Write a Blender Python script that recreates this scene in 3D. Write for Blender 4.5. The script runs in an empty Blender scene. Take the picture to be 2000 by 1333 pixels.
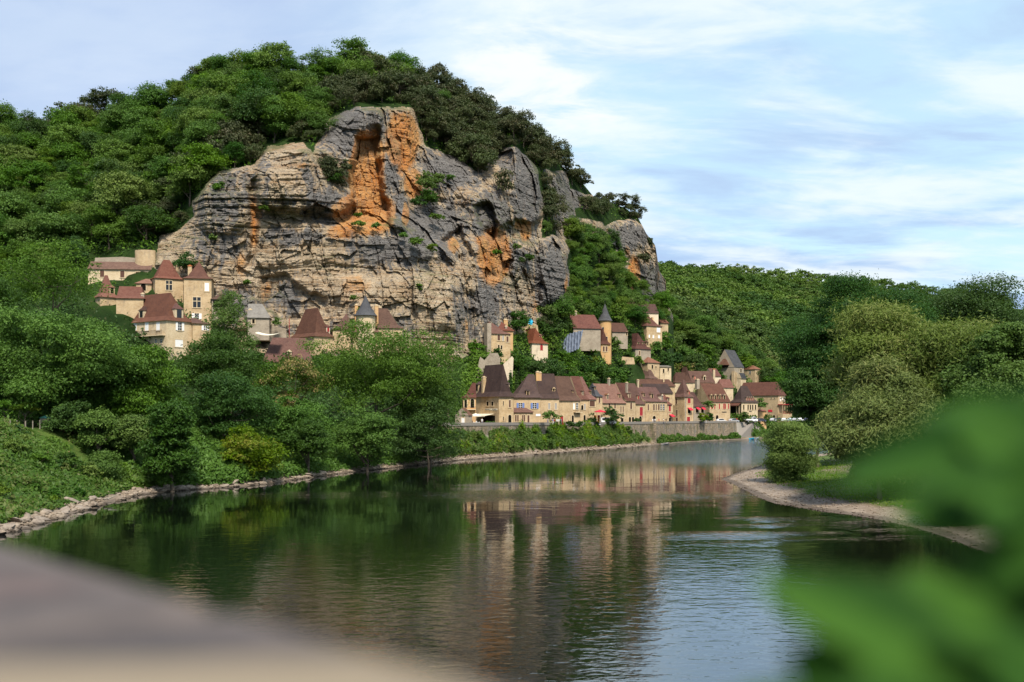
import bpy, bmesh, math, random
import numpy as np
from math import radians, sin, cos, pi
from mathutils import Vector, Matrix

SC = bpy.context.scene
COL = SC.collection
F = 2000.0; HX = 1000.0; HY = 805.0; EYE = 10.0      # measured from the photograph: focal length, optical axis, horizon, eye height

# ------------------------------------------------------------------ camera
cam_d = bpy.data.cameras.new("camera")
cam_d.sensor_width = 36.0
cam_d.lens = 36.0
cam_d.shift_y = (HY - 666.5) / 2000.0
cam_d.clip_start = 0.05
cam_d.clip_end = 20000.0
cam_d.dof.use_dof = True
cam_d.dof.focus_distance = 230.0
cam_d.dof.aperture_fstop = 1.6
cam = bpy.data.objects.new("camera", cam_d)
COL.objects.link(cam)
cam.location = (0, 0, EYE)
cam.rotation_euler = (radians(90), 0, 0)
SC.camera = cam
SC.view_settings.view_transform = 'Standard'
SC.view_settings.look = 'None'
SC.view_settings.exposure = 1.08
SC.view_settings.gamma = 1.0
SC.view_settings.use_curve_mapping = False
SC.render.engine = 'CYCLES'
SC.cycles.max_bounces = 6
SC.cycles.diffuse_bounces = 2
SC.cycles.glossy_bounces = 3
SC.cycles.transmission_bounces = 3
SC.cycles.transparent_max_bounces = 4
SC.cycles.caustics_reflective = False
SC.cycles.caustics_refractive = False
SC.cycles.use_denoising = True

SUN_EL = radians(51.0); SUN_AZ = radians(166.0)
sdir = Vector((sin(SUN_AZ) * cos(SUN_EL), cos(SUN_AZ) * cos(SUN_EL), sin(SUN_EL)))
sun_d = bpy.data.lights.new("sun", 'SUN')
sun_d.energy = 2.9
sun_d.angle = radians(10.0)
sun_d.color = (1.0, 0.92, 0.80)
sun = bpy.data.objects.new("sun", sun_d)
COL.objects.link(sun)
sun.location = (200, -200, 400)
sun.rotation_euler = sdir.to_track_quat('Z', 'Y').to_euler()

# ------------------------------------------------------------------ node helpers
class NT:
    def __init__(self, tree):
        self.t = tree; self.n = tree.nodes; self.l = tree.links
    def add(self, typ, **kw):
        nd = self.n.new(typ)
        for k, v in kw.items():
            setattr(nd, k, v)
        return nd
    def val(self, sock, v):
        if isinstance(v, bpy.types.NodeSocket):
            self.l.new(v, sock)
        elif v is not None:
            if hasattr(sock.default_value, '__len__') and not hasattr(v, '__len__'):
                v = (v,) * len(sock.default_value)
            if hasattr(sock.default_value, '__len__') and len(v) == 3 and len(sock.default_value) == 4:
                v = tuple(v) + (1.0,)
            sock.default_value = v
    def math(self, op, a, b=None, c=None, clamp=False):
        nd = self.add('ShaderNodeMath', operation=op); nd.use_clamp = clamp
        for i, v in enumerate((a, b, c)):
            if v is not None: self.val(nd.inputs[i], v)
        return nd.outputs[0]
    def vmath(self, op, a, b=None):
        nd = self.add('ShaderNodeVectorMath', operation=op)
        self.val(nd.inputs[0], a)
        if b is not None: self.val(nd.inputs[1], b)
        return nd.outputs[0]
    def mix(self, f, a, b, blend='MIX'):
        nd = self.add('ShaderNodeMix', data_type='RGBA', blend_type=blend)
        self.val(nd.inputs[0], f); self.val(nd.inputs[6], a); self.val(nd.inputs[7], b)
        return nd.outputs[2]
    def noise(self, vec, scale, detail=4.0, rough=0.55, dist=0.0):
        nd = self.add('ShaderNodeTexNoise')
        if vec is not None: self.l.new(vec, nd.inputs['Vector'])
        nd.inputs['Scale'].default_value = scale
        nd.inputs['Detail'].default_value = detail
        nd.inputs['Roughness'].default_value = rough
        nd.inputs['Distortion'].default_value = dist
        return nd.outputs[0]
    def smooth(self, x, lo, hi):
        nd = self.add('ShaderNodeMapRange', interpolation_type='SMOOTHSTEP')
        self.val(nd.inputs[0], x)
        nd.inputs[1].default_value = lo; nd.inputs[2].default_value = hi
        nd.inputs[3].default_value = 0.0; nd.inputs[4].default_value = 1.0
        return nd.outputs[0]
    def scalevec(self, vec, s):
        nd = self.add('ShaderNodeMapping')
        self.l.new(vec, nd.inputs[0]); nd.inputs['Scale'].default_value = s
        return nd.outputs[0]

def new_mat(name):
    m = bpy.data.materials.new(name); m.use_nodes = True
    nt = NT(m.node_tree); nt.n.clear()
    out = nt.add('ShaderNodeOutputMaterial')
    return m, nt, out

def principled(nt, out, color, rough=0.8, spec=0.25, bump=None, bstr=0.4, bdist=0.1):
    p = nt.add('ShaderNodeBsdfPrincipled')
    nt.val(p.inputs['Base Color'], color)
    nt.val(p.inputs['Roughness'], rough)
    p.inputs['Specular IOR Level'].default_value = spec
    if bump is not None:
        b = nt.add('ShaderNodeBump'); b.inputs['Strength'].default_value = bstr; b.inputs['Distance'].default_value = bdist
        nt.l.new(bump, b.inputs['Height']); nt.l.new(b.outputs[0], p.inputs['Normal'])
    nt.l.new(p.outputs[0], out.inputs[0])
    return p

# ------------------------------------------------------------------ sky
world = bpy.data.worlds.new("World")
SC.world = world
world.use_nodes = True
wt = NT(world.node_tree); wt.n.clear()
wout = wt.add('ShaderNodeOutputWorld')
bg = wt.add('ShaderNodeBackground'); bg.inputs['Strength'].default_value = 0.1
sky = wt.add('ShaderNodeTexSky', sky_type='NISHITA')
sky.sun_disc = False; sky.sun_elevation = SUN_EL; sky.sun_rotation = SUN_AZ
sky.air_density = 1.0; sky.dust_density = 0.6; sky.ozone_density = 2.0
tc = wt.add('ShaderNodeTexCoord')
dirv = tc.outputs['Generated']
sep = wt.add('ShaderNodeSeparateXYZ'); wt.l.new(dirv, sep.inputs[0])
zz = wt.math('ADD', wt.math('MAXIMUM', sep.outputs[2], 0.0), 0.16)
cx = wt.math('DIVIDE', sep.outputs[0], zz); cy = wt.math('DIVIDE', sep.outputs[1], zz)
comb = wt.add('ShaderNodeCombineXYZ'); wt.l.new(cx, comb.inputs[0]); wt.l.new(cy, comb.inputs[1])
cl = comb.outputs[0]
SK = 5.25
def kc(r, g, b): return (r * SK, g * SK, b * SK)
ydir = wt.math('MAXIMUM', sep.outputs[1], 0.05)
az = wt.math('DIVIDE', sep.outputs[0], ydir)                # tangent of the bearing
el = wt.math('DIVIDE', sep.outputs[2], wt.math('SQRT', wt.math('ADD', wt.math('POWER', sep.outputs[0], 2.0), wt.math('POWER', sep.outputs[1], 2.0))))
n_big = wt.noise(wt.scalevec(cl, (0.50, 0.95, 1)), 0.9, 6, 0.55, 0.6)
n_mid = wt.noise(wt.scalevec(cl, (0.60, 1.5, 1)), 1.7, 8, 0.58, 0.9)
n_fine = wt.noise(wt.scalevec(cl, (1.2, 2.4, 1)), 2.6, 9, 0.62, 0.5)
leftness = wt.smooth(az, 0.06, -0.26)
basec = wt.mix(0.75, sky.outputs[0], kc(0.60, 0.83, 0.96))
# pale sheet of cloud with bluish grey undersides, heavier to the left and low down
under = wt.smooth(wt.math('ADD', n_big, wt.math('MULTIPLY', wt.math('SUBTRACT', n_mid, 0.5), 0.5)), 0.44, 0.68)
c1 = wt.mix(wt.math('MULTIPLY', under, 0.6), basec, kc(0.45, 0.61, 0.87))
low = wt.math('MULTIPLY', wt.smooth(el, 0.26, 0.08), wt.smooth(n_mid, 0.36, 0.58))
c2 = wt.mix(wt.math('MULTIPLY', low, 0.75), c1, kc(0.33, 0.47, 0.76))
c2 = wt.mix(wt.math('MULTIPLY', leftness, 0.85), c2, wt.mix(wt.smooth(n_big, 0.34, 0.66), kc(0.33, 0.45, 0.73), kc(0.55, 0.66, 0.86)))
n_puff = wt.noise(wt.scalevec(cl, (0.75, 1.35, 1)), 1.25, 9, 0.56, 0.35)
wisp = wt.smooth(wt.math('ADD', n_puff, wt.math('MULTIPLY', wt.math('SUBTRACT', n_fine, 0.5), 0.35)), 0.41, 0.60)
wisp = wt.math('MULTIPLY', wisp, wt.math('SUBTRACT', 1.0, wt.math('MULTIPLY', leftness, 0.8)))
c3 = wt.mix(wt.math('MULTIPLY', wisp, 0.85), c2, kc(0.84, 0.92, 0.96))
# grey blue bellies under the puffs
belly = wt.math('MULTIPLY', wt.smooth(n_puff, 0.50, 0.36), wt.smooth(n_mid, 0.40, 0.62))
c3 = wt.mix(wt.math('MULTIPLY', belly, 0.75), c3, kc(0.42, 0.55, 0.80))
# one bright cumulus near the shoulder of the hill
dx = wt.math('SUBTRACT', az, 0.014); dz = wt.math('SUBTRACT', el, 0.325)
rr = wt.math('SQRT', wt.math('ADD', wt.math('POWER', wt.math('DIVIDE', dx, 0.075), 2.0), wt.math('POWER', wt.math('DIVIDE', dz, 0.075), 2.0)))
bl = wt.math('SUBTRACT', wt.math('ADD', 0.55, wt.math('MULTIPLY', wt.math('SUBTRACT', n_fine, 0.5), 3.0)), wt.math('MULTIPLY', rr, 0.6))
c4 = wt.mix(wt.math('MULTIPLY', wt.smooth(bl, -0.1, 0.6), 0.8), c3, kc(0.92, 0.94, 0.94))
hz = wt.smooth(sep.outputs[2], 0.0, -0.05)
c5 = wt.mix(hz, c4, kc(0.10, 0.13, 0.08))
wt.l.new(c5, bg.inputs['Color'])
wt.l.new(bg.outputs[0], wout.inputs[0])

# ------------------------------------------------------------------ geometry helpers
def P(px, py, Y):
    return Vector(((px - HX) / F * Y, Y, EYE + (HY - py) / F * Y))
def on_water(px, py, z=0.0):
    Y = (EYE - z) * F / (py - HY)
    return Vector(((px - HX) / F * Y, Y, z))

def smoothstep(a, b, x):
    t = np.clip((x - a) / (b - a), 0, 1)
    return t * t * (3 - 2 * t)

_rng = np.random.RandomState(5)
_LAT = _rng.rand(64, 64, 64).astype(np.float32)
def vnoise(x, y, z=None):
    x = np.asarray(x, dtype=np.float64); y = np.asarray(y, dtype=np.float64)
    z = np.zeros_like(x) if z is None else np.asarray(z, dtype=np.float64)
    xi = np.floor(x).astype(int); yi = np.floor(y).astype(int); zi = np.floor(z).astype(int)
    fx = x - xi; fy = y - yi; fz = z - zi
    fx = fx * fx * (3 - 2 * fx); fy = fy * fy * (3 - 2 * fy); fz = fz * fz * (3 - 2 * fz)
    def g(a, b, c): return _LAT[(xi + a) & 63, (yi + b) & 63, (zi + c) & 63]
    r = 0
    for a in (0, 1):
        for b in (0, 1):
            for c in (0, 1):
                r = r + g(a, b, c) * (fx if a else 1 - fx) * (fy if b else 1 - fy) * (fz if c else 1 - fz)
    return r * 2 - 1
def fbm(x, y, z=None, octv=4, lac=2.03, gain=0.5):
    s = 0; a = 1; n = 0
    for i in range(octv):
        s = s + a * vnoise(x + 17.3 * i, y + 9.1 * i, None if z is None else z + 5.7 * i); n += a
        a *= gain; x = x * lac; y = y * lac
        if z is not None: z = z * lac
    return s / n

def sd_poly(px, py, poly):
    """signed distance to a closed polygon, negative inside"""
    poly = np.asarray(poly, float)
    d = np.full(px.shape, 1e18); inside = np.zeros(px.shape, bool)
    n = len(poly)
    for i in range(n):
        ax, ay = poly[i]; bx, by = poly[(i + 1) % n]
        ex, ey = bx - ax, by - ay
        t = np.clip(((px - ax) * ex + (py - ay) * ey) / (ex * ex + ey * ey + 1e-12), 0, 1)
        dd = (px - ax - t * ex) ** 2 + (py - ay - t * ey) ** 2
        d = np.minimum(d, dd)
        cond = (ay > py) != (by > py)
        with np.errstate(divide='ignore', invalid='ignore'):
            xs = ax + (py - ay) * ex / (ey if ey != 0 else 1e-12)
        inside ^= cond & (px < xs)
    d = np.sqrt(d)
    return np.where(inside, -d, d)

def mesh_np(name, verts, faces, mats=(), smooth=False, matidx=None):
    """verts (n,3) array, faces (m,k) array of equal-sided faces"""
    me = bpy.data.meshes.new(name)
    verts = np.asarray(verts, np.float32); faces = np.asarray(faces, np.int32)
    me.vertices.add(len(verts)); me.vertices.foreach_set("co", verts.ravel())
    k = faces.shape[1]
    me.loops.add(faces.size); me.loops.foreach_set("vertex_index", faces.ravel())
    me.polygons.add(len(faces))
    me.polygons.foreach_set("loop_start", np.arange(0, faces.size, k, dtype=np.int32))
    for m in mats: me.materials.append(m)
    if matidx is not None: me.polygons.foreach_set("material_index", np.asarray(matidx, np.int32))
    me.polygons.foreach_set("use_smooth", np.full(len(faces), smooth))
    me.update(calc_edges=True)
    return me
def set_color(me, name, rgb):
    a = me.color_attributes.new(name, 'FLOAT_COLOR', 'POINT')
    rgba = np.ones((len(me.vertices), 4), np.float32); rgba[:, :rgb.shape[1]] = rgb
    a.data.foreach_set("color", rgba.ravel())
def set_float(me, name, v):
    a = me.attributes.new(name, 'FLOAT', 'POINT')
    a.data.foreach_set("value", np.asarray(v, np.float32))

def tag(o, label=None, cat=None, group=None, kind=None):
    if label: o["label"] = label
    if cat: o["category"] = cat
    if group: o["group"] = group
    if kind: o["kind"] = kind
    return o
def link(name, me, parent=None, loc=None):
    o = bpy.data.objects.new(name, me); COL.objects.link(o)
    if parent is not None: o.parent = parent
    if loc is not None: o.location = loc
    return o
def empty(name, loc, rz=0.0):
    o = bpy.data.objects.new(name, None); COL.objects.link(o)
    o.empty_display_size = 0.5
    o.location = loc; o.rotation_euler = (0, 0, rz)
    return o
# ================================================================== the land
LEFT_PX = [(-150, 1105), (0, 1045), (80, 1022), (150, 1001), (210, 984), (280, 965), (350, 958), (420, 954), (480, 950), (530, 944), (600, 934), (700, 921),
           (800, 911), (900, 899), (1000, 892), (1100, 884), (1180, 878), (1250, 872.5), (1340, 864), (1460, 858), (1520, 855), (1600, 852.5), (1800, 848), (2600, 838)]
LEFT = [(-60.0, -300.0), (-52, -60), (-46, 20), (-43.0, 60)] + [tuple(on_water(a, b)[:2]) for a, b in LEFT_PX[1:]]
LEFT_POLY = LEFT + [(3500, 1600), (3500, 6000), (-4000, 6000), (-4000, -300)]
RIGHT_PX = [(2300, 1180), (2100, 1125), (1960, 1090), (1885, 1066), (1840, 1048), (1790, 1032), (1740, 1021), (1700, 1012), (1600, 998), (1560, 991), (1510, 983),
            (1480, 972), (1455, 958), (1425, 944), (1408, 937), (1418, 931), (1445, 922), (1490, 908), (1540, 897), (1600, 887), (1680, 878), (1760, 868), (1900, 858), (2300, 846), (2900, 838)]
RIGHT = [(-40, -300), (-8, -3), (1.5, 1.2), (6, 8), (16, 26), (31, 54)] + [tuple(on_water(a, b)[:2]) for a, b in RIGHT_PX]
RIGHT_POLY = RIGHT + [(3500, 1150), (3500, -300)]

def quay_z(Y):
    """level of the quay road, from the photograph: it drops a little downstream"""
    return np.interp(Y, [0, 200, 236, 273, 309, 358, 390, 420, 600], [7.5, 7.1, 6.85, 6.5, 6.35, 6.08, 6.1, 6.15, 6.2])

def dense(a, b, s): return list(np.arange(a, b, s))
gx = np.array(sorted(set([-4000, -2500, -1500, -900, -600, -420, -320, -250, -200, -170, -150, -140] + dense(-130, -60, 2.5) + dense(-60, 150, 1.2) + dense(150, 260, 5)
        + [280, 320, 380, 460, 600, 900, 1500, 2500, 3500])))
gy = np.array(sorted(set([-300, -150, -60, -20, 0, 20, 40, 55] + dense(65, 260, 1.2) + dense(260, 430, 2.0) + dense(430, 520, 6) + [540, 570, 620, 700, 850, 1100, 1500, 2200, 3500, 6000])))
GX, GY = np.meshgrid(gx, gy)
dL = -sd_poly(GX, GY, LEFT_POLY)          # inland distance on the left bank
dR = -sd_poly(GX, GY, RIGHT_POLY)
pxg = HX + F * GX / np.maximum(GY, 1)     # bearing of a ground point, used to know which stretch of bank it belongs to
Yq = quay_z(GY)
ng = fbm(GX * .09, GY * .09, octv=4); nf = fbm(GX * .5, GY * .5, octv=3)
# natural bank upstream, walled quay in the village stretch
quay = smoothstep(196, 212, GY) * (1 - smoothstep(396, 404, GY) * (dL < 11))
nat = np.where(dL < 1.6, dL * 0.32, 0.5 + (dL - 1.6) * 0.56)
nat = nat + smoothstep(1, 4, dL) * (ng * .8 + nf * .25)
top = 8.0 - smoothstep(110, 190, GY) * 0.9
nat = np.minimum(nat, top + .06 * np.maximum(dL - 14, 0) + ng * .25)
WALL_D = np.interp(pxg, [1235, 1290, 1440], [4.9, 2.6, 2.6])
qb = np.where(dL < 1.4, dL * .4, .56 + (dL - 1.4) * 1.35 + nf * .25) * (pxg < 1280) + (pxg >= 1280) * np.minimum(dL, 2) * .3
qb = np.minimum(qb, 5.0)
qq = np.where(dL < WALL_D + 2.2, np.where(dL < WALL_D + .8, qb, np.minimum(qb, 3.0)), Yq)
hL = nat * (1 - quay) + qq * quay
hL = np.where(dL > 0, hL, np.maximum(-6, dL * .35))
hR = np.where(dR < 3, dR * .12, .36 + (dR - 3) * .075)
hR = np.minimum(hR, 3.2) + smoothstep(.5, 5, dR) * (ng * .18 + nf * .05)
hR = np.where(dR > 0, hR, np.maximum(-6, dR * .22))
GH = np.maximum(hL, hR)
gverts = np.stack([GX, GY, GH], -1).reshape(-1, 3)
nX, nY = len(gx), len(gy)
ii = (np.arange(nY - 1)[:, None] * nX + np.arange(nX - 1)[None, :]).ravel()
gfaces = np.stack([ii, ii + 1, ii + 1 + nX, ii + nX], -1)

# ground material: attributes say where grass, gravel and stone are
m_ground, nt, out = new_mat("ground_earth_grass_gravel")
g_ = nt.add('ShaderNodeAttribute', attribute_name="cover")
sp = nt.add('ShaderNodeSeparateColor'); nt.l.new(g_.outputs['Color'], sp.inputs[0])
geo = nt.add('ShaderNodeNewGeometry'); pos = geo.outputs['Position']
n1 = nt.noise(pos, .35, 6, .6); n2 = nt.noise(pos, 2.2, 6, .65); n3 = nt.noise(pos, 7.0, 3, .6)
grass = nt.mix(nt.smooth(n1, .35, .65), (.035, .075, .014), (.085, .135, .026))
grass = nt.mix(nt.smooth(n2, .5, .75), grass, (.13, .13, .045))
vor = nt.add('ShaderNodeTexVoronoi'); nt.l.new(pos, vor.inputs['Vector']); vor.inputs['Scale'].default_value = 4.5
gravel = nt.mix(vor.outputs['Color'], (.15, .115, .09), (.40, .33, .265)); gravel = nt.mix(nt.smooth(n1, .4, .65), gravel, (.21, .165, .125)); gravel = nt.mix(nt.math('MULTIPLY', nt.smooth(n2, .5, .7), .6), gravel, (.33, .27, .21))
earth = nt.mix(n2, (.10, .065, .04), (.22, .15, .09))
gc = nt.mix(sp.outputs[0], earth, grass); gc = nt.mix(sp.outputs[1], gc, gravel)
wet = nt.math('MULTIPLY', sp.outputs[1], nt.smooth(nt.math('ADD', g_.outputs['Alpha'], nt.math('MULTIPLY', nt.math('SUBTRACT', n2, .5), .5)), .25, .75)); gc = nt.mix(nt.math('MULTIPLY', wet, .75), gc, (.075, .06, .05))
asph = nt.mix(n2, (.20, .18, .155), (.27, .245, .21)); gc = nt.mix(sp.outputs[2], gc, asph)
principled(nt, out, gc, .95, .1, n3, .6, .15)

grassw = np.where(dL > 0, smoothstep(1.2, 2.2, dL + .5 * nf), 0)
r_gr = smoothstep(4.6, 6.6, dR + 1.6 * nf + 1.4 * ng) * (1 - .7 * smoothstep(13, 19, dR + 5 * ng)) + .5 * smoothstep(30, 40, dR)
grassw = np.where(dR > 0, np.clip(r_gr, 0, 1), grassw)
gravw = np.where(dR > 0, 1 - np.clip(r_gr * 1.4, 0, 1) * .95, np.where(dL < 1.4, .8, 0))
gravw = np.where((dR > 22), gravw * (1 - .8 * smoothstep(22, 30, dR)), gravw)
road = quay * (dL > WALL_D - .6) * (dL < 14)
cover = np.stack([grassw, gravw * (1 - road), road], -1).reshape(-1, 3)
me = mesh_np("ground", gverts, gfaces, [m_ground], smooth=True)
set_color(me, "cover", np.concatenate([cover, np.where(dR > -1, smoothstep(2.2, .2, dR), smoothstep(.9, .1, dL)).reshape(-1, 1)], 1))
ground = tag(link("ground", me), kind="structure")

_gxi, _gyi = gx, gy
def ground_z(x, y):
    x = np.asarray(x, float); y = np.asarray(y, float)
    i = np.clip(np.searchsorted(_gxi, x) - 1, 0, nX - 2); j = np.clip(np.searchsorted(_gyi, y) - 1, 0, nY - 2)
    fx = (x - _gxi[i]) / (_gxi[i + 1] - _gxi[i]); fy = (y - _gyi[j]) / (_gyi[j + 1] - _gyi[j])
    return (GH[j, i] * (1 - fx) * (1 - fy) + GH[j, i + 1] * fx * (1 - fy) + GH[j + 1, i] * (1 - fx) * fy + GH[j + 1, i + 1] * fx * fy)

# ------------------------------------------------------------------ water
wx = np.concatenate([np.linspace(-120, 160, 120), [220, 400, 900, 2000, 3500]]); wx = np.concatenate([[-900, -300], wx])
wy = np.concatenate([[-300, -60, 0, 15], np.linspace(25, 430, 200), [520, 700, 1000, 1600]])
WX, WY = np.meshgrid(wx, wy)
wv = np.stack([WX, WY, np.zeros_like(WX)], -1).reshape(-1, 3)
ii = (np.arange(len(wy) - 1)[:, None] * len(wx) + np.arange(len(wx) - 1)[None, :]).ravel()
wf = np.stack([ii, ii + 1, ii + 1 + len(wx), ii + len(wx)], -1)
me = mesh_np("water", wv, wf, smooth=True)
pw = HX + F * WX / np.maximum(WY, 1); qw = HY + F * EYE / np.maximum(WY, 1)
# gusts roughen the river in a few places, the pool under the trees lies calm
ruf = np.exp(-(((WX - 34) / 20) ** 2 + ((WY - 236) / 34) ** 2)) * 1.2
ruf += np.exp(-(((WX - 78) / 34) ** 2 + ((WY - 305) / 52) ** 2)) * 1.6
ruf += .85 * np.exp(-(((WX + 2) / 22) ** 2 + ((WY - 122) / 5.5) ** 2)) * (0.5 + .5 * fbm(WX * .3, WY * .3))
ruf += .55 * np.exp(-(((WX - 24) / 9) ** 2 + ((WY - 88) / 8) ** 2)) * smoothstep(-.1, .4, fbm(WX * .12, WY * .5))
near = 1 - smoothstep(45, 105, WY)
m_water, nt, out = new_mat("river_water")
a_r = nt.add('ShaderNodeAttribute', attribute_name="ruffle"); a_n = nt.add('ShaderNodeAttribute', attribute_name="near")
geo = nt.add('ShaderNodeNewGeometry'); pos = geo.outputs['Position']
w1 = nt.noise(nt.scalevec(pos, (.75, 1.25, 1)), 1.05, 2, .5, .6)
w2 = nt.noise(nt.scalevec(pos, (.8, 1.5, 1)), 3.4, 2, .5, .4)
w3 = nt.noise(nt.scalevec(pos, (.5, 1.0, 1)), .22, 2, .5, .5)
amp = nt.math('ADD', nt.math('MULTIPLY', a_n.outputs['Fac'], .42), .055)
amp = nt.math('ADD', amp, nt.math('MULTIPLY', a_r.outputs['Fac'], 5.0))
hgt = nt.math('ADD', nt.math('MULTIPLY', w1, .115), nt.math('MULTIPLY', w2, .020))
hgt = nt.math('ADD', nt.math('MULTIPLY', hgt, amp), nt.math('MULTIPLY', w3, .04))
bmp = nt.add('ShaderNodeBump'); bmp.inputs['Strength'].default_value = 1.0; bmp.inputs['Distance'].default_value = .55
nt.l.new(hgt, bmp.inputs['Height'])
gl = nt.add('ShaderNodeBsdfGlossy'); gl.inputs['Roughness'].default_value = .035; gl.inputs['Color'].default_value = (.95, .97, 1, 1)
nt.l.new(bmp.outputs[0], gl.inputs['Normal'])
df = nt.add('ShaderNodeBsdfDiffuse'); df.inputs['Color'].default_value = (.003, .005, .003, 1)
fr = nt.add('ShaderNodeFresnel'); fr.inputs['IOR'].default_value = 2.4; nt.l.new(bmp.outputs[0], fr.inputs['Normal'])
mx = nt.add('ShaderNodeMixShader'); nt.l.new(nt.math('MULTIPLY', fr.outputs[0], 1.12, clamp=True), mx.inputs[0])
nt.l.new(df.outputs[0], mx.inputs[1]); nt.l.new(gl.outputs[0], mx.inputs[2]); nt.l.new(mx.outputs[0], out.inputs[0])
me.materials.append(m_water)
set_float(me, "ruffle", ruf.ravel()); set_float(me, "near", near.ravel())
tag(link("water", me), kind="structure")

# ------------------------------------------------------------------ hills: surfaces surveyed along bearings
SKY_TREES = [(-400, 290), (-200, 250), (0, 217), (60, 207), (100, 193), (160, 187), (190, 168), (210, 168), (250, 163), (330, 150), (360, 128), (400, 116), (450, 113),
             (530, 122), (560, 106), (600, 99), (650, 92), (700, 95), (750, 98), (800, 110), (850, 128), (880, 145), (910, 165), (940, 190), (970, 215), (1010, 245),
             (1060, 280), (1100, 310), (1140, 345), (1160, 370), (1190, 380), (1220, 395), (1245, 415), (1262, 450), (1280, 480), (1284, 505), (1288, 530), (1300, 548), (1304, 600)]
def sky_off(px): return np.interp(px, [0, 700, 850, 1000, 1200, 1262, 1280], [56, 60, 42, 20, 14, 6, 0])
HILL_COLS = {
    -420: [(840, 190), (600, 260), (400, 330), (260, 400)],
    -200: [(836, 175), (640, 235), (520, 275), (400, 315), (250, 390)],
    0: [(832, 160), (760, 190), (650, 225), (520, 262), (400, 300), (300, 335), (215, 375)],
    150: [(830, 175), (700, 222), (600, 240), (500, 268), (400, 298), (300, 330), (180, 372)],
    300: [(826, 196), (700, 232), (610, 243), (520, 258), (480, 264), (400, 292), (300, 322), (200, 352), (150, 378)],
    400: [(825, 205), (690, 240), (640, 246), (570, 254), (500, 257), (380, 263), (330, 275), (250, 305), (110, 375)],
    500: [(824, 210), (700, 240), (650, 254), (600, 258), (450, 262), (340, 267), (325, 274), (260, 295), (180, 330), (105, 372)],
    600: [(824, 214), (700, 244), (655, 257), (600, 259), (440, 263), (425, 265), (300, 268), (285, 276), (200, 315), (95, 367)],
    700: [(824, 218), (700, 250), (655, 259), (600, 260), (450, 265), (440, 268), (420, 275), (330, 281), (220, 286), (205, 292), (150, 330), (90, 367)],
    800: [(826, 224), (720, 252), (680, 262), (560, 265), (480, 269), (450, 273), (400, 286), (330, 292), (216, 297), (205, 304), (160, 335), (105, 370)],
    880: [(830, 244), (720, 262), (690, 268), (600, 270), (490, 275), (470, 281), (400, 294), (330, 306), (290, 322), (220, 350), (145, 376)],
    950: [(833, 254), (790, 258), (700, 272), (680, 280), (600, 283), (480, 289), (400, 300), (345, 310), (300, 330), (200, 374)],
    1000: [(833, 266), (790, 271), (720, 281), (660, 292), (600, 298), (480, 304), (350, 313), (265, 322), (255, 334), (236, 360)],
    1050: [(832, 278), (790, 283), (720, 295), (650, 310), (600, 315), (470, 321), (340, 331), (300, 349), (272, 366)],
    1104: [(832, 293), (780, 300), (700, 317), (640, 327), (595, 332), (500, 338), (460, 350), (380, 368), (312, 386)],
    1130: [(831, 300), (780, 308), (700, 326), (640, 338), (600, 350), (480, 366), (430, 374), (345, 394)],
    1200: [(830, 326), (780, 334), (700, 354), (640, 368), (600, 382), (470, 406), (440, 410), (395, 424)],
    1260: [(829, 347), (780, 355), (700, 374), (640, 388), (590, 416), (500, 424), (445, 434)],
    1300: [(828, 358), (770, 372), (700, 390), (640, 408), (600, 434), (545, 440)],
    1306: [(828, 361), (770, 376), (700, 394), (640, 412), (605, 436)]}
FAR_COLS = {
    1180: [(830, 385), (760, 400), (700, 430), (620, 490), (560, 800), (520, 1100)],
    1290: [(828, 390), (780, 408), (730, 430), (680, 458), (620, 510), (595, 570), (575, 800), (524, 1100)],
    1400: [(826, 414), (770, 436), (740, 456), (680, 500), (630, 575), (600, 700), (585, 850), (530, 1150)],
    1500: [(826, 444), (790, 466), (740, 520), (680, 600), (650, 700), (620, 850), (537, 1180)],
    1600: [(826, 470), (790, 520), (740, 640), (690, 760), (640, 900), (545, 1230)],
    1700: [(826, 520), (790, 620), (720, 800), (640, 1000), (553, 1280)],
    1800: [(824, 560), (790, 700), (700, 950), (566, 1350)],
    2000: [(822, 600), (790, 800), (700, 1100), (600, 1450)],
    2500: [(822, 700), (790, 900), (700, 1300), (590, 1700)]}
def build_depth(cols):
    ks = sorted(cols); grid = np.arange(60, 842, 2.0)
    tab = np.array([np.interp(grid, [a for a, b in sorted(cols[k])], [b for a, b in sorted(cols[k])]) for k in ks])
    def D(px, py):
        px = np.asarray(px, float); py = np.asarray(py, float)
        ki = np.clip(np.searchsorted(ks, px) - 1, 0, len(ks) - 2)
        ka = np.array(ks, float)
        f = np.clip((px - ka[ki]) / (ka[ki + 1] - ka[ki]), 0, 1)
        gi = np.clip((py - 60) / 2.0, 0, len(grid) - 1.001); g0 = gi.astype(int); gf = gi - g0
        a = tab[ki, g0] * (1 - gf) + tab[ki, g0 + 1] * gf; b = tab[ki + 1, g0] * (1 - gf) + tab[ki + 1, g0 + 1] * gf
        return a * (1 - f) + b * f
    return D, (lambda px: np.interp(px, ks, [max(a for a, b in cols[k]) for k in ks])), (lambda px: np.interp(px, ks, [min(a for a, b in cols[k]) for k in ks]))
D_hill, bot_hill, _ = build_depth(HILL_COLS)
D_far, bot_far, top_far = build_depth(FAR_COLS)
def top_hill(px):
    xs = [a for a, b in SKY_TREES]; ys = [b for a, b in SKY_TREES]
    return np.interp(px, xs, ys) + sky_off(px)

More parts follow.
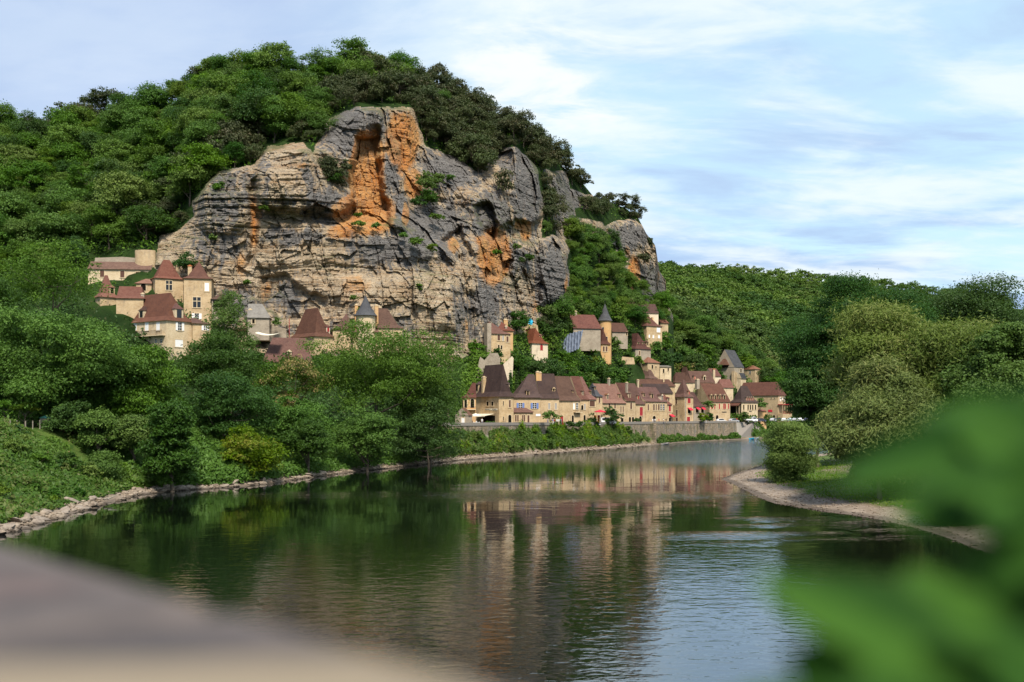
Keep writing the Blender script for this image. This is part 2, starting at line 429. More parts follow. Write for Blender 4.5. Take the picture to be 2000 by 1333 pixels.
ROCK = [[(300, 520), (312, 462), (350, 448), (382, 425), (380, 395), (400, 365), (430, 336), (500, 326), (512, 300), (522, 286), (560, 282), (592, 281), (612, 300), (630, 262), (640, 235), (690, 212),
         (740, 206), (808, 212), (816, 250), (832, 285), (905, 318), (935, 345), (950, 322), (962, 312), (980, 294), (1006, 290), (1034, 312), (1052, 338), (1062, 400), (1058, 466), (1078, 460),
         (1108, 470), (1110, 592), (1052, 628), (1030, 650), (960, 665), (905, 700), (860, 715), (700, 700), (480, 690), (420, 640), (330, 560)],
        [(1064, 332), (1104, 338), (1118, 380), (1124, 440), (1112, 470), (1090, 466), (1076, 400)],
        [(1106, 366), (1164, 380), (1170, 414), (1120, 404)], [(1108, 424), (1178, 432), (1190, 478), (1116, 476)],
        [(1176, 446), (1200, 433), (1240, 433), (1264, 445), (1284, 478), (1290, 510), (1280, 522), (1306, 545), (1306, 606), (1268, 606), (1260, 592), (1238, 572), (1220, 532), (1206, 480), (1180, 470)]]
# relief of the cliff: closed outlines, metres in (+) or out (-) of the general face, softness
REL = [
    ([(500, 325), (515, 284), (595, 280), (650, 340), (690, 400), (668, 420), (560, 412), (505, 405)], -5.0, 14),
    ([(505, 404), (560, 411), (668, 420), (690, 400), (700, 440), (600, 436), (505, 425)], 2.2, 5),
    ([(487, 360), (503, 345), (506, 440), (498, 520), (486, 520), (489, 440)], 2.6, 5),
    ([(380, 330), (480, 328), (488, 430), (440, 455), (375, 440)], -2.2, 12),
    ([(630, 285), (655, 230), (735, 205), (745, 240), (700, 268), (690, 350), (660, 350)], -5.5, 12),
    ([(697, 268), (738, 268), (742, 360), (756, 395), (758, 442), (668, 430), (690, 385), (690, 330)], 4.2, 5),
    ([(740, 225), (775, 285), (793, 390), (790, 448), (760, 445), (757, 395), (744, 360), (740, 275)], -4.5, 8),
    ([(748, 214), (806, 212), (826, 290), (824, 335), (800, 385), (775, 330), (760, 270)], 1.0, 8),
    ([(800, 395), (910, 400), (900, 480), (850, 482), (800, 440)], 4.0, 18),
    ([(832, 288), (905, 318), (935, 350), (920, 395), (850, 380), (838, 330)], -2.5, 12),
    ([(915, 385), (940, 360), (1000, 380), (1003, 430), (975, 455), (940, 445), (920, 415)], -4.0, 12),
    ([(925, 400), (950, 395), (962, 410), (975, 440), (960, 470), (945, 455), (930, 425)], 7.5, 5),
    ([(862, 470), (900, 440), (905, 470), (925, 500), (905, 520), (880, 495)], 5.0, 5),
    ([(940, 455), (1000, 440), (1005, 500), (990, 545), (950, 545), (940, 500)], 3.0, 9),
    ([(1003, 262), (1030, 290), (1058, 360), (1060, 420), (1038, 436), (1005, 425), (1000, 340)], -4.0, 7),
    ([(1005, 425), (1038, 436), (1058, 425), (1056, 468), (1020, 470), (1005, 455)], 3.0, 5),
    ([(1054, 468), (1084, 462), (1110, 486), (1106, 592), (1056, 592)], -7.0, 10),
    ([(1000, 470), (1050, 478), (1048, 540), (1000, 530)], -3.0, 12),
    ([(1000, 560), (1012, 545), (1020, 600), (1030, 640), (1012, 640)], 3.5, 5),
    ([(900, 560), (930, 575), (925, 660), (905, 690), (900, 620)], 3.0, 10),
    ([(510, 545), (560, 535), (585, 560), (640, 585), (640, 620), (560, 632), (515, 600)], 3.0, 6),
    ([(400, 590), (500, 585), (528, 640), (450, 650)], -3.0, 10),
    ([(680, 560), (820, 540), (890, 560), (900, 640), (820, 680), (700, 650)], -3.0, 30),
    ([(505, 520), (900, 505), (900, 535), (505, 545)], 1.0, 6),
    ([(1182, 445), (1240, 433), (1262, 447), (1258, 480), (1200, 486)], -3.0, 10),
    ([(1215, 505), (1255, 500), (1262, 560), (1240, 560)], 3.0, 8),
    ([(1080, 338), (1100, 342), (1118, 430), (1108, 445), (1090, 420)], -4.0, 8)]
GREY = [(430, 400, 60, 50, .9), (445, 350, 50, 25, .8), (640, 402, 50, 34, 1.2), (600, 350, 22, 40, .5), (690, 255, 65, 48, 1.3), (765, 325, 16, 70, 1.3), (778, 415, 22, 45, 1.3), (580, 462, 85, 16, .9),
        (790, 485, 95, 34, 1.3), (560, 395, 60, 12, .5), (430, 475, 60, 40, .7), (455, 600, 55, 36, .9), (880, 330, 60, 45, 1.2), (860, 435, 70, 45, 1.1), (960, 425, 45, 50, 1.2), (1032, 360, 36, 90, 1.3),
        (1078, 540, 32, 74, 1.3), (955, 590, 40, 60, .9), (1010, 505, 40, 30, .9), (1100, 390, 45, 60, 1.0), (1222, 465, 52, 30, 1.2), (1268, 560, 36, 44, 1.2), (905, 620, 30, 60, .7), (560, 585, 40, 30, .8),
        (640, 650, 200, 18, .5), (740, 640, 90, 30, .55), (985, 300, 30, 40, .7), (520, 360, 14, 60, .6), (1020, 590, 30, 50, .3)]
ORANGE = [(718, 345, 30, 84, 2.0), (712, 415, 48, 36, 2.2), (787, 280, 34, 66, 1.25), (808, 360, 20, 30, 1.2), (497, 430, 12, 70, .8), (965, 500, 34, 62, 1.3), (1026, 450, 14, 26, 1.0), (940, 470, 20, 16, .8),
          (1238, 540, 15, 42, 1.2), (1225, 490, 14, 18, .6), (670, 455, 40, 22, .8), (590, 325, 24, 10, .6), (650, 500, 60, 14, .45), (800, 600, 50, 40, .4), (470, 520, 22, 60, .5), (885, 480, 16, 20, .8), (1106, 565, 6, 46, .8), (690, 560, 60, 40, .55), (520, 570, 20, 40, .6),
          (1045, 600, 18, 30, .6), (1012, 440, 10, 14, .8), (440, 540, 20, 40, .4), (912, 640, 16, 50, .5), (792, 420, 8, 24, 1.2), (1285, 540, 6, 40, .5)]

def blob(px, py, L):
    s = np.zeros_like(px)
    for cx_, cy_, rx, ry, w in L:
        s = np.maximum(s, w * np.exp(-(((px - cx_) / rx) ** 2 + ((py - cy_) / ry) ** 2) * .9))
    return s

cols = np.concatenate([np.arange(-420, 290, 12.0), np.arange(290, 1307, 1.7)])
NR = 400
vv = np.linspace(0, 1, NR)
PXH, VV = np.meshgrid(cols, vv)
PYB, PYT = bot_hill(PXH), top_hill(PXH)
PYH = PYB + (PYT - PYB) * VV
DD = D_hill(PXH, PYH)
wig = fbm(PXH * .035, PYH * .035, octv=3)
rsd = np.full(PXH.shape, 1e9)
for poly in ROCK: rsd = np.minimum(rsd, sd_poly(PXH, PYH, poly))
rsd = rsd + wig * 7
rockm = smoothstep(5, -4, rsd)
# warp coordinates a little so the relief outlines break up
wx_ = PXH + 7 * fbm(PXH * .045, PYH * .045, octv=3); wy_ = PYH + 7 * fbm(PXH * .045 + 40, PYH * .045 + 11, octv=3)
rel = np.zeros_like(PXH)
for poly, d, soft in REL:
    xs = [a for a, b in poly]; ys = [b for a, b in poly]
    sel = (PXH > min(xs) - 60) & (PXH < max(xs) + 60) & (PYH > min(ys) - 60) & (PYH < max(ys) + 60)
    s = sd_poly(wx_[sel], wy_[sel], poly)
    rel[sel] += d * smoothstep(soft, -soft, s)
XW = (PXH - HX) / F * DD; ZW = EYE + (HY - PYH) / F * DD
along = XW * .75 + DD * .65
def hash2(a, b, k=0):
    return _LAT[(a * 7 + k) & 63, (b * 13 + a * 3) & 63, (a + b * 5 + k * 11) & 63]
def facets(u, v, su, sv, seed, tilt):
    """flat-faced lumps: nearest-cell offsets with a random tilt each"""
    uu = u / su; vv2 = v / sv; iu = np.floor(uu).astype(int); iv = np.floor(vv2).astype(int)
    best = np.full(u.shape, 1e9); val = np.zeros(u.shape)
    for a in (-1, 0, 1):
        for b in (-1, 0, 1):
            ca = iu + a; cb = iv + b
            ox = ca + .15 + .7 * hash2(ca, cb, seed); oy = cb + .15 + .7 * hash2(ca, cb, seed + 1)
            du = uu - ox; dv = vv2 - oy; d2 = du * du + dv * dv
            w = (hash2(ca, cb, seed + 2) * 2 - 1) + tilt * ((hash2(ca, cb, seed + 3) * 2 - 1) * du + (hash2(ca, cb, seed + 4) * 2 - 1) * dv)
            m = d2 < best; best = np.where(m, d2, best); val = np.where(m, w, val)
    return val
al2 = along + 1.5 * fbm(along * .12, ZW * .12, octv=3); zw2 = ZW + 1.0 * fbm(along * .05 + 7, ZW * .1, octv=3)
big = fbm(along * .05, ZW * .03, octv=3) * 1.6 + facets(al2, zw2, 9, 13, 3, 1.9) * 1.2 + facets(al2, zw2, 3.6, 4.2, 9, 1.8) * .6 + facets(al2, zw2, 1.5, 1.4, 15, 1.8) * .28
ridg = np.abs(fbm(along * .22 + 3, ZW * .03 + 8, octv=4)); fiss = np.clip(.045 - ridg, 0, 1) / .045 * .8
def beds(th, seed, blen):
    """bedding: each bed its own set-back, broken into blocks along its length"""
    k = np.floor(zw2 / th).astype(int); L = blen * (.6 + .9 * hash2(k, k * 0 + 5, seed))
    j = np.floor(al2 / L + 9 * hash2(k, k * 0 + 2, seed)).astype(int)
    fz_ = zw2 / th - k
    return .65 * hash2(k, k * 0 + 1, seed) + .35 * hash2(k, j, seed + 3) - .35 * np.exp(-(np.minimum(fz_, 1 - fz_) / .12) ** 2)
stz = smoothstep(-.3, .3, fbm(along * .03 + 60, ZW * .045, octv=2))
strata = beds(2.6, 2, 9) * 1.1 + beds(1.1, 31, 5) * .9 * stz + beds(.62, 47, 3.5) * .45
st1 = fbm(along * .03, zw2 * .42, octv=2)
blocky = fbm(along * .35, ZW * .35, DD * .1, octv=4) * .7
stramp = .55 + .6 * stz
disp = rel + rockm * (big + fiss - strata * stramp + blocky)
disp = np.where(rockm > 0, disp * np.clip(rockm * 1.2, 0, 1), 0) + (1 - rockm) * fbm(PXH * .03, PYH * .03, octv=3) * 3.0
edge = smoothstep(0, .03, VV) * 1.0
disp = disp * edge
DD2 = DD + disp
H_ROWS = np.stack([(PXH - HX) / F * DD2, DD2, EYE + (HY - PYH) / F * DD2], -1)
# the hill goes on behind its skyline
tops = H_ROWS[-1]
ext = [tops + np.array([0, 40, -3.0]) + 0 * tops, tops + np.array([10, 130, -30.0]), tops + np.array([20, 330, -110.0])]
for e in ext: e[:, 2] = np.maximum(e[:, 2], -2)
HV = np.concatenate([(H_ROWS[0] + np.array([0, 0, -7.0]))[None], H_ROWS, np.stack(ext)], 0)
# ... and turns its flank away round the last bearing
lastc = HV[:, -1, :]
fl1 = lastc + np.array([9, 45, 0]); fl2 = lastc + np.array([16, 160, 0]); fl2[:, 2] = fl2[:, 2] * .7
HV = np.concatenate([HV, fl1[:, None, :], fl2[:, None, :]], 1)
nr, nc = HV.shape[:2]
rk = np.zeros((nr, nc)); rk[1:NR + 1, :len(cols)] = rockm; rk[:, len(cols):] = rk[:, len(cols) - 1:len(cols)]
pxa = np.zeros((nr, nc)); pya = np.zeros((nr, nc)); 
tw = 10 * fbm(PXH * .06, PYH * .03, octv=4)
gw = np.zeros((nr, nc)); ow = np.zeros((nr, nc)); sw = np.zeros((nr, nc))
gw[1:NR + 1, :len(cols)] = blob(PXH + tw, PYH + tw, GREY); ow[1:NR + 1, :len(cols)] = blob(PXH + tw * .5, PYH + tw * .5, ORANGE)
gw[:, len(cols):] = .8
idx = np.arange(nr * nc).reshape(nr, nc)
q = np.stack([idx[:-1, :-1], idx[:-1, 1:], idx[1:, 1:], idx[1:, :-1]], -1).reshape(-1, 4)
fr_ = rk.ravel()[q].mean(1)

def sub_mesh(name, faces, mat, attrs, smooth=True):
    used, inv = np.unique(faces, return_inverse=True)
    me = mesh_np(name, HV.reshape(-1, 3)[used], inv.reshape(faces.shape), [mat], smooth=smooth)
    for k, a in attrs.items():
        set_color(me, k, np.stack([v.ravel()[used] for v in a], -1))
    return me

m_rock, nt, out = new_mat("limestone_cliff")
at = nt.add('ShaderNodeAttribute', attribute_name="stone"); sp = nt.add('ShaderNodeSeparateColor'); nt.l.new(at.outputs['Color'], sp.inputs[0])
geo = nt.add('ShaderNodeNewGeometry'); pos = geo.outputs['Position']
nA = nt.noise(nt.scalevec(pos, (.5, .5, .5)), .35, 6, .65, .3)
streak = nt.noise(nt.scalevec(pos, (1, 1, .09)), .55, 6, .6, .4)
streak2 = nt.noise(nt.scalevec(pos, (1, 1, .06)), 1.6, 4, .6, .2)
lay = nt.noise(nt.scalevec(pos, (.05, .05, 1.3)), .9, 6, .7, .5)
lay2 = nt.noise(nt.scalevec(pos, (.12, .12, 1.6)), 2.2, 4, .65, .6)
grain = nt.noise(pos, 1.7, 6, .7)
cream = nt.mix(nt.smooth(nA, .3, .7), (.40, .29, .18), (.57, .46, .32))
cream = nt.mix(nt.smooth(grain, .52, .72), cream, (.60, .52, .40))
cream = nt.mix(nt.math('MULTIPLY', nt.smooth(lay, .5, .62), .55), cream, (.36, .20, .09))
grey = nt.mix(nt.smooth(grain, .3, .7), (.080, .080, .084), (.215, .212, .212))
grey = nt.mix(nt.smooth(lay2, .55, .75), grey, (.33, .31, .285))
orange = nt.mix(nt.smooth(nA, .35, .65), (.54, .215, .055), (.60, .32, .12))
orange = nt.mix(nt.smooth(grain, .58, .74), orange, (.34, .10, .035))
gm = nt.math('ADD', nt.math('ADD', sp.outputs[0], .09), nt.math('MULTIPLY', nt.math('SUBTRACT', streak, .5), 2.6))
gm = nt.math('ADD', gm, nt.math('MULTIPLY', nt.math('SUBTRACT', grain, .5), 1.3))
gm = nt.math('MULTIPLY', nt.smooth(gm, .28, .72), .92)
om = nt.math('ADD', sp.outputs[1], nt.math('MULTIPLY', nt.math('SUBTRACT', nA, .5), 1.0))
om = nt.smooth(om, .42, .68)
c = nt.mix(om, cream, orange)
c = nt.mix(nt.math('MULTIPLY', nt.smooth(streak2, .52, .66), .5), c, (.19, .17, .155))
c = nt.mix(nt.math('MULTIPLY', gm, nt.math('SUBTRACT', 1.0, nt.math('MULTIPLY', om, .75))), c, grey)
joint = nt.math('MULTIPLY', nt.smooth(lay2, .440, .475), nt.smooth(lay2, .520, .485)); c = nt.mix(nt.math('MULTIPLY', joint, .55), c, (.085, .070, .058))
c = nt.mix(sp.outputs[2], c, nt.mix(grain, (.05, .08, .02), (.13, .13, .06)))
bh = nt.math('ADD', nt.math('MULTIPLY', lay, .55), nt.math('ADD', nt.math('MULTIPLY', lay2, .35), nt.math('MULTIPLY', grain, .55)))
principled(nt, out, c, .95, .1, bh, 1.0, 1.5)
moss = np.zeros((nr, nc))
slope_z = np.zeros((nr, nc)); slope_z[1:NR] = (HV[2:NR + 1, :, 2] - HV[1:NR, :, 2]) / (np.abs(HV[2:NR + 1, :, 1] - HV[1:NR, :, 1]) + 1e-3)
moss[1:NR + 1] = smoothstep(.9, .25, slope_z[1:NR + 1]) * smoothstep(.0, .3, fbm(HV[1:NR + 1, :, 0] * .1, HV[1:NR + 1, :, 2] * .12)) * .8
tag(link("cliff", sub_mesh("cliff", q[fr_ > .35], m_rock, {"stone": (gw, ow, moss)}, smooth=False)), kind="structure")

m_soil, nt, out = new_mat("wooded_slope_soil")
geo = nt.add('ShaderNodeNewGeometry'); pos = geo.outputs['Position']
n1 = nt.noise(pos, .12, 6, .6); n2 = nt.noise(pos, .9, 6, .7)
c = nt.mix(nt.smooth(n1, .35, .65), (.012, .026, .007), (.026, .050, .012)); c = nt.mix(nt.smooth(n2, .55, .75), c, (.075, .07, .035))
principled(nt, out, c, .95, .05, n2, 1.0, .6)
tag(link("hill", sub_mesh("hill", q[fr_ <= .35], m_soil, {})), kind="structure")

fc = np.concatenate([np.arange(1180, 1760, 6.0), np.arange(1760, 2500, 30.0)])
PXF, VF = np.meshgrid(fc, np.linspace(0, 1, 90))
PYF = bot_far(PXF) + (top_far(PXF) + 6 - bot_far(PXF)) * VF
DF = D_far(PXF, PYF) * (1 + .012 * fbm(PXF * .02, PYF * .03, octv=3))
FV = np.stack([(PXF - HX) / F * DF, DF, EYE + (HY - PYF) / F * DF], -1)
FV = np.concatenate([FV, (FV[-1] + np.array([0, 200, -10.0]))[None], (FV[-1] + np.array([0, 900, -160.0]))[None]], 0)
nr2, nc2 = FV.shape[:2]; idx = np.arange(nr2 * nc2).reshape(nr2, nc2)
qf = np.stack([idx[:-1, :-1], idx[:-1, 1:], idx[1:, 1:], idx[1:, :-1]], -1).reshape(-1, 4)
tag(link("far_hill", mesh_np("far_hill", FV.reshape(-1, 3), qf, [m_soil], smooth=True)), kind="structure")

def hill_z(px, Y):
    """height of the hill surface on a bearing at a distance"""
    g = np.arange(840, 90, -1.0); d = D_hill(np.full(g.shape, px), g)
    k = int(np.argmax(d >= Y)) if (d >= Y).any() else -1
    return EYE + (HY - g[k]) / F * Y if k > 0 else -99
def surf_z(x, y):
    px = HX + F * x / y
    z = float(ground_z(x, y))
    return max(z, hill_z(px, y)) if px < 1306 and y > 150 else z
def hill_pt(px, py, sink=0.0):
    d = float(D_hill(px, py)); return Vector(((px - HX) / F * d, d, EYE + (HY - py) / F * d - sink))
# ================================================================== vegetation
def leaf_mat(name, dark, light, warm=None, trans=.35, rough=.55):
    """leaf colour varies from leaf to leaf (attribute), from spray to spray and from tree to tree (object random)"""
    m, nt, out = new_mat(name)
    a = nt.add('ShaderNodeAttribute', attribute_name="leaf")
    oi = nt.add('ShaderNodeObjectInfo')
    sp = nt.add('ShaderNodeSeparateColor'); nt.l.new(a.outputs['Color'], sp.inputs[0])
    c = nt.mix(sp.outputs[0], dark, light)
    c = nt.mix(nt.math('MULTIPLY', oi.outputs['Random'], .92), c, nt.mix(.55, dark, c))
    hs = nt.add('ShaderNodeHueSaturation'); nt.l.new(c, hs.inputs['Color']); nt.val(hs.inputs['Hue'], nt.math('ADD', .485, nt.math('MULTIPLY', nt.math('FRACT', nt.math('MULTIPLY', oi.outputs['Random'], 7.31)), .03))); nt.val(hs.inputs['Saturation'], nt.math('ADD', .98, nt.math('MULTIPLY', nt.math('FRACT', nt.math('MULTIPLY', oi.outputs['Random'], 3.7)), .22))); c = hs.outputs[0]
    if warm is not None: c = nt.mix(nt.math('MULTIPLY', nt.smooth(sp.outputs[1], .45, .95), .9), c, warm)
    d = nt.add('ShaderNodeBsdfPrincipled'); nt.val(d.inputs['Base Color'], c); d.inputs['Roughness'].default_value = rough; d.inputs['Specular IOR Level'].default_value = .25
    t = nt.add('ShaderNodeBsdfTranslucent'); nt.val(t.inputs['Color'], nt.mix(.35, c, (.12, .20, .02)))
    mx = nt.add('ShaderNodeMixShader'); mx.inputs[0].default_value = trans
    nt.l.new(d.outputs[0], mx.inputs[1]); nt.l.new(t.outputs[0], mx.inputs[2]); nt.l.new(mx.outputs[0], out.inputs[0])
    return m
m_leaf_mid = leaf_mat("leaves_fresh_green", (.050, .105, .020), (.150, .250, .050))
m_leaf_fresh = leaf_mat("leaves_light_green", (.070, .135, .022), (.190, .280, .055))
m_leaf_oak = leaf_mat("leaves_evergreen_oak", (.036, .050, .020), (.095, .115, .045), (.075, .06, .03), .18)
m_leaf_deep = leaf_mat("leaves_deep_green", (.022, .058, .012), (.075, .150, .030))
m_leaf_lime = leaf_mat("leaves_yellow_green", (.06, .13, .012), (.17, .25, .03), (.24, .22, .03), .4)
m_leaf_willow = leaf_mat("leaves_grey_willow", (.085, .130, .032), (.21, .275, .075), (.24, .25, .075), .38)
m_leaf_flower = leaf_mat("leaves_flowering", (.03, .07, .010), (.10, .155, .025), (.40, .27, .12), .3)
m_leaf_far = leaf_mat("leaves_far_wood", (.048, .092, .026), (.165, .230, .058), (.19, .20, .07), .25)  # lightened leaf colour stands in for haze over the far hill
m_leaf_bank = leaf_mat("leaves_bank_weeds", (.035, .09, .012), (.11, .20, .03), (.17, .17, .06), .35)
m_leaf_dry = leaf_mat("leaves_dry_grass", (.16, .12, .05), (.30, .23, .10), None, .3)
m_bark, nt, out = new_mat("bark")
geo = nt.add('ShaderNodeNewGeometry'); n1 = nt.noise(nt.scalevec(geo.outputs['Position'], (4, 4, .8)), 2, 5, .6)
principled(nt, out, nt.mix(n1, (.05, .038, .026), (.17, .14, .11)), .95, .1, n1, .8, .05)

def rand_dirs(n, rng):
    v = rng.normal(size=(n, 3)); return v / np.linalg.norm(v, axis=1)[:, None]

def leaf_cloud(clumps, n, size, rng, up=.35, droop=0.0, shell=.55, long=1.0, fine=0.0):
    """clumps (k,6): centre and half axes. Leaf sprays gather in the outer shell of every clump. returns verts, faces, colours"""
    clumps = np.asarray(clumps, float)
    wgt = (clumps[:, 3] * clumps[:, 4] + clumps[:, 4] * clumps[:, 5] + clumps[:, 3] * clumps[:, 5]) ; wgt = wgt / wgt.sum()
    per = 11
    ns = max(4, n // per); n = ns * per
    sc = rng.choice(len(clumps), ns, p=wgt)
    d = rand_dirs(ns, rng)
    d[:, 2] = np.where(d[:, 2] < -.45, -d[:, 2] * .6, d[:, 2]); d /= np.linalg.norm(d, axis=1)[:, None]
    r = shell + (1.12 - shell) * rng.rand(ns) ** .7
    r = r * np.where(rng.rand(ns) < .10, 1.28, 1.0)                      # a few shoots stand out of the crown
    ctr = clumps[sc, :3] + d * r[:, None] * clumps[sc, 3:6]
    spread = (.17 * clumps[sc, 3:6].mean(1)).clip(size * .45, size * 2.4)
    sdn = d + np.array([0, 0, .25]); 
    si = np.repeat(np.arange(ns), per); ci = sc[si]
    off = rng.normal(size=(n, 3)) * spread[si][:, None] * np.array([1.15, 1.15, .62]); off[:, 2] -= droop * np.abs(rng.normal(size=n)) * spread[si] * 1.4
    c = ctr[si] + off; dd = d[si]
    nrm = dd * .55 + rand_dirs(n, rng) * .8 + np.array([0, 0, up + .1]); nrm /= np.linalg.norm(nrm, axis=1)[:, None]
    t = rand_dirs(n, rng); t[:, 2] -= droop; t = t - (t * nrm).sum(1)[:, None] * nrm; t /= np.linalg.norm(t, axis=1)[:, None] + 1e-9
    b = np.cross(nrm, t)
    s = size * (.55 + .75 * rng.rand(n))
    L = (s * .60 * long)[:, None]; Wd = (s * .36 / max(long, .6) ** .5)[:, None]
    bend = nrm * (s * .12)[:, None]
    v = np.stack([c - t * L, c + b * Wd + bend, c + t * L, c - b * Wd + bend], 1).reshape(-1, 3)
    f = np.arange(4 * n).reshape(n, 4)
    cl_t = rng.rand(len(clumps))[ci]; sp_t = rng.rand(ns)[si]
    tone = np.clip(.34 * cl_t + .38 * sp_t + .28 * rng.rand(n), 0, 1)
    warm = np.clip(.45 * rng.rand(len(clumps))[ci] + .25 * sp_t + .35 * rng.rand(n), 0, 1)
    col = np.stack([tone, warm, np.zeros(n)], -1)
    return v, f, np.repeat(col, 4, 0)

def tube(p0, p1, r0, r1, k=7):
    p0 = np.array(p0, float); p1 = np.array(p1, float); a = p1 - p0; a /= np.linalg.norm(a) + 1e-9
    u = np.cross(a, [0, 0, 1.0]); 
    if np.linalg.norm(u) < .05: u = np.array([1.0, 0, 0])
    u /= np.linalg.norm(u); w = np.cross(a, u)
    an = np.linspace(0, 2 * pi, k, endpoint=False)
    ring = np.cos(an)[:, None] * u + np.sin(an)[:, None] * w
    v = np.concatenate([p0 + ring * r0, p1 + ring * r1])
    f = [[i, (i + 1) % k, k + (i + 1) % k, k + i] for i in range(k)]
    return v, np.array(f)
def join(parts):
    vs, fs, o = [], [], 0
    for v, f in parts:
        vs.append(v); fs.append(f + o); o += len(v)
    return np.concatenate(vs), np.concatenate(fs)

def limbs(path_h, r, targets, rng, lean=(0, 0)):
    """a tapered, slightly wandering trunk and a limb to each clump centre"""
    parts = []; pts = []
    nseg = 5
    for i in range(nseg + 1):
        f = i / nseg
        pts.append(np.array([lean[0] * f + rng.normal() * r * .35 * (i > 0), lean[1] * f + rng.normal() * r * .35 * (i > 0), path_h * f]))
    for i in range(nseg):
        parts.append(tube(pts[i], pts[i + 1], r * (1.15 if i == 0 else 1 - .16 * i), r * (1 - .16 * (i + 1)), 8))
    for tg in targets:
        s = pts[rng.randint(2, nseg + 1)]
        mid = s * .5 + tg * .5 + rng.normal(size=3) * .25 * np.array([1, 1, .4]); mid[2] -= .1 * np.linalg.norm(tg - s)
        parts.append(tube(s, mid, r * .42, r * .26, 6)); parts.append(tube(mid, tg, r * .26, r * .07, 6))
    return join(parts)

def crown_clumps(rx, ry, rz, zc, n, cr, rng, base=-.75, taper=0.0):
    """clump centres spread over an ellipsoidal crown"""
    out = []
    tries = 0
    while len(out) < n and tries < n * 40:
        tries += 1
        d = rand_dirs(1, rng)[0]
        if d[2] < base: continue
        rad = .40 + .62 * rng.rand() ** .6
        if rng.rand() < .12: rad *= .5
        tp = 1 - taper * max(0, d[2] * rad)
        c = np.array([d[0] * rx * rad * tp, d[1] * ry * rad * tp, zc + d[2] * rz * rad])
        k = cr * (.48 + .78 * rng.rand())
        out.append([c[0], c[1], c[2], k * (1 + .3 * rng.rand()), k * (1 + .3 * rng.rand()), k * (.58 + .25 * rng.rand())])
    return np.array(out)

def crown_mesh(name, clumps, n, size, mat, rng, **kw):
    v, f, c = leaf_cloud(clumps, n, size, rng, **kw)
    me = mesh_np(name, v, f, [mat]); set_color(me, "leaf", c)
    return me
def trunk_mesh(name, h_, r, clumps, rng, nl=8, lean=(0, 0)):
    tg = [c[:3] for c in clumps[rng.permutation(len(clumps))[:nl]]]
    v, f = limbs(h_, r, tg, rng, lean)
    return mesh_np(name, v, f, [m_bark], smooth=True)

TREES = []
def tree(name, label, base, rx, ry, rz, zc, mat, n=12000, size=.4, nclump=26, cr=None, seed=1, trunk_h=None, trunk_r=.35, lean=(0, 0), cat="tree", group=None, taper=0.0, base_cut=-.75, nl=10, extra=None, **kw):
    rng = np.random.RandomState(seed)
    cr = cr or .42 * (rx + rz) / 2
    cl_ = crown_clumps(rx, ry, rz, zc, nclump, cr, rng, base_cut, taper)
    cl_[:, 0] += lean[0]; cl_[:, 1] += lean[1]
    if extra is not None: cl_ = np.concatenate([cl_, np.asarray(extra, float)])
    t = empty(name, base); tag(t, label, cat, group)
    th = trunk_h or zc
    link("trunk", trunk_mesh("trunk", th, trunk_r, cl_, rng, nl, lean), t)
    link("crown", crown_mesh("crown", cl_, n, size, mat, rng, **kw), t)
    TREES.append(t)
    return t
def bush(name, label, base, rx, ry, rz, mat, n=2500, size=.28, nclump=9, seed=1, cat="bush", group=None, stems=5, **kw):
    rng = np.random.RandomState(seed)
    cl_ = crown_clumps(rx, ry, rz, rz * .55, nclump, .5 * (rx + rz) / 2, rng, -.4)
    t = empty(name, base); tag(t, label, cat, group)
    parts = []
    for c in cl_[:stems]:
        parts.append(tube((rng.normal() * .15, rng.normal() * .15, -.3), (c[0] * .4, c[1] * .4, c[2] * .5), .05, .035, 5)); parts.append(tube((c[0] * .4, c[1] * .4, c[2] * .5), c[:3], .035, .015, 5))
    v, f = join(parts); link("stem", mesh_np("stem", v, f, [m_bark]), t)
    link("foliage", crown_mesh("foliage", cl_, n, size, mat, rng, **kw), t)
    return t

# ------------------------------------------------------------------ hill wood: prototypes, then copies
def proto(kind, seed):
    rng = np.random.RandomState(seed)
    if kind == 'dec':
        rx = 2.9 + 1.6 * rng.rand(); rz = 2.9 + 2.2 * rng.rand(); zc = 3.4 + rz * .35
        cl_ = crown_clumps(rx, rx, rz, zc, 17, 1.75, rng, -.6)
        cm = crown_mesh("broadleaf_crown", cl_, 9000, .31, m_leaf_deep if seed % 4 == 3 else (m_leaf_fresh if seed % 4 == 1 else m_leaf_mid), rng, up=.5); tm = trunk_mesh("broadleaf_trunk", 4.5, .22, cl_, rng, 5)
    elif kind == 'oak':
        rx = 2.7 + .6 * rng.rand(); rz = 2.4 + .6 * rng.rand(); zc = 2.9
        cl_ = crown_clumps(rx, rx, rz, zc, 15, 1.2, rng, -.7)
        cm = crown_mesh("evergreen_crown", cl_, 4600, .29, m_leaf_oak, rng, up=.3); tm = trunk_mesh("evergreen_trunk", 3.0, .18, cl_, rng, 4)
    elif kind == 'shrub':
        cl_ = crown_clumps(1.5, 1.5, 1.1, .9, 8, .75, rng, -.3)
        cm = crown_mesh("shrub_crown", cl_, 900, .34, m_leaf_mid, rng, up=.4); tm = trunk_mesh("shrub_stem", .9, .06, cl_, rng, 4)
    return cm, tm
PROTO = {'dec': [proto('dec', 100 + i) for i in range(9)], 'oak': [proto('oak', 200 + i) for i in range(5)], 'shrub': [proto('shrub', 300 + i) for i in range(3)]}
LAB = {'dec': ('broadleaf_tree', 'tree'), 'oak': ('evergreen_oak', 'tree'), 'shrub': ('shrub', 'shrub')}
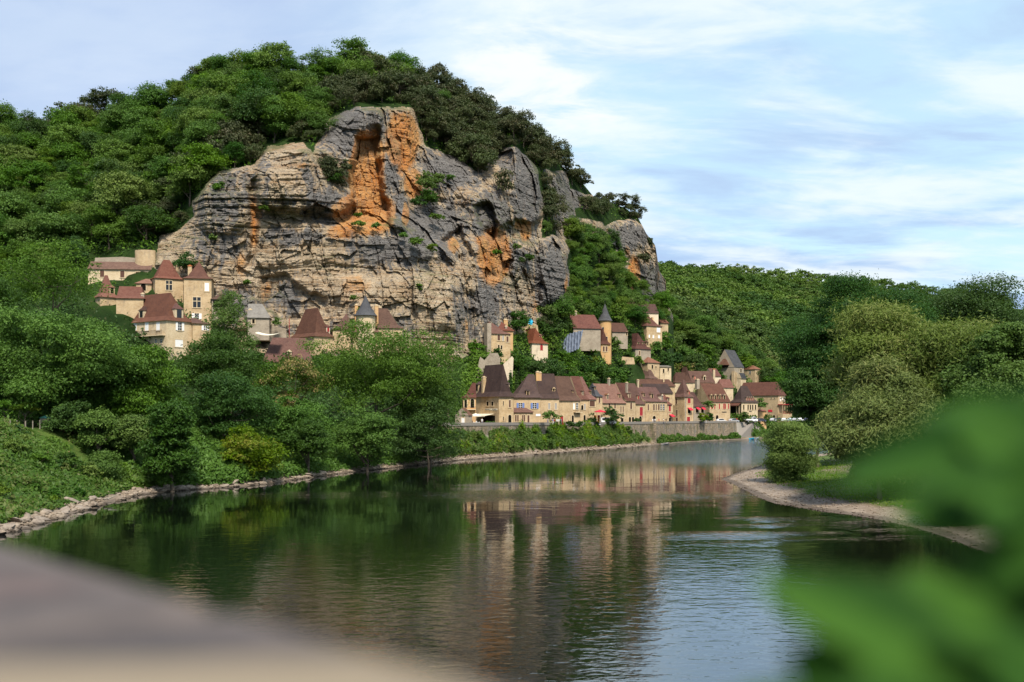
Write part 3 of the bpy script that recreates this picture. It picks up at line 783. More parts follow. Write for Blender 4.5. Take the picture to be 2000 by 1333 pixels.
def plant(kind, p, s, seed, label, group, sz=None):
    rng = np.random.RandomState(seed)
    cm, tm = PROTO[kind][rng.randint(len(PROTO[kind]))]
    nm, ct = LAB[kind]
    t = empty(nm, p, rng.rand() * 6.28); tag(t, label, ct, group)
    t.scale = (s, s, sz or s * (.9 + .25 * rng.rand()))
    link("trunk" if kind != 'shrub' else "stem", tm, t); link("crown", cm, t)
    return t

def poisson(ncand, region, D, spacing, seed, accept):
    """points on a hill surface, kept apart by a real distance"""
    rng = np.random.RandomState(seed)
    pts = []; cells = {}
    x0, y0, x1, y1 = region
    for _ in range(ncand):
        px = x0 + (x1 - x0) * rng.rand(); py = y0 + (y1 - y0) * rng.rand()
        if not accept(px, py): continue
        d = float(D(px, py)); p = np.array([(px - HX) / F * d, d, EYE + (HY - py) / F * d])
        sp_ = spacing(px, py)
        key = tuple((p // 6).astype(int)); ok = True
        for a in (-1, 0, 1):
            for b in (-1, 0, 1):
                for c in (-1, 0, 1):
                    for qv in cells.get((key[0] + a, key[1] + b, key[2] + c), ()):
                        if ((qv - p) ** 2).sum() < sp_ * sp_: ok = False; break
                    if not ok: break
                if not ok: break
            if not ok: break
        if ok:
            cells.setdefault(key, []).append(p); pts.append((px, py, p))
    return pts

def in_poly(px, py, poly):
    return float(sd_poly(np.array([px]), np.array([py]), poly)[0])
def rock_sd(px, py): return min(in_poly(px, py, r) for r in ROCK)
# the evergreen belt: the right shoulder, and a fringe along the cliff top
def oakness(px, py):
    v = np.interp(px, [380, 600, 760, 840], [0, .25, .5, 1.0]) * 1.0
    if px < 860 and py < top_hill(px) + 70: v *= .3
    if rock_sd(px, py) < 40 and px < 860: v = max(v, .8)
    if px > 1060 and py > 480: v = 0.05
    return v
def acc_hill(px, py):
    if py < top_hill(px) + 1 or py > 640: return False
    if px < 330 and py > 545 - .1 * px: return False
    if 160 < px < 330 and py > 488: return False
    if px > 330 and px < 1050 and py > 560: return False
    return rock_sd(px, py) > 3
pts = poisson(16000, (-60, 100, 1300, 640), D_hill, lambda px, py: 5.2 if (px < 860 and oakness(px, py) < .6) else 3.7, 3, acc_hill)
rngw = random.Random(4)
ndec = noak = 0; REST = []
for i, (px, py, p) in enumerate(sorted(pts, key=lambda t: t[2][1])):
    oak = rngw.random() < oakness(px, py)
    slope = px > 1060 and py > 455
    if slope: oak = False
    elif (oak and noak >= 297) or (not oak and ndec >= 225): oak = not oak
    if oak and noak >= 297: REST.append((px, py, p)); continue
    if slope:
        lb, gp = 'leafy green tree on the steep slope between the two cliffs', 'trees on the slope between the cliffs'
    elif oak:
        lb, gp = 'dark evergreen oak clinging to the rocky hill around the cliff', 'evergreen oaks on the hill'
    else:
        lb, gp = 'fresh green broadleaf tree in the wood on the hill above the cliff', 'broadleaf trees of the hill wood'
    if oak: noak += 1
    else: ndec += 1
    s = (.55 + .9 * rngw.random() ** 1.3)
    if not oak and px > 1060: s *= .8
    if not oak and px < 700: s *= 1.15
    if oak: s *= 1.22
    if oak and px > 1180: s *= .85
    edge_d = py - top_hill(px)
    plant('oak' if oak else 'dec', (p[0], p[1], p[2] - .6), s, i, lb, gp)
print("hill trees", ndec, noak, len(REST))

# ------------------------------------------------------------------ the wood on the far hill: one mass
def mass(name, pts, size_fn, nleaf, leaf, mat, label, seed, kind="stuff", cat="trees"):
    rng = np.random.RandomState(seed); V = []; Fc = []; Cc = []; o = 0
    protos = []
    for k in range(6):
        cl_ = crown_clumps(3.6, 3.6, 3.2, 3.6, 11, 1.9, rng, -.45)
        protos.append(leaf_cloud(cl_, nleaf, leaf, rng, up=.5))
    for (px, py, p) in pts:
        v, f, c = protos[rng.randint(6)]
        a = rng.rand() * 6.28; s = size_fn(px, py) * (.6 + .8 * rng.rand()); lf = float(fbm(np.array([p[0] * .012]), np.array([p[1] * .012 + p[2] * .02]), octv=3)[0])
        R_ = np.array([[cos(a), -sin(a), 0], [sin(a), cos(a), 0], [0, 0, 1]])
        V.append((v @ R_.T) * s + p - np.array([0, 0, .8])); Fc.append(f + o); o += len(v)
        cc = c.copy(); cc[:, 0] = np.clip(cc[:, 0] * .5 + .45 * rng.rand() + .9 * lf, 0, 1); cc[:, 1] = cc[:, 1] * rng.rand() * 1.0 + .3 * lf
        Cc.append(cc)
    me = mesh_np(name, np.concatenate(V), np.concatenate(Fc), [mat]); set_color(me, "leaf", np.concatenate(Cc))
    return tag(link(name, me), label, cat, kind=kind)
if REST: mass("hill_woods", REST, lambda px, py: .9, 1500, .42, m_leaf_oak, "dark evergreen wood along the hill crest behind the foremost oaks", 20)
pts = poisson(15000, (1200, 518, 1960, 660), D_far, lambda px, py: 6.0 if D_far(px, py) < 700 else 7.6, 8, lambda px, py: py > top_far(px) + 2 and D_far(px, py) > 640)
print("far wood", len(pts))
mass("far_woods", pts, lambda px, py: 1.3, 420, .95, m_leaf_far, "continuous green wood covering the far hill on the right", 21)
pts = poisson(7000, (1240, 585, 1660, 800), D_far, lambda px, py: 5.4, 9, lambda px, py: 478 < D_far(px, py) <= 640 and not (px < 1305 and py < 605) and not (1385 < px < 1500 and D_far(px, py) < 492))
pts.sort(key=lambda t: t[2][1])
NSL = 60
for i, (px, py, p) in enumerate(pts[:NSL]):
    plant('dec', (p[0], p[1], p[2] - .6), 1.15 + .5 * rngw.random(), 900 + i, 'green broadleaf tree on the wooded slope rising behind the church', 'trees on the slope behind the church')
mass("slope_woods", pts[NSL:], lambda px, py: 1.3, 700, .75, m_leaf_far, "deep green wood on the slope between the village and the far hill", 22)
print("near slope", len(pts))
# ================================================================== trees of the river banks
def tree_px(name, label, x0, x1, yt, yb, Y, mat, dens=1.0, size=.36, ncl=None, seed=1, depth=1.0, by=None, cat="tree", taper=0.0, trunk_r=.3, base=None, crk=1.0, **kw):
    """a tree whose crown spans these bearings at the distance Y"""
    s = Y / F
    cxp = (x0 + x1) / 2; bx = by if by is not None else cxp
    x = (bx - HX) * s; zt_ = EYE + (HY - yt) * s; zb = EYE + (HY - yb) * s
    z0 = surf_z(x, Y) if base is None else base
    rx = (x1 - x0) / 2 * s; rz = (zt_ - zb) / 2
    size = size * .82
    n = int(dens * 2.6 * (x1 - x0) * (yt - yb) * -1 / 4 * (0.36 * 170 / (size * Y)) ** 2 * 1.1) + 500
    ncl = ncl or int(np.clip(12 + rx * rz * 1.2, 14, 80))
    cr = .98 * crk * (rx * rx * depth * rz) ** (1 / 3.) / ncl ** (1 / 3.) * 1.15
    kk = max(.1, 1 - cr * .62 / rx)
    return tree(name, label, (x, Y, z0 - .3), rx * kk * 1.12, rx * depth * kk * 1.12, rz * .93, (zt_ + zb) / 2 - z0 + .3, mat, n=n, size=size, nclump=ncl, cr=cr, seed=seed, trunk_h=max(1.5, (zb - z0) + rz * .7), trunk_r=trunk_r,
                lean=((cxp - bx) * s, 0), cat=cat, taper=taper, base_cut=-.95, **kw)

LB = [  # name, label, x0, x1, ytop, ybottom, distance, leaves, density, leaf size
    ("acacia_tree", "feathery light green tree with bare forked branches left of the hillside manor", 15, 195, 462, 610, 192, 'mid', .75, .40, {}),
    ("broadleaf_tree", "dark round tree at the photo's left edge beside the feathery tree", -70, 52, 530, 690, 176, 'deep', 1.0, .40, {}),
    ("ash_tree", "huge bright green spreading tree below the manor, largest on the left bank", -60, 262, 592, 850, 138, 'mid', 1.05, .36, {'trunk_r': .5}),
    ("broadleaf_tree", "rounded green tree directly under the manor's pale balcony", 195, 352, 668, 872, 142, 'mid', 1.0, .36, {}),
    ("maple_tree", "dark leafy maple overhanging the water's edge below the manor", 286, 386, 782, 962, 128, 'deep', 1.1, .36, {}),
    ("conifer_tree", "pointed green tree rising right of the manor tower", 402, 502, 570, 735, 196, 'mid', 1.0, .36, {'taper': .75}),
    ("lime_tree", "dark dense lime tree between the manor and the flowering tree", 345, 505, 655, 800, 165, 'deep', 1.15, .36, {}),
    ("broadleaf_tree", "broad low dark tree above the small dry stone wall", 362, 530, 735, 862, 150, 'deep', 1.0, .34, {}),
    ("silk_tree", "flat topped tree speckled with pinkish blossom beside the long red roof", 492, 640, 700, 810, 180, 'flower', .95, .38, {}),
    ("broadleaf_tree", "mid green tree under the blossoming tree", 500, 628, 770, 872, 164, 'mid', 1.0, .36, {}),
    ("ash_tree", "very large domed ash tree in front of the turreted house", 598, 868, 622, 832, 190, 'mid', 1.15, .40, {'trunk_r': .5}),
    ("ash_tree", "leaning green tree between the big ash and the quay houses", 770, 908, 682, 868, 196, 'mid', 1.05, .40, {}),
    ("poplar_tree", "slim open tree against the pale foot of the cliff", 848, 902, 642, 740, 226, 'mid', .8, .40, {'taper': .4}),
    ("maple_tree", "bright leafy maple hanging over the river under the big ash", 662, 772, 792, 922, 171, 'mid', 1.15, .38, {}),
    ("hazel_tree", "dark bushy tree at the waterline beside the terrace of the first quay house", 765, 908, 778, 914, 187, 'deep', 1.15, .38, {}),
    ("elder_bush", "dark glossy bush above the rocky shore below the blossoming tree", 556, 648, 812, 905, 157, 'deep', 1.1, .36, {}),
    ("lime_bush", "yellow green bush on the shore beside the dry stone wall", 418, 545, 838, 938, 143, 'lime', 1.0, .36, {}),
    ("willow_bush", "fine leaved grey green bush on the grassy slope at the water's edge", 152, 252, 888, 972, 124, 'mid', 1.0, .26, {}),
    ("hazel_bush", "low green bush at the top of the bank slope under the huge ash tree", 90, 180, 792, 850, 131, 'deep', 1.2, .32, {}),
    ("hazel_bush", "broad bush on the bank edge left of the leafy maple", 215, 305, 806, 885, 132, 'mid', 1.2, .32, {}),
    ("hazel_bush", "rounded bush on the bank between the slope and the huge ash trunk", 150, 232, 812, 868, 129, 'mid', 1.2, .32, {}),
    # right bank
    ("poplar_tree", "tall dark green tree behind the pale willow", 1550, 1815, 545, 850, 168, 'deep', 2.2, .36, {'trunk_r': .5}),
    ("broadleaf_tree", "dark tree whose branches droop to the river behind the pale willow", 1540, 1655, 682, 880, 164, 'deep', 1.5, .36, {}),
    ("poplar_tree", "dark upright tree at the top right against the sky", 1780, 1990, 536, 760, 195, 'deep', 4.0, .42, {'taper': .15, 'crk': 1.3, 'ncl': 50}),
    ("broadleaf_tree", "bright green tree at the right edge behind the blurred leaves", 1840, 2110, 628, 960, 104, 'mid', 1.0, .30, {}),
    ("broadleaf_tree", "mid green tree between the dark upright tree and the willow", 1880, 2150, 640, 900, 150, 'mid', 1.0, .4, {}),
    ("willow_tree", "large pale grey green willow leaning over the gravel spit", 1640, 1945, 590, 935, 114, 'willow', 1.5, .30, {'long': 1.8, 'droop': .5, 'trunk_r': .5, 'crk': 1.4, 'shell': .35}),
    ("willow_tree", "lower spreading willow hanging over the water at the head of the spit", 1632, 1805, 712, 955, 107, 'willow', 1.15, .28, {'long': 1.8, 'droop': .5, 'crk': 1.4, 'shell': .35}),
    ("willow_bush", "lone bushy young willow standing on the gravel spit", 1494, 1588, 830, 948, 139, 'lwillow', 1.7, .22, {'long': 1.7, 'crk': 1.45, 'shell': .3, 'taper': .3, 'ncl': 30}),
    ("willow_bush", "low dark bush under the pale willow beside the sandy patch", 1700, 1800, 905, 968, 112, 'deep', 1.0, .26, {}),
    ("willow_bush", "low green bush on the gravel shore behind the blurred leaves", 1820, 1985, 905, 1035, 88, 'mid', 1.0, .24, {}),
]
m_leaf_lw = leaf_mat("leaves_young_willow", (.075, .145, .028), (.19, .29, .06), None, .3)
LM = {'mid': m_leaf_mid, 'deep': m_leaf_deep, 'lime': m_leaf_lime, 'willow': m_leaf_willow, 'flower': m_leaf_flower, 'lwillow': m_leaf_lw}
for i, (nm, lb, x0, x1, yt, yb, Y, mt, dn, sz, kw) in enumerate(LB):
    tree_px(nm, lb, x0, x1, yt, yb, Y, LM[mt], dn, sz, seed=40 + i, cat="bush" if "bush" in nm else "tree", **kw)

# ------------------------------------------------------------------ weeds on the banks: uncountable, one mass per stretch
def weeds(name, label, n, sampler, size, mat, hgt_, seed, cat="weeds"):
    rng = np.random.RandomState(seed)
    x, y, z, k = sampler(n, rng)
    m = len(x)
    hh = hgt_ * (.15 + .85 * rng.rand(m)) * (.35 + 1.1 * k)
    c = np.stack([x, y, z + hh], -1)
    nrm = rand_dirs(m, rng) * .8 + np.array([.15, -.35, .7]); nrm /= np.linalg.norm(nrm, axis=1)[:, None]
    t = rand_dirs(m, rng); t[:, 2] += .5; t = t - (t * nrm).sum(1)[:, None] * nrm; t /= np.linalg.norm(t, axis=1)[:, None] + 1e-9
    b = np.cross(nrm, t); s = size * (.6 + .8 * rng.rand(m))
    L = (s * .7)[:, None]; W_ = (s * .36)[:, None]
    v = np.stack([c - t * L, c + b * W_, c + t * L, c - b * W_], 1).reshape(-1, 3)
    col = np.stack([np.clip(.25 + .5 * rng.rand(m) + .5 * (k - .5), 0, 1), np.clip(rng.rand(m) * .75 + .3 * fbm(x * .2, y * .2), 0, 1), np.zeros(m)], -1)
    me = mesh_np(name, v, np.arange(4 * m).reshape(m, 4), [mat]); set_color(me, "leaf", np.repeat(col, 4, 0))
    return tag(link(name, me), label, cat, kind="stuff")
def left_samp(px0, px1, d0, d1, thr=-1.0):
    def f(n, rng):
        # along the shore, then inland
        pl = np.array(LEFT); seg = np.linalg.norm(np.diff(pl, axis=0), axis=1); 
        pxs = HX + F * pl[:, 0] / np.maximum(pl[:, 1], 1)
        ia = np.interp(px0, pxs[4:], np.arange(4, len(pl))); ib = np.interp(px1, pxs[4:], np.arange(4, len(pl)))
        t = ia + (ib - ia) * rng.rand(n); i = np.clip(t.astype(int), 0, len(pl) - 2); f_ = (t - i)[:, None]
        p = pl[i] * (1 - f_) + pl[i + 1] * f_; dr = pl[i + 1] - pl[i]; dr /= np.linalg.norm(dr, axis=1)[:, None]
        nn = np.stack([-dr[:, 1], dr[:, 0]], -1)
        d = d0 + (d1 - d0) * rng.rand(n)
        q_ = p + nn * d[:, None]; x, y = q_[:, 0], q_[:, 1]
        k = np.clip(.5 + .9 * fbm(x * .35, y * .35, octv=3) + .5 * fbm(x * .08, y * .08, octv=2), 0, 1.3)
        keep = (rng.rand(n) < .25 + k) & (k > thr)
        return x[keep], y[keep], ground_z(x[keep], y[keep]), k[keep]
    return f
weeds("bank_weeds", "tangle of green weeds and brambles on the steep left bank", 150000, left_samp(-140, 330, 1.3, 34), .34, m_leaf_bank, .9, 61)
weeds("bank_undergrowth", "undergrowth of the bank under the riverside trees", 100000, left_samp(318, 900, .6, 18), .34, m_leaf_mid, 1.5, 62)
weeds("quay_weeds", "thick green weeds on the stony slope below the quay wall", 60000, left_samp(893, 1275, 1.2, 4.9, .22), .36, m_leaf_bank, 1.7, 63)
weeds("quay_lime_weeds", "pale yellow green weeds in patches on the slope below the quay", 26000, left_samp(893, 1275, 1.2, 4.9, .75), .36, m_leaf_lime, 2.3, 68)
weeds("bank_lime_weeds", "brighter patches of nettles on the left bank slope", 30000, left_samp(-140, 330, 2.0, 18, .8), .32, m_leaf_mid, 1.1, 69)
weeds("dry_grass", "tufts of dry straw coloured grass on the left bank slope", 5000, left_samp(40, 330, 6, 17, .62), .34, m_leaf_dry, .6, 64)
weeds("wall_foot_weeds", "green weeds at the foot of the quay wall near the water", 14000, left_samp(1285, 1450, .5, 2.6, .1), .45, m_leaf_bank, 1.6, 75)
weeds("far_bank_weeds", "green bushes along the bank beyond the boat ramp", 16000, left_samp(1480, 1700, 1.5, 13), .6, m_leaf_bank, 2.2, 65)
def right_samp(n, rng):
    x = rng.uniform(15, 75, n); y = rng.uniform(78, 178, n)
    d = -sd_poly(x, y, RIGHT_POLY)
    g = np.clip(smoothstep(4.6, 6.6, d + 2 * fbm(x * .3, y * .3)) * (1 - .75 * smoothstep(13, 19, d)), 0, 1) + .35 * smoothstep(20, 30, d)
    keep = (d > 4) & (rng.rand(n) < g)
    return x[keep], y[keep], ground_z(x[keep], y[keep]), np.clip(.5 + fbm(x[keep] * .3, y[keep] * .3), 0, 1)
weeds("spit_grass", "short bright grass growing on the gravel spit", 60000, right_samp, .16, m_leaf_lime, .22, 66, "grass")

# ------------------------------------------------------------------ boulders and rubble of the left shore
m_stone, nt, out = new_mat("shore_stone")
geo = nt.add('ShaderNodeNewGeometry'); n1 = nt.noise(geo.outputs['Position'], 2.5, 6, .65); oi = nt.add('ShaderNodeObjectInfo')
c = nt.mix(nt.smooth(n1, .3, .7), (.17, .125, .09), (.36, .295, .225)); c = nt.mix(nt.math('MULTIPLY', oi.outputs['Random'], .5), c, (.22, .19, .17))
sz = nt.add('ShaderNodeSeparateXYZ'); nt.l.new(geo.outputs['Position'], sz.inputs[0]); c = nt.mix(nt.math('MULTIPLY', nt.smooth(nt.math('ADD', sz.outputs[2], nt.math('MULTIPLY', n1, .25)), .42, .20), .8), c, (.045, .036, .028))
principled(nt, out, c, .95, .1, n1, .8, .12)
def rock_mesh(seed, sub=2):
    bm = bmesh.new(); bmesh.ops.create_icosphere(bm, subdivisions=sub, radius=1.0)
    rng = np.random.RandomState(seed)
    pl = rand_dirs(9, rng)
    for v in bm.verts:
        c_ = np.array(v.co); r = 1.0
        for d in pl:
            k = float(c_ @ d)
            if k > .55: r = min(r, (.55 + .12 * rng.rand() * 0) / k + .02)
        v.co = v.co * r
    me = bpy.data.meshes.new("boulder"); bm.to_mesh(me); bm.free(); me.materials.append(m_stone)
    return me
RK = [rock_mesh(i) for i in range(6)]
rngb = np.random.RandomState(9)
pl = np.array(LEFT); pxs = HX + F * pl[:, 0] / np.maximum(pl[:, 1], 1)
def shore_pt(px, d):
    ia = np.interp(px, pxs[4:], np.arange(4, len(pl))); i = min(int(ia), len(pl) - 2); f_ = ia - i
    p = pl[i] * (1 - f_) + pl[i + 1] * f_; dr = pl[i + 1] - pl[i]; dr = dr / np.linalg.norm(dr)
    return p[0] - dr[1] * d, p[1] + dr[0] * d, math.atan2(dr[1], dr[0])
nb = 0
for k in range(260):
    px = rngb.uniform(-20, 900) if k < 190 else rngb.uniform(895, 1260)
    if float(fbm(np.array([px * .03]), np.array([2.0]), octv=2)[0]) < -.12 and rngb.rand() < .8: px = min(900, px + 40) if px < 860 else px
    d = rngb.uniform(-.3, 1.7); x, y, a = shore_pt(px, d)
    s = rngb.uniform(.3, .85) * (1.0 if px < 500 else .85) * (1.25 if rngb.rand() < .15 else 1)
    o = link("boulder", RK[rngb.randint(6)], None, (x, y, float(ground_z(x, y)) + s * .12))
    o.rotation_euler = (rngb.uniform(-.4, .4), rngb.uniform(-.4, .4), a + rngb.uniform(-.8, .8)); o.scale = (s * rngb.uniform(.9, 1.7), s * rngb.uniform(.7, 1.1), s * rngb.uniform(.4, .7))
    if px < 900: tag(o, "pale broken boulder at the water's edge under the left bank trees", "boulder", "boulders along the left shore")
    else: tag(o, "small pale boulder at the foot of the weedy slope below the quay", "boulder", "boulders below the quay")
rv = []; rf = []; ro = 0
base_me = rock_mesh(77, 1); bv = np.array([v.co[:] for v in base_me.vertices]); bf = np.array([p.vertices[:] for p in base_me.polygons])
for k in range(4200):
    px = rngb.uniform(-60, 1300); d = rngb.uniform(-.4, 1.9); x, y, a = shore_pt(px, d)
    if float(fbm(np.array([px * .03]), np.array([2.0]), octv=2)[0]) < rngb.uniform(-.5, .1): continue
    s = rngb.uniform(.10, .34) * (1 if px < 700 else 1.15); R_ = np.array(Matrix.Rotation(rngb.rand() * 6.28, 3, 'Z') @ Matrix.Rotation(rngb.uniform(-.5, .5), 3, 'X'))
    v = (bv * s * rngb.uniform(.6, 1.5, 3) * np.array([1.2, 1, .7])) @ R_.T + np.array([x, y, float(ground_z(x, y)) + s * .2])
    rv.append(v); rf.append(bf + ro); ro += len(bv)
tag(link("rubble", mesh_np("rubble", np.concatenate(rv), np.concatenate(rf), [m_stone])), "broken pale stones strewn along the left shoreline", "rubble", kind="stuff")

# stones and wrack of the gravel spit
sv_ = []; sf_ = []; so_ = 0; plR = np.array(RIGHT); k0 = 6
for k in range(2600):
    i = rngb.randint(k0, k0 + 17); t = rngb.rand(); p = plR[i] * (1 - t) + plR[i + 1] * t; dr = plR[i + 1] - plR[i]; dr = dr / np.linalg.norm(dr)
    d = rngb.uniform(-.3, 6.5); x, y = p[0] - dr[1] * -d, p[1] - dr[0] * d
    if float(-sd_poly(np.array([x]), np.array([y]), RIGHT_POLY)[0]) < -.4: continue
    s = .05 + .16 * rngb.rand() ** 3
    v = bv * s * rngb.uniform(.6, 1.4, 3) * np.array([1.2, 1, .6]) + np.array([x, y, float(ground_z(x, y)) + s * .2])
    sv_.append(v); sf_.append(bf + so_); so_ += len(bv)
tag(link("pebbles", mesh_np("pebbles", np.concatenate(sv_), np.concatenate(sf_), [m_stone])), "scattered pebbles on the gravel spit", "pebbles", kind="stuff")

# separate bushes on the open slope of the left bank
rbs = np.random.RandomState(31)
for k in range(34):
    px = rbs.uniform(-30, 330); d = rbs.uniform(2.2, 15); x, y, a = shore_pt(px, d); z = float(ground_z(x, y)); r = rbs.uniform(.5, 1.25)
    bush("bramble_bush", "leafy bramble bush among the weeds of the open left bank slope", (x, y, z - .1), r, r * .9, r * rbs.uniform(.55, .95), [m_leaf_mid, m_leaf_bank, m_leaf_fresh, m_leaf_deep][rbs.randint(4)], n=int(900 * r * r) + 250, size=.2, nclump=8, seed=800 + k, group="bushes on the left bank slope")
for k in range(30):
    px = rbs.uniform(898, 1268); d = rbs.uniform(1.6, 4.6); x, y, a = shore_pt(px, d); z = float(ground_z(x, y)); r = rbs.uniform(.7, 1.5)
    bush("bramble_bush", "leafy bush on the stony slope under the quay wall", (x, y, z - .1), r, r * .9, r * rbs.uniform(.6, 1.0), [m_leaf_mid, m_leaf_bank, m_leaf_fresh, m_leaf_lime][rbs.randint(4)], n=int(420 * r * r) + 150, size=.32, nclump=8, seed=850 + k, group="bushes under the quay wall")
# ================================================================== building kit
def wall_mat(name, a, b, c, sc=1.6):
    m, nt, out = new_mat(name)
    tcn = nt.add('ShaderNodeTexCoord'); ob = tcn.outputs['Object']
    br = nt.add('ShaderNodeTexVoronoi'); nt.l.new(nt.scalevec(ob, (1, 1, 1.7)), br.inputs['Vector']); br.inputs['Scale'].default_value = 2.4
    n1 = nt.noise(ob, .45, 5, .6); n2 = nt.noise(ob, 3.2, 5, .65)
    oi = nt.add('ShaderNodeObjectInfo')
    col = nt.mix(nt.smooth(n1, .3, .7), a, b); sp = nt.add('ShaderNodeSeparateColor'); nt.l.new(br.outputs['Color'], sp.inputs[0])
    col = nt.mix(nt.math('MULTIPLY', sp.outputs[0], .45), col, c)
    n4 = nt.noise(nt.scalevec(ob, (1, 1, .35)), .9, 6, .65)
    col = nt.mix(nt.math('MULTIPLY', nt.smooth(n2, .52, .75), .65), col, (.20, .15, .10))
    col = nt.mix(nt.math('MULTIPLY', nt.smooth(n4, .52, .72), .7), col, (.23, .18, .13))
    col = nt.mix(nt.math('MULTIPLY', oi.outputs['Random'], .22), col, (.40, .33, .25))
    principled(nt, out, col, .92, .1, n2, .5, .05); return m
def roof_mat(name, a, b, c, spk=.35):
    m, nt, out = new_mat(name)
    tcn = nt.add('ShaderNodeTexCoord'); ob = tcn.outputs['Object']
    n1 = nt.noise(ob, .55, 6, .7); n2 = nt.noise(nt.scalevec(ob, (1, 1, .6)), 2.2, 6, .72); vo = nt.add('ShaderNodeTexVoronoi'); nt.l.new(nt.scalevec(ob, (3.2, 3.2, 4.5)), vo.inputs['Vector']); vo.inputs['Scale'].default_value = 1.0
    wv = nt.add('ShaderNodeTexWave', wave_type='BANDS', bands_direction='Z'); nt.l.new(ob, wv.inputs['Vector']); wv.inputs['Scale'].default_value = 1.3; wv.inputs['Distortion'].default_value = 1.2; wv.inputs['Detail'].default_value = 2
    sp = nt.add('ShaderNodeSeparateColor'); nt.l.new(vo.outputs['Color'], sp.inputs[0])
    col = nt.mix(nt.smooth(n1, .3, .7), a, b)
    col = nt.mix(nt.math('MULTIPLY', sp.outputs[0], .5), col, c)
    col = nt.mix(nt.math('MULTIPLY', nt.smooth(n2, .60, .74), spk), col, (.26, .23, .19))
    oi = nt.add('ShaderNodeObjectInfo'); hs = nt.add('ShaderNodeHueSaturation'); nt.l.new(col, hs.inputs['Color']); nt.val(hs.inputs['Value'], nt.math('ADD', .68, nt.math('MULTIPLY', oi.outputs['Random'], .5))); nt.val(hs.inputs['Saturation'], nt.math('ADD', .85, nt.math('MULTIPLY', nt.math('FRACT', nt.math('MULTIPLY', oi.outputs['Random'], 5.3)), .35))); nt.val(hs.inputs['Hue'], nt.math('ADD', .498, nt.math('MULTIPLY', nt.math('FRACT', nt.math('MULTIPLY', oi.outputs['Random'], 9.1)), .025))); col = hs.outputs[0]
    bh = nt.math('ADD', wv.outputs['Fac'], nt.math('MULTIPLY', n2, .8))
    principled(nt, out, col, .9, .12, bh, .9, .12); return m
def plain(name, col, rough=.7, spec=.2, metal=0.0):
    m, nt, out = new_mat(name)
    tcn = nt.add('ShaderNodeTexCoord'); n1 = nt.noise(tcn.outputs['Object'], 3.0, 4, .6)
    p = principled(nt, out, nt.mix(nt.math('MULTIPLY', nt.smooth(n1, .4, .75), .25), col, tuple(v * .6 for v in col)), rough, spec); p.inputs['Metallic'].default_value = metal
    return m
WM = {'tan': wall_mat("golden_stone", (.34, .225, .115), (.52, .375, .21), (.60, .48, .31)), 'grey': wall_mat("grey_rubble_stone", (.20, .165, .125), (.33, .275, .21), (.42, .36, .28)),
      'cream': wall_mat("cream_stone", (.46, .345, .205), (.60, .475, .31), (.66, .55, .38)), 'ochre': wall_mat("ochre_render", (.50, .27, .10), (.58, .35, .15), (.56, .38, .2)),
      'pale': wall_mat("pale_render", (.62, .50, .36), (.70, .58, .42), (.7, .6, .45))}
RM = {'dark': roof_mat("dark_brown_tiles", (.050, .036, .036), (.085, .060, .056), (.10, .065, .055), .4), 'brown': roof_mat("brown_tiles", (.085, .043, .038), (.13, .065, .055), (.15, .07, .055)),
      'plum': roof_mat("plum_red_tiles", (.085, .040, .036), (.135, .062, .052), (.18, .095, .075)), 'red': roof_mat("red_tiles", (.145, .052, .042), (.20, .078, .060), (.25, .12, .09), .3),
      'slate': roof_mat("grey_slates", (.048, .050, .056), (.085, .087, .092), (.10, .10, .105), .2), 'stone': roof_mat("stone_slabs", (.15, .135, .12), (.24, .22, .19), (.27, .25, .22), .3)}
m_stone_tr = plain("dressed_stone", (.58, .46, .30), .9, .1); m_glass = plain("dark_window_glass", (.012, .014, .016), .12, .5); m_white = plain("white_paint", (.78, .77, .75), .6)
m_redp = plain("red_paint", (.30, .025, .03), .6); m_bluep = plain("blue_paint", (.13, .20, .42), .6); m_brownp = plain("brown_wood", (.10, .050, .035), .7); m_greyp = plain("grey_wood", (.32, .30, .28), .8)
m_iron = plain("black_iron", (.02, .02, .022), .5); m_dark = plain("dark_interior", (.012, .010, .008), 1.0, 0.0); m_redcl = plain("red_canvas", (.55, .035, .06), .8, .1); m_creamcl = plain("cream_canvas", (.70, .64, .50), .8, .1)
m_orange_r = plain("terracotta_pot", (.42, .14, .06), .9, .1)

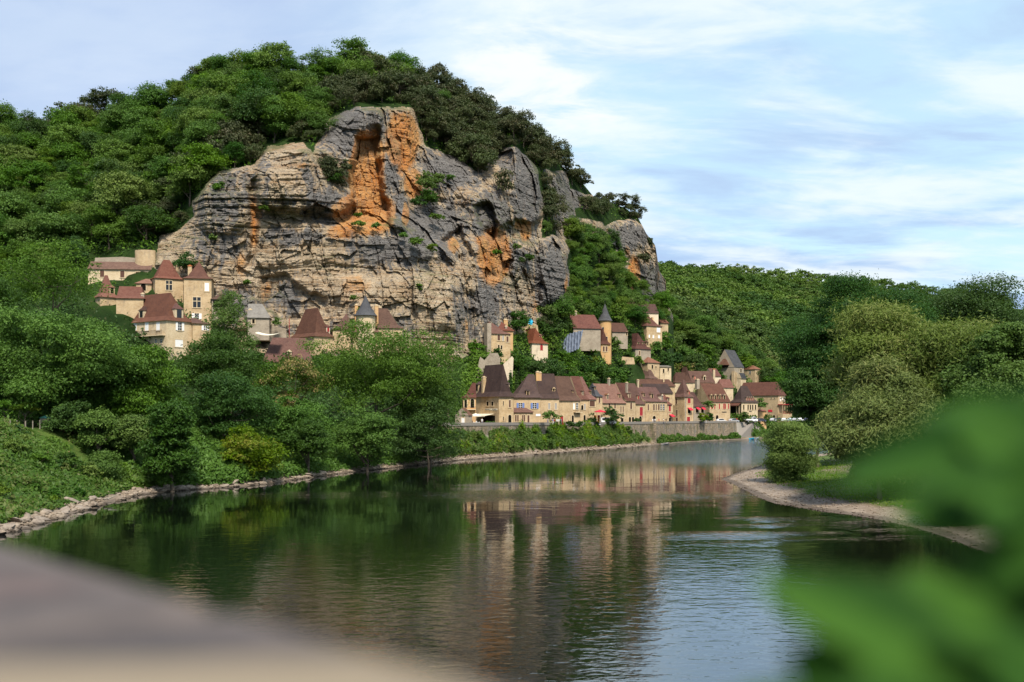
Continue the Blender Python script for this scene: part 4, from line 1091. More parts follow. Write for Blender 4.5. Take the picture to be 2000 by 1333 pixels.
class MB:
    def __init__(s): s.v = []; s.f = []; s.m = []
    def face(s, pts, mi=0):
        o = len(s.v); s.v += [tuple(p) for p in pts]; s.f.append(tuple(range(o, o + len(pts)))); s.m.append(mi)
    def box(s, a, b, mi=0):
        x0, y0, z0 = a; x1, y1, z1 = b
        p = [(x0, y0, z0), (x1, y0, z0), (x1, y1, z0), (x0, y1, z0), (x0, y0, z1), (x1, y0, z1), (x1, y1, z1), (x0, y1, z1)]
        for q_ in ((0, 3, 2, 1), (4, 5, 6, 7), (0, 1, 5, 4), (1, 2, 6, 5), (2, 3, 7, 6), (3, 0, 4, 7)): s.face([p[i] for i in q_], mi)
    def prism(s, pts, ax, lo, hi, mi=0):
        """polygon (u,v) pulled along an axis: ax 'y' means (x,z) outline between y=lo and y=hi, 'x' means (y,z), 'z' means (x,y)"""
        def g(u, v, w): return (u, w, v) if ax == 'y' else ((w, u, v) if ax == 'x' else (u, v, w))
        s.face([g(u, v, lo) for u, v in pts], mi); s.face([g(u, v, hi) for u, v in pts][::-1], mi)
        n = len(pts)
        for i in range(n):
            (u0, v0), (u1, v1) = pts[i], pts[(i + 1) % n]
            s.face([g(u0, v0, hi), g(u1, v1, hi), g(u1, v1, lo), g(u0, v0, lo)], mi)
    def build(s, name, mats, parent=None, smooth=False, fix=True):
        me = bpy.data.meshes.new(name); me.from_pydata(s.v, [], s.f)
        for m in (mats if isinstance(mats, (list, tuple)) else [mats]): me.materials.append(m)
        me.polygons.foreach_set("material_index", s.m)
        if fix:
            bm = bmesh.new(); bm.from_mesh(me); bmesh.ops.remove_doubles(bm, verts=bm.verts, dist=.0005); bmesh.ops.recalc_face_normals(bm, faces=bm.faces); bm.to_mesh(me); bm.free()
        if smooth: me.polygons.foreach_set("use_smooth", [True] * len(me.polygons))
        me.update()
        return link(name, me, parent)

def roof_solid(mb, wx_, wy_, H, rise, ax, hips, over, flare, gm=1):
    """hipped or gabled roof over [0,wx]x[0,wy]; ridge along ax; hips are end lengths as a share of the half run (0 = gable)"""
    sw_ = ax == 'L'
    a, b = (wy_, wx_) if sw_ else (wx_, wy_)          # a along the ridge, b across
    half = b / 2
    h0, h1 = hips[0] * half, hips[1] * half
    if h0 + h1 > a - .05: k = (a - .05) / (h0 + h1); h0 *= k; h1 *= k
    o0 = over if h0 > 0 else .12; o1 = over if h1 > 0 else .12
    def T(u, v, z): return (v, u, z) if sw_ else (u, v, z)
    fb, fh = flare if flare else (None, None)
    zE = H - .12
    r0 = [(-o0, -over), (a + o1, -over), (a + o1, b + over), (-o0, b + over)]
    i0 = 0 if h0 == 0 else h0; i1 = 0 if h1 == 0 else h1
    R0 = (i0 if h0 else -o0, half); R1 = (a - i1 if h1 else a + o1, half)
    E = [T(u, v, zE) for u, v in r0]
    rg0, rg1 = T(R0[0], R0[1], H + rise), T(R1[0], R1[1], H + rise)
    th = .16
    if flare:
        l0 = fb * h0 if h0 else -o0; l1 = a - fb * h1 if h1 else a + o1
        r1 = [(l0, fb * half), (l1, fb * half), (l1, b - fb * half), (l0, b - fb * half)]
        B = [T(u, v, H + rise * fh) for u, v in r1]
        mb.face([E[0], E[1], B[1], B[0]]); mb.face([E[2], E[3], B[3], B[2]])
        mb.face([B[0], B[1], rg1, rg0]); mb.face([B[2], B[3], rg0, rg1])
        if h1: mb.face([E[1], E[2], B[2], B[1]]); mb.face([B[1], B[2], rg1])
        else: mb.face([E[1], E[2], B[2], rg1, B[1]], gm)
        if h0: mb.face([E[3], E[0], B[0], B[3]]); mb.face([B[3], B[0], rg0])
        else: mb.face([E[3], E[0], B[0], rg0, B[3]], gm)
    else:
        mb.face([E[0], E[1], rg1, rg0]); mb.face([E[2], E[3], rg0, rg1])
        mb.face([E[1], E[2], rg1], 0 if h1 else gm); mb.face([E[3], E[0], rg0], 0 if h0 else gm)
    mb.face([E[3], E[2], E[1], E[0]], gm)
    def rz(t):                                          # roof height at a distance t in from the long eaves
        t = max(0, min(t, half)) / half
        if flare: return H + rise * (np.interp(t, [0, fb, 1], [0, fh, 1]))
        return H + rise * t
    return rz

class House:
    def __init__(s, name, label, L, Cc, R, Y, th, base, eave, ridge, ax='R', hips=(1, 1), wall='tan', roof='brown', flare=(.3, .17), over=.4, dl=8.0, dr=8.0, found=3.5, cat='house', group=None, wall_l=None):
        if Y is None: Y = (float(D_hill(Cc, base)) if Cc < 1306 else float(D_far(Cc, base)) - 4) - .5
        s.Y = Y; t = radians(th); s.dx, s.dy = cos(t), sin(t); s.lx, s.ly = -sin(t), cos(t)
        p = P(Cc, base, Y); s.C = p
        s.root = empty(name, p, t); tag(s.root, label, cat, group)
        s.wR = s.onR(R) if R > Cc else dr
        s.wL = s.onL(L) if L < Cc else dl
        s.cpx = Cc
        s.H = (base - eave) / F * Y
        Yc = Y + .5 * s.wR * s.dy + .5 * s.wL * s.ly
        s.rise = max(.3, (EYE + (HY - ridge) / F * Yc) - p.z - s.H)
        wm = WM[wall]
        mb = MB(); mb.box((0, 0, -found), (s.wR, s.wL, s.H)); mb.build("wall", wm, s.root)
        s.wm = wm; s.ax = ax
        mb = MB(); s.rz = roof_solid(mb, s.wR, s.wL, s.H, s.rise, ax, hips, over, flare); mb.build("roof", [RM[roof], wm], s.root)
        s.rm = RM[roof]
    def onR(s, px, y=0.0):
        k = (px - HX) / F; cx_, cy_ = s.C.x + y * s.lx, s.C.y + y * s.ly
        return (k * cy_ - cx_) / (s.dx - k * s.dy)
    def onL(s, px, x=0.0):
        k = (px - HX) / F; cx_, cy_ = s.C.x + x * s.dx, s.C.y + x * s.dy
        return (k * cy_ - cx_) / (s.lx - k * s.ly)
    def zat(s, py, x, y):
        Yp = s.C.y + x * s.dy + y * s.ly
        return EYE + (HY - py) / F * Yp - s.C.z
    def spot(s, px, py, w, h, face=None):
        face = face or ('R' if px >= s.cpx else 'L')
        if face == 'R':
            a, b = s.onR(px - w / 2), s.onR(px + w / 2); c = (a + b) / 2; z0, z1 = s.zat(py + h / 2, c, 0), s.zat(py - h / 2, c, 0)
        else:
            a, b = s.onL(px + w / 2), s.onL(px - w / 2); c = (a + b) / 2; z0, z1 = s.zat(py + h / 2, 0, c), s.zat(py - h / 2, 0, c)
        return face, min(a, b), max(a, b), z0, z1
    def fbox(s, mb, face, u0, u1, z0, z1, d0, d1, mi=0):
        """box on a wall face, standing from d0 to d1 out of it"""
        if face == 'R': mb.box((u0, -d1, z0), (u1, -d0, z1), mi)
        else: mb.box((-d1, u0, z0), (-d0, u1, z1), mi)
    def win(s, px, py, w, h, kind='d', face=None):
        face, u0, u1, z0, z1 = s.spot(px, py, w, h, face)
        nm = 'door' if kind in ('door', 'rdoor', 'arch', 'rarch') else 'window'
        fr = MB(); t = min(.16, .3 * (u1 - u0))
        arch = kind in ('arch', 'rarch')
        body = {'d': m_glass, 'm': m_glass, 'w': m_white, 'r': m_redp, 'b': m_brownp, 'g': m_greyp, 'bs': m_glass, 'ws': m_glass, 'rs': m_glass, 'door': m_brownp, 'rdoor': m_redp, 'arch': m_dark, 'rarch': m_redp, 'k': m_dark}[kind]
        if arch:
            c = (u0 + u1) / 2; r = (u1 - u0) / 2; zs = max(z0 + .2, z1 - r)
            def outl(rr, zb): return [(c - rr, zb), (c + rr, zb)] + [(c + rr * cos(a), zs + rr * sin(a)) for a in np.linspace(0, pi, 9)]
            ax_ = 'y' if face == 'R' else 'x'
            fr.prism(outl(r + t, z0 - .02), ax_, -.05, -.002); o = fr.build(nm, m_stone_tr, s.root)
            mb = MB(); mb.prism(outl(r, z0), ax_, -.075, -.051); mb.build("door_panel", body, o)
        else:
            s.fbox(fr, face, u0 - t, u1 + t, z1, z1 + t * 1.2, .002, .07); s.fbox(fr, face, u0 - t, u0, z0, z1, .002, .06); s.fbox(fr, face, u1, u1 + t, z0, z1, .002, .06)
            if nm == 'window': s.fbox(fr, face, u0 - t * 1.3, u1 + t * 1.3, z0 - t, z0, .002, .12)
            if kind == 'm':
                c = (u0 + u1) / 2; zc = z0 + (z1 - z0) * .62
                s.fbox(fr, face, c - .08, c + .08, z0, z1, .03, .065); s.fbox(fr, face, u0, c - .08, zc - .08, zc + .08, .03, .064); s.fbox(fr, face, c + .08, u1, zc - .08, zc + .08, .03, .064)
            o = fr.build(nm, m_stone_tr, s.root)
            mb = MB(); s.fbox(mb, face, u0, u1, z0, z1, .004, .028); mb.build("pane" if body is m_glass else ("door_panel" if nm == 'door' else "shutter"), body, o)
            if kind in ('d', 'bs', 'ws') and (z1 - z0) > .9:
                mb = MB(); c = (u0 + u1) / 2; wd = .035; s.fbox(mb, face, c - wd, c + wd, z0, z1, .029, .045); 
                for q_ in (.33, .66): s.fbox(mb, face, u0, c - wd, z0 + (z1 - z0) * q_ - wd, z0 + (z1 - z0) * q_ + wd, .029, .044); s.fbox(mb, face, c + wd, u1, z0 + (z1 - z0) * q_ - wd, z0 + (z1 - z0) * q_ + wd, .029, .044)
                mb.build("glazing_bars", m_white, o)
            if kind in ('bs', 'ws', 'rs'):
                sm = {'bs': m_bluep, 'ws': m_white, 'rs': m_redp}[kind]; sw_ = (u1 - u0) * .62
                for a, b in ((u0 - sw_ - t * .3, u0 - t * .3), (u1 + t * .3, u1 + sw_ + t * .3)):
                    mb = MB(); s.fbox(mb, face, a, b, z0, z1, .075, .12); mb.build("shutter", sm, o)
        return o
    def chim(s, px, yt, yb, w, frac=.5, face='R', cap=None, wall=None):
        if face == 'R': y = frac * s.wL; x = s.onR(px, y)
        else: x = frac * s.wR; y = s.onL(px, x)
        z1 = s.zat(yt, x, y); z0 = s.zat(yb, x, y) - 1.2; hw = w / F * s.Y / 2 / 1.1
        mb = MB(); mb.box((x - hw, y - hw * .8, z0), (x + hw, y + hw * .8, z1 - .25)); mb.box((x - hw - .08, y - hw * .8 - .08, z1 - .25), (x + hw + .08, y + hw * .8 + .08, z1 - .08), 1); mb.box((x - hw * .6, y - hw * .5, z1 - .08), (x + hw * .6, y + hw * .5, z1 + .12), 1)
        return mb.build("chimney", [WM[wall] if wall else s.wm, cap or m_stone_tr], s.root)
    def dorm(s, px, py, w, h, face='R', wall=None, kind='d', gable=False):
        long_ = (face == 'R') == (s.ax == 'R')          # on the long slope?
        W_ = s.wL if face == 'R' else s.wR
        best = None
        for f in np.linspace(.02, .9, 60):
            d = f * W_ / 2
            u = s.onR(px, d) if face == 'R' else s.onL(px, d)
            x, y = (u, d) if face == 'R' else (d, u)
            e = abs(s.zat(py + h / 2, x, y) - s.rz(d))
            if best is None or e < best[0]: best = (e, d, u, x, y)
        e, d, u, x, y = best
        z0 = s.zat(py + h / 2, x, y); z1 = s.zat(py - h / 2, x, y)
        hw = w / F * s.Y / 2 / (abs(s.dx) if face == 'R' else abs(s.lx)) ** .5
        db = d
        while db < W_ * .5 and s.rz(db) < z1 + .1: db += .1
        db += .25
        def q_(uu, dd, z): return (uu, dd, z) if face == 'R' else (dd, uu, z)
        mb = MB(); a = q_(u - hw, d, z0 - .6); b = q_(u + hw, db, z1); mb.box((min(a[0], b[0]), min(a[1], b[1]), z0 - .6), (max(a[0], b[0]), max(a[1], b[1]), z1))
        k = .18; rs = hw * (1.2 if not gable else 1.1); back = min(db + rs * 1.1, W_ * .5 + .3)
        f0, f1, b1, b0 = q_(u - hw - k, d - k, z1 + .004), q_(u + hw + k, d - k, z1 + .004), q_(u + hw + k, back, z1 + .004), q_(u - hw - k, back, z1 + .004)
        r0 = q_(u, d + (hw * .9 if not gable else -k), z1 + rs); r1 = q_(u, back, z1 + rs)
        mb.face([f0, f1, r0], 0 if gable else 1); mb.face([f1, b1, r1, r0], 1); mb.face([b0, f0, r0, r1], 1); mb.face([f0, b0, b1, f1], 1); mb.face([b0, r1, b1], 1)
        o = mb.build("dormer", [WM[wall] if wall else s.wm, s.rm], s.root)
        pm = {'d': m_glass, 'k': m_dark, 'b': m_brownp, 'r': m_redp, 'w': m_white}[kind]
        p = MB(); a = q_(u - hw * .55, d - .05, z0 + .1); b = q_(u + hw * .55, d - .004, z1 - .12); p.box((min(a[0], b[0]), min(a[1], b[1]), a[2]), (max(a[0], b[0]), max(a[1], b[1]), b[2])); p.build("window", pm, o)
        return o
    def part(s, name, face, px, py, w, h, d0, d1, mat):
        face, u0, u1, z0, z1 = s.spot(px, py, w, h, face); mb = MB(); s.fbox(mb, face, u0, u1, z0, z1, d0, d1); return mb.build(name, mat, s.root)
    def awning(s, px, py, w, h, mat, face=None, out_=1.2):
        face, u0, u1, z0, z1 = s.spot(px, py, w, h, face); mb = MB()
        def q_(u, d, z): return (u, -d, z) if face == 'R' else (-d, u, z)
        mb.face([q_(u0, .1, z1), q_(u1, .1, z1), q_(u1, out_, z0 + .15), q_(u0, out_, z0 + .15)]); mb.face([q_(u0, .1, z1 - .05), q_(u0, out_, z0 + .1), q_(u1, out_, z0 + .1), q_(u1, .1, z1 - .05)])
        mb.face([q_(u0, out_, z0 + .15), q_(u1, out_, z0 + .15), q_(u1, out_, z0 - .1), q_(u0, out_, z0 - .1)]); mb.face([q_(u0, .1, z1), q_(u0, out_, z0 + .15), q_(u0, out_, z0 + .1), q_(u0, .1, z1 - .05)]); mb.face([q_(u1, .1, z1), q_(u1, .1, z1 - .05), q_(u1, out_, z0 + .1), q_(u1, out_, z0 + .15)])
        return mb.build("awning", mat, s.root, fix=False)
    def balcony(s, px, py, w, h, face=None, out_=1.0):
        face, u0, u1, z0, z1 = s.spot(px, py, w, h, face); mb = MB(); s.fbox(mb, face, u0, u1, z0 - .18, z0, 0, out_, 1)
        s.fbox(mb, face, u0, u1, z1 - .05, z1, out_ - .06, out_)
        n = max(3, int((u1 - u0) / .22))
        for i in range(n + 1):
            u = u0 + (u1 - u0 - .03) * i / n; s.fbox(mb, face, u, u + .03, z0, z1 - .05, out_ - .045, out_ - .015)
        return mb.build("balcony", [m_iron, m_stone_tr], s.root)

def round_tower(name, label, px, Y, rpx, base, eave, apex, wall='tan', roof='slate', found=4, wins=()):
    if Y is None: Y = float(D_hill(px, base)) - .5
    p = P(px, base, Y); r = rpx / F * Y; H = (base - eave) / F * Y; A = (base - apex) / F * Y
    root = tag(empty(name, p), label, "tower")
    k = 20; an = np.linspace(0, 2 * pi, k, endpoint=False)
    mb = MB()
    for i in range(k):
        a, b = an[i], an[(i + 1) % k]
        mb.face([(r * cos(a), r * sin(a), -found), (r * cos(b), r * sin(b), -found), (r * cos(b), r * sin(b), H), (r * cos(a), r * sin(a), H)])
    mb.build("wall", WM[wall], root)
    mb = MB(); prof = [(1.22, H - .1), (1.0, H + (A - H) * .10), (.62, H + (A - H) * .38), (.0, A)]
    for j in range(3):
        r0, z0 = prof[j]; r1, z1 = prof[j + 1]
        for i in range(k):
            a, b = an[i], an[(i + 1) % k]
            pts_ = [(r * r0 * cos(a), r * r0 * sin(a), z0), (r * r0 * cos(b), r * r0 * sin(b), z0), (r * r1 * cos(b), r * r1 * sin(b), z1), (r * r1 * cos(a), r * r1 * sin(a), z1)]
            mb.face(pts_ if r1 > 0 else pts_[:3])
    mb.face([(r * 1.22 * cos(a), r * 1.22 * sin(a), H - .1) for a in an[::-1]])
    mb.build("roof", RM[roof], root)
    mb = MB(); mb.box((-.05, -.05, A - .2), (.05, .05, A + 1.0)); mb.build("finial", m_iron, root)
    for wpx, wpy, w, h in wins:
        X = (wpx - px) / F * Y; zc = (base - wpy) / F * Y; hw = w / F * Y / 2; hh = h / F * Y / 2; yy = -math.sqrt(max(.01, r * r - X * X)) - .03
        mb = MB(); mb.box((X - hw - .12, yy, zc - hh - .12), (X + hw + .12, yy + .5, zc + hh + .12)); o = mb.build("window", m_stone_tr, root)
        mb = MB(); mb.box((X - hw, yy - .03, zc - hh), (X + hw, yy - .003, zc + hh)); mb.build("pane", m_glass, o)
    return root
# ================================================================== the hillside manor
def H_(*a, **k): return House(*a, **k)
h1 = H_("manor_house", "large tan manor with white shutters, iron balcony and dark hipped roof above the trees", 234, 325, 376, 232, 55, 692, 625, 575, ax='L', hips=(.9, .5), roof='brown', wall='cream', found=5)
for x in (239, 264, 287, 309): h1.win(x, 638, 7, 16, 'w')
for x in (305, 315): h1.win(x, 667, 3.5, 9, 'd')
h1.win(351, 638, 7, 16, 'ws'); h1.win(349.5, 671, 15, 14, 'w')
h1.balcony(291, 652, 64, 9, 'L'); h1.dorm(251, 612, 15, 14, 'L', 'cream'); h1.dorm(276, 614, 15, 14, 'L', 'cream'); h1.dorm(350, 613, 15, 18, 'R', 'cream')
h = H_("house_wing", "low tan wing with small dark roof joined right of the large manor", 376, 376, 411, 236, 22, 662, 631, 622, hips=(0, 1), dl=6, roof='brown', found=5); h.win(401, 641, 6, 9, 'ws')
h = H_("tower_house", "tall tan block with steep red hipped roof, left of the manor's twin towers", 293, 303, 358, 247, 32, 600, 542, 508, hips=(.95, .95), roof='red', flare=(.25, .12), dl=9, found=8)
h.win(330, 558, 12, 18, 'm'); h.chim(347, 515, 541, 9, .35, wall='tan')
h = H_("tower_house", "tall tan tower with plum pyramid roof and red capped chimney, right of the twin towers", 359, 359, 413, 245, 12, 632, 543, 511, hips=(1, 1), roof='plum', flare=(.25, .12), dl=8, found=8)
h.win(404, 561, 8, 16, 'w'); h.win(384.5, 591, 15, 20, 'm'); h.win(384.5, 618, 8, 11, 'ws'); h.chim(371, 519, 540, 8, .3, cap=m_orange_r)
h = H_("outbuilding", "long cream building with low plum roof and three brown shuttered windows behind the towers", 172, 172, 294, 254, 6, 552, 525, 512, hips=(0, 0), roof='plum', wall='cream', flare=None, dl=5, found=6)
for x, y in ((199.5, 535), (239, 536), (269, 538)): h.win(x, y, 8, 13, 'b')
h = H_("small_house", "small house with steep bright red hipped roof and white satellite dish", 186, 196, 229, 241, 42, 598, 579, 538, hips=(1, 1), roof='red', dl=7, found=6); h.dorm(219, 568, 9, 12, 'R', 'tan', 'k')
h = H_("house_wing", "low wing with plain bright red roof behind the manor dormers", 227, 227, 280, 240, 8, 596, 582, 560, hips=(0, .3), roof='red', dl=7, found=6); h.chim(279, 573, 590, 7, .2, wall='grey')
h = H_("porch_house", "little porch with dark archway and small red roof under the red tower roof", 266, 266, 296, 248, 10, 578, 553, 545, hips=(.9, 0), roof='red', dl=4, flare=None, found=4); h.win(280, 561, 10, 13, 'arch')
h = H_("open_shed", "open timber shed with low brown roof right of the manor towers", 414, 414, 447, 246, 10, 602, 584, 573, hips=(1, 1), roof='brown', wall='grey', flare=None, dl=5); h.part("opening", 'R', 430, 594, 28, 14, .01, .05, m_dark)
h = H_("stone_cottage", "small grey cottage with stone slab roof at the foot of the cliff", 484, 484, 526, 245, 10, 636, 620, 594, hips=(0, .6), roof='stone', wall='grey', flare=None, dl=6); h.win(495, 628, 5, 9, 'k'); h.chim(489, 604, 625, 7, .3)
# houses half hidden by the bank trees
h = H_("house", "house with tall steep plum pyramid roof rising above the big ash tree", 568, 614, 650, 246, 44, 680, 656, 603, hips=(.95, .95), ax='L', roof='plum', flare=(.25, .12)); h.dorm(641, 644, 7, 10, 'R', 'pale', 'r')
h = H_("long_house", "long low house with broad plum roof behind the blossoming tree", 515, 515, 608, 238, 12, 735, 706, 660, hips=(.5, .3), roof='plum', flare=None, dl=8); h.dorm(565, 694, 9, 12, 'R', 'cream', 'b', True); h.win(560, 722, 8, 9, 'd')
h = H_("house", "house with dark rounded hip roof between the pyramid roof and the turret", 644, 650, 692, 250, 14, 662, 643, 612, hips=(.8, .3), roof='brown')
h = H_("house", "narrow plum roofed house with ochre chimneys right of the slate turret", 738, 738, 786, 250, 14, 660, 640, 603, hips=(0, .8), roof='plum'); h.chim(735, 596, 628, 8, .2, wall='ochre'); h.chim(742, 600, 625, 4, .6, wall='ochre')
h = H_("house", "low roofed house in front of the slate turret with a leaning ochre chimney", 690, 690, 742, 248, 12, 668, 648, 622, hips=(.6, .6), roof='plum'); h.chim(696, 595, 640, 7, .8, wall='ochre')
round_tower("turret", "round turret with dark slate cone roof against the pale cliff", 714, 250, 19, 662, 617, 577, 'cream', found=5)
# cottages under the overhang
h = H_("house", "tan house with plum roof and big outside chimney stack under the cliff overhang", 923, 957, 997, None, 28, 690, 651, 626, ax='R', hips=(.6, 1), roof='plum', dr=9)
h.win(939.5, 660, 6, 9, 'b'); h.win(974, 660, 5, 11, 'b'); h.win(982.5, 661, 3.5, 10, 'g'); h.win(991, 663, 4, 11, 'b'); h.win(974, 677, 3, 6, 'k'); h.win(979.5, 679, 3, 8, 'k')
hc = MB(); hc.box((-1.1, -.55, -3), (.12, 1.4, (690 - 632) / F * h.Y)); hc.build("chimney", WM['grey'], h.root); h.win(951.5, 679, 6, 10, 'rarch', 'L')
h = H_("house", "small house with orange red roof between the overhang and the red barn", 968, 968, 1002, None, 20, 668, 645, 629, hips=(0, .5), roof='red', wall='ochre', flare=None); h.chim(987, 624, 640, 9, .6, wall='ochre'); h.chim(988, 637, 655, 5, .1, wall='grey')
h = H_("house", "pale house with big rose red hipped roof and red door above the garden trees", 1003, 1039, 1070, None, 34, 691, 670, 642, ax='L', hips=(.8, .5), roof='red', wall='pale'); h.win(1057.5, 679, 5, 12, 'rdoor'); h.dorm(1056, 659, 5, 7, 'R', 'ochre', 'b'); h.chim(1017, 638, 652, 4, .3, 'L', wall='grey')
# terrace of houses on the upper slope
h = H_("house", "house with long red brown roof left of the tall round tower", 1120, 1120, 1173, None, 14, 664, 641, 615, hips=(0, .2), roof='plum', wall='grey', flare=None); h.chim(1124, 608, 622, 5, .5)
round_tower("round_tower", "slim ochre tower with pointed slate roof in the upper village", 1181.5, None, 12.5, 684, 627, 593, 'ochre', found=6, wins=((1177, 645, 4, 9), (1184, 662, 3, 6)))
h = H_("house", "ivy covered house with plum roof at the foot of the slate tower", 1136, 1174, 1192, None, 36, 694, 672, 644, ax='L', hips=(.7, .4), roof='plum', wall='ochre'); h.win(1179, 682, 3.5, 10, 'b'); h.win(1184.5, 682, 3.5, 10, 'b'); h.chim(1153, 643, 670, 6, .2, 'L', wall='grey')
h = H_("house", "little house with brown roof and grey gable right of the slate tower", 1196, 1196, 1226, None, 16, 662, 648, 631, hips=(0, 0), roof='brown', wall='grey', flare=None); h.win(1224, 652, 2.5, 7, 'k')
h = H_("house", "broad house with plum hipped roof and three small dormers in the upper village", 1196, 1241, 1271, None, 34, 701, 681, 652, ax='L', hips=(.8, .6), roof='plum', wall='grey'); h.win(1249, 690, 2.5, 9, 'b')
for x in (1247, 1256, 1265): h.dorm(x, 672, 4, 7, 'R', 'tan', 'k')
h = H_("house", "tan house with brown pyramid roof and white loggia high at the village's right edge", 1230, 1263, 1293, None, 36, 664, 636, 615, ax='L', hips=(1, .6), roof='brown', wall='tan')
for x, y, w, hh in ((1233, 640, 2.5, 4), (1239, 640, 2.5, 4), (1245, 640, 2.5, 4), (1250, 641, 4, 7), (1268, 657, 2.5, 6), (1276, 658, 3, 6), (1287, 658, 4, 6), (1286, 645, 7, 9)): h.win(x, y, w, hh, 'w')
h.chim(1274, 620, 638, 4, .4, wall='ochre')
h = H_("house", "highest pale house with plum roof and dark cellar opening under the right cliff", 1211, 1234, 1248, None, 36, 628, 602, 583, ax='L', hips=(.9, .2), roof='plum', wall='pale'); h.win(1217, 621, 8, 7, 'k'); h.win(1240, 610, 2.5, 5, 'w')
h = H_("house", "house with plain plum gable roof on the terrace under the right cliff", 1248, 1248, 1286, None, 12, 628, 611, 594, hips=(0, 0), roof='plum', wall='pale', flare=None)
h = H_("house", "small plum roofed house in the trees at the far right of the upper village", 1289, 1289, 1305, None, 20, 642, 631, 613, hips=(0, .4), roof='plum', wall='tan', flare=None)
h = H_("house", "square tan house with low red tile roof below the upper terrace", 1230, 1265, 1288, None, 38, 738, 708, 697, ax='L', hips=(1, 1), roof='red', wall='tan', flare=None); h.win(1274, 717, 3, 8, 'k'); h.win(1281, 718, 2, 5, 'k')
h = H_("ruined_house", "roofless ruined tan wall with broken top beside the square house", 1289, 1289, 1311, None, 20, 738, 716, 714, hips=(0, 0), roof='stone', wall='cream', flare=None, dl=5); h.win(1296, 725, 3, 8, 'k'); h.win(1305, 722, 2.5, 6, 'k')
# roofs packed behind the quay row
h = H_("house", "dark hip roofed house behind the red shuttered quay house", 1216, 1268, 1284, None, 44, 752, 739, 714, ax='L', hips=(1, .4), roof='brown', wall='tan'); h.win(1275, 743, 4, 7, 'b')
h = H_("house", "house with long thin plum roof behind the wide quay house", 1250, 1250, 1318, None, 16, 772, 754, 741, hips=(0, .3), roof='plum', flare=None, dl=6); h.chim(1296, 742, 752, 3, .3)
h = H_("house", "house with dark slab roof directly behind the wide quay house", 1264, 1264, 1314, 347, 20, 786, 768, 750, hips=(0, 0), roof='dark', flare=None, dl=8)
h = H_("house", "plum roofed house with small vent, left of the dark curved roof", 1306, 1318, 1354, None, 30, 762, 747, 728, hips=(1, 1), roof='plum', wall='cream')
h = H_("house", "house with dark curved plum roof near the church", 1322, 1337, 1353, None, 40, 764, 748, 717, ax='L', hips=(.4, .4), roof='brown')
h = H_("house", "house with broad plum roof and one white framed dormer near the church", 1349, 1349, 1396, None, 22, 762, 747, 725, hips=(.3, 0), roof='brown', wall='cream', flare=None); h.dorm(1357, 739, 4, 8, 'R', 'cream', 'r'); h.dorm(1376, 740, 6, 8, 'R', 'cream', 'k', True); h.chim(1394, 721, 745, 5, .5, cap=m_orange_r, wall='cream')
h = H_("house", "small white walled house with plum roof just left of the church", 1393, 1393, 1408, None, 20, 752, 735, 720, hips=(0, 0), roof='plum', wall='pale', flare=None)
h = H_("house", "small bright red roofed house in front of the church", 1398, 1406, 1432, 412, 30, 772, 757, 741, hips=(.7, .5), roof='red', wall='cream', flare=None); h.win(1412, 763, 3, 6, 'k')
# church
h = H_("church", "stone church with steep slate roof, tall west gable and small hood over its window", 1397, 1434, 1453, None, 50, 752, 717, 684, ax='R', hips=(0, 0), roof='slate', wall='grey', flare=None, over=.2, cat='church', found=6)
h.win(1416, 695, 3, 6, 'd', 'L'); h.win(1447, 724, 2.5, 7, 'k')
g0, u0, u1, z0, z1 = h.spot(1415.5, 707, 19, 13, 'L'); mb = MB(); uc = (u0 + u1) / 2
mb.face([(-1.5, u0, z0), (-1.5, u1, z0), (-.05, uc + .6, z1), (-.05, uc - .6, z1)]); mb.face([(-1.5, u0, z0), (-.05, uc - .6, z1), (-.05, u0, z0)]); mb.face([(-1.5, u1, z0), (-.05, u1, z0), (-.05, uc + .6, z1)]); mb.face([(-1.5, u0, z0), (-.05, u0, z0), (-.05, u1, z0), (-1.5, u1, z0)])
mb.build("hood", RM['plum'], h.root); mb = MB(); mb.box((-.9, u0 + .7, z0 - 1.0), (-.02, u1 - .7, z0 - .01)); mb.build("belfry_opening", m_dark, h.root)
mb = MB(); mb.box((-1.0, -.6, -3), (-.01, .8, (752 - 726) / F * h.Y)); mb.box((.3, -1.0, -3), (1.3, -.01, (752 - 728) / F * h.Y)); mb.build("buttress", WM['tan'], h.root)
h = H_("church_tower", "square tan annex with low red tile roof right of the church", 1453, 1475, 1486, None, 46, 752, 721, 714, ax='L', hips=(1, 1), roof='red', wall='tan', flare=None); h.win(1465, 728, 4, 7, 'd'); h.win(1481, 730, 1.5, 8, 'k')
h = H_("chapel", "tiny gabled chapel with slate roof against the church flank", 1440, 1447, 1457, 446, 50, 752, 739, 729, ax='R', hips=(0, 0), roof='slate', wall='cream', flare=None)

# ================================================================== the row along the quay
q1 = H_("quay_house", "big tan restaurant house with tall dark hipped roof, first on the quay", 928, 974.5, 1003, 241, 34, 832, 774, 713, ax='L', hips=(.62, .62), roof='dark', flare=(.28, .14), over=.5)
q1.win(952.5, 789, 4, 8, 'k'); q1.win(962, 789, 4, 8, 'k'); q1.win(995.5, 789, 3.5, 14, 'b'); q1.win(983, 788, 1.6, 8, 'k'); q1.win(983, 818, 1.6, 8, 'k'); q1.win(995.5, 818, 6, 15, 'arch')
q1.dorm(931.5, 758, 8, 13, 'L', 'tan', 'k'); q1.dorm(992, 757, 7, 14, 'R', 'cream', 'd'); q1.chim(945, 736, 765, 8, .18, 'L', wall='tan')
q1.part("doorway", 'L', 955, 820, 24, 16, .01, .06, m_dark)
sg = q1.part("sign_board", 'L', 959.5, 800, 24, 3.2, .03, .08, m_creamcl)
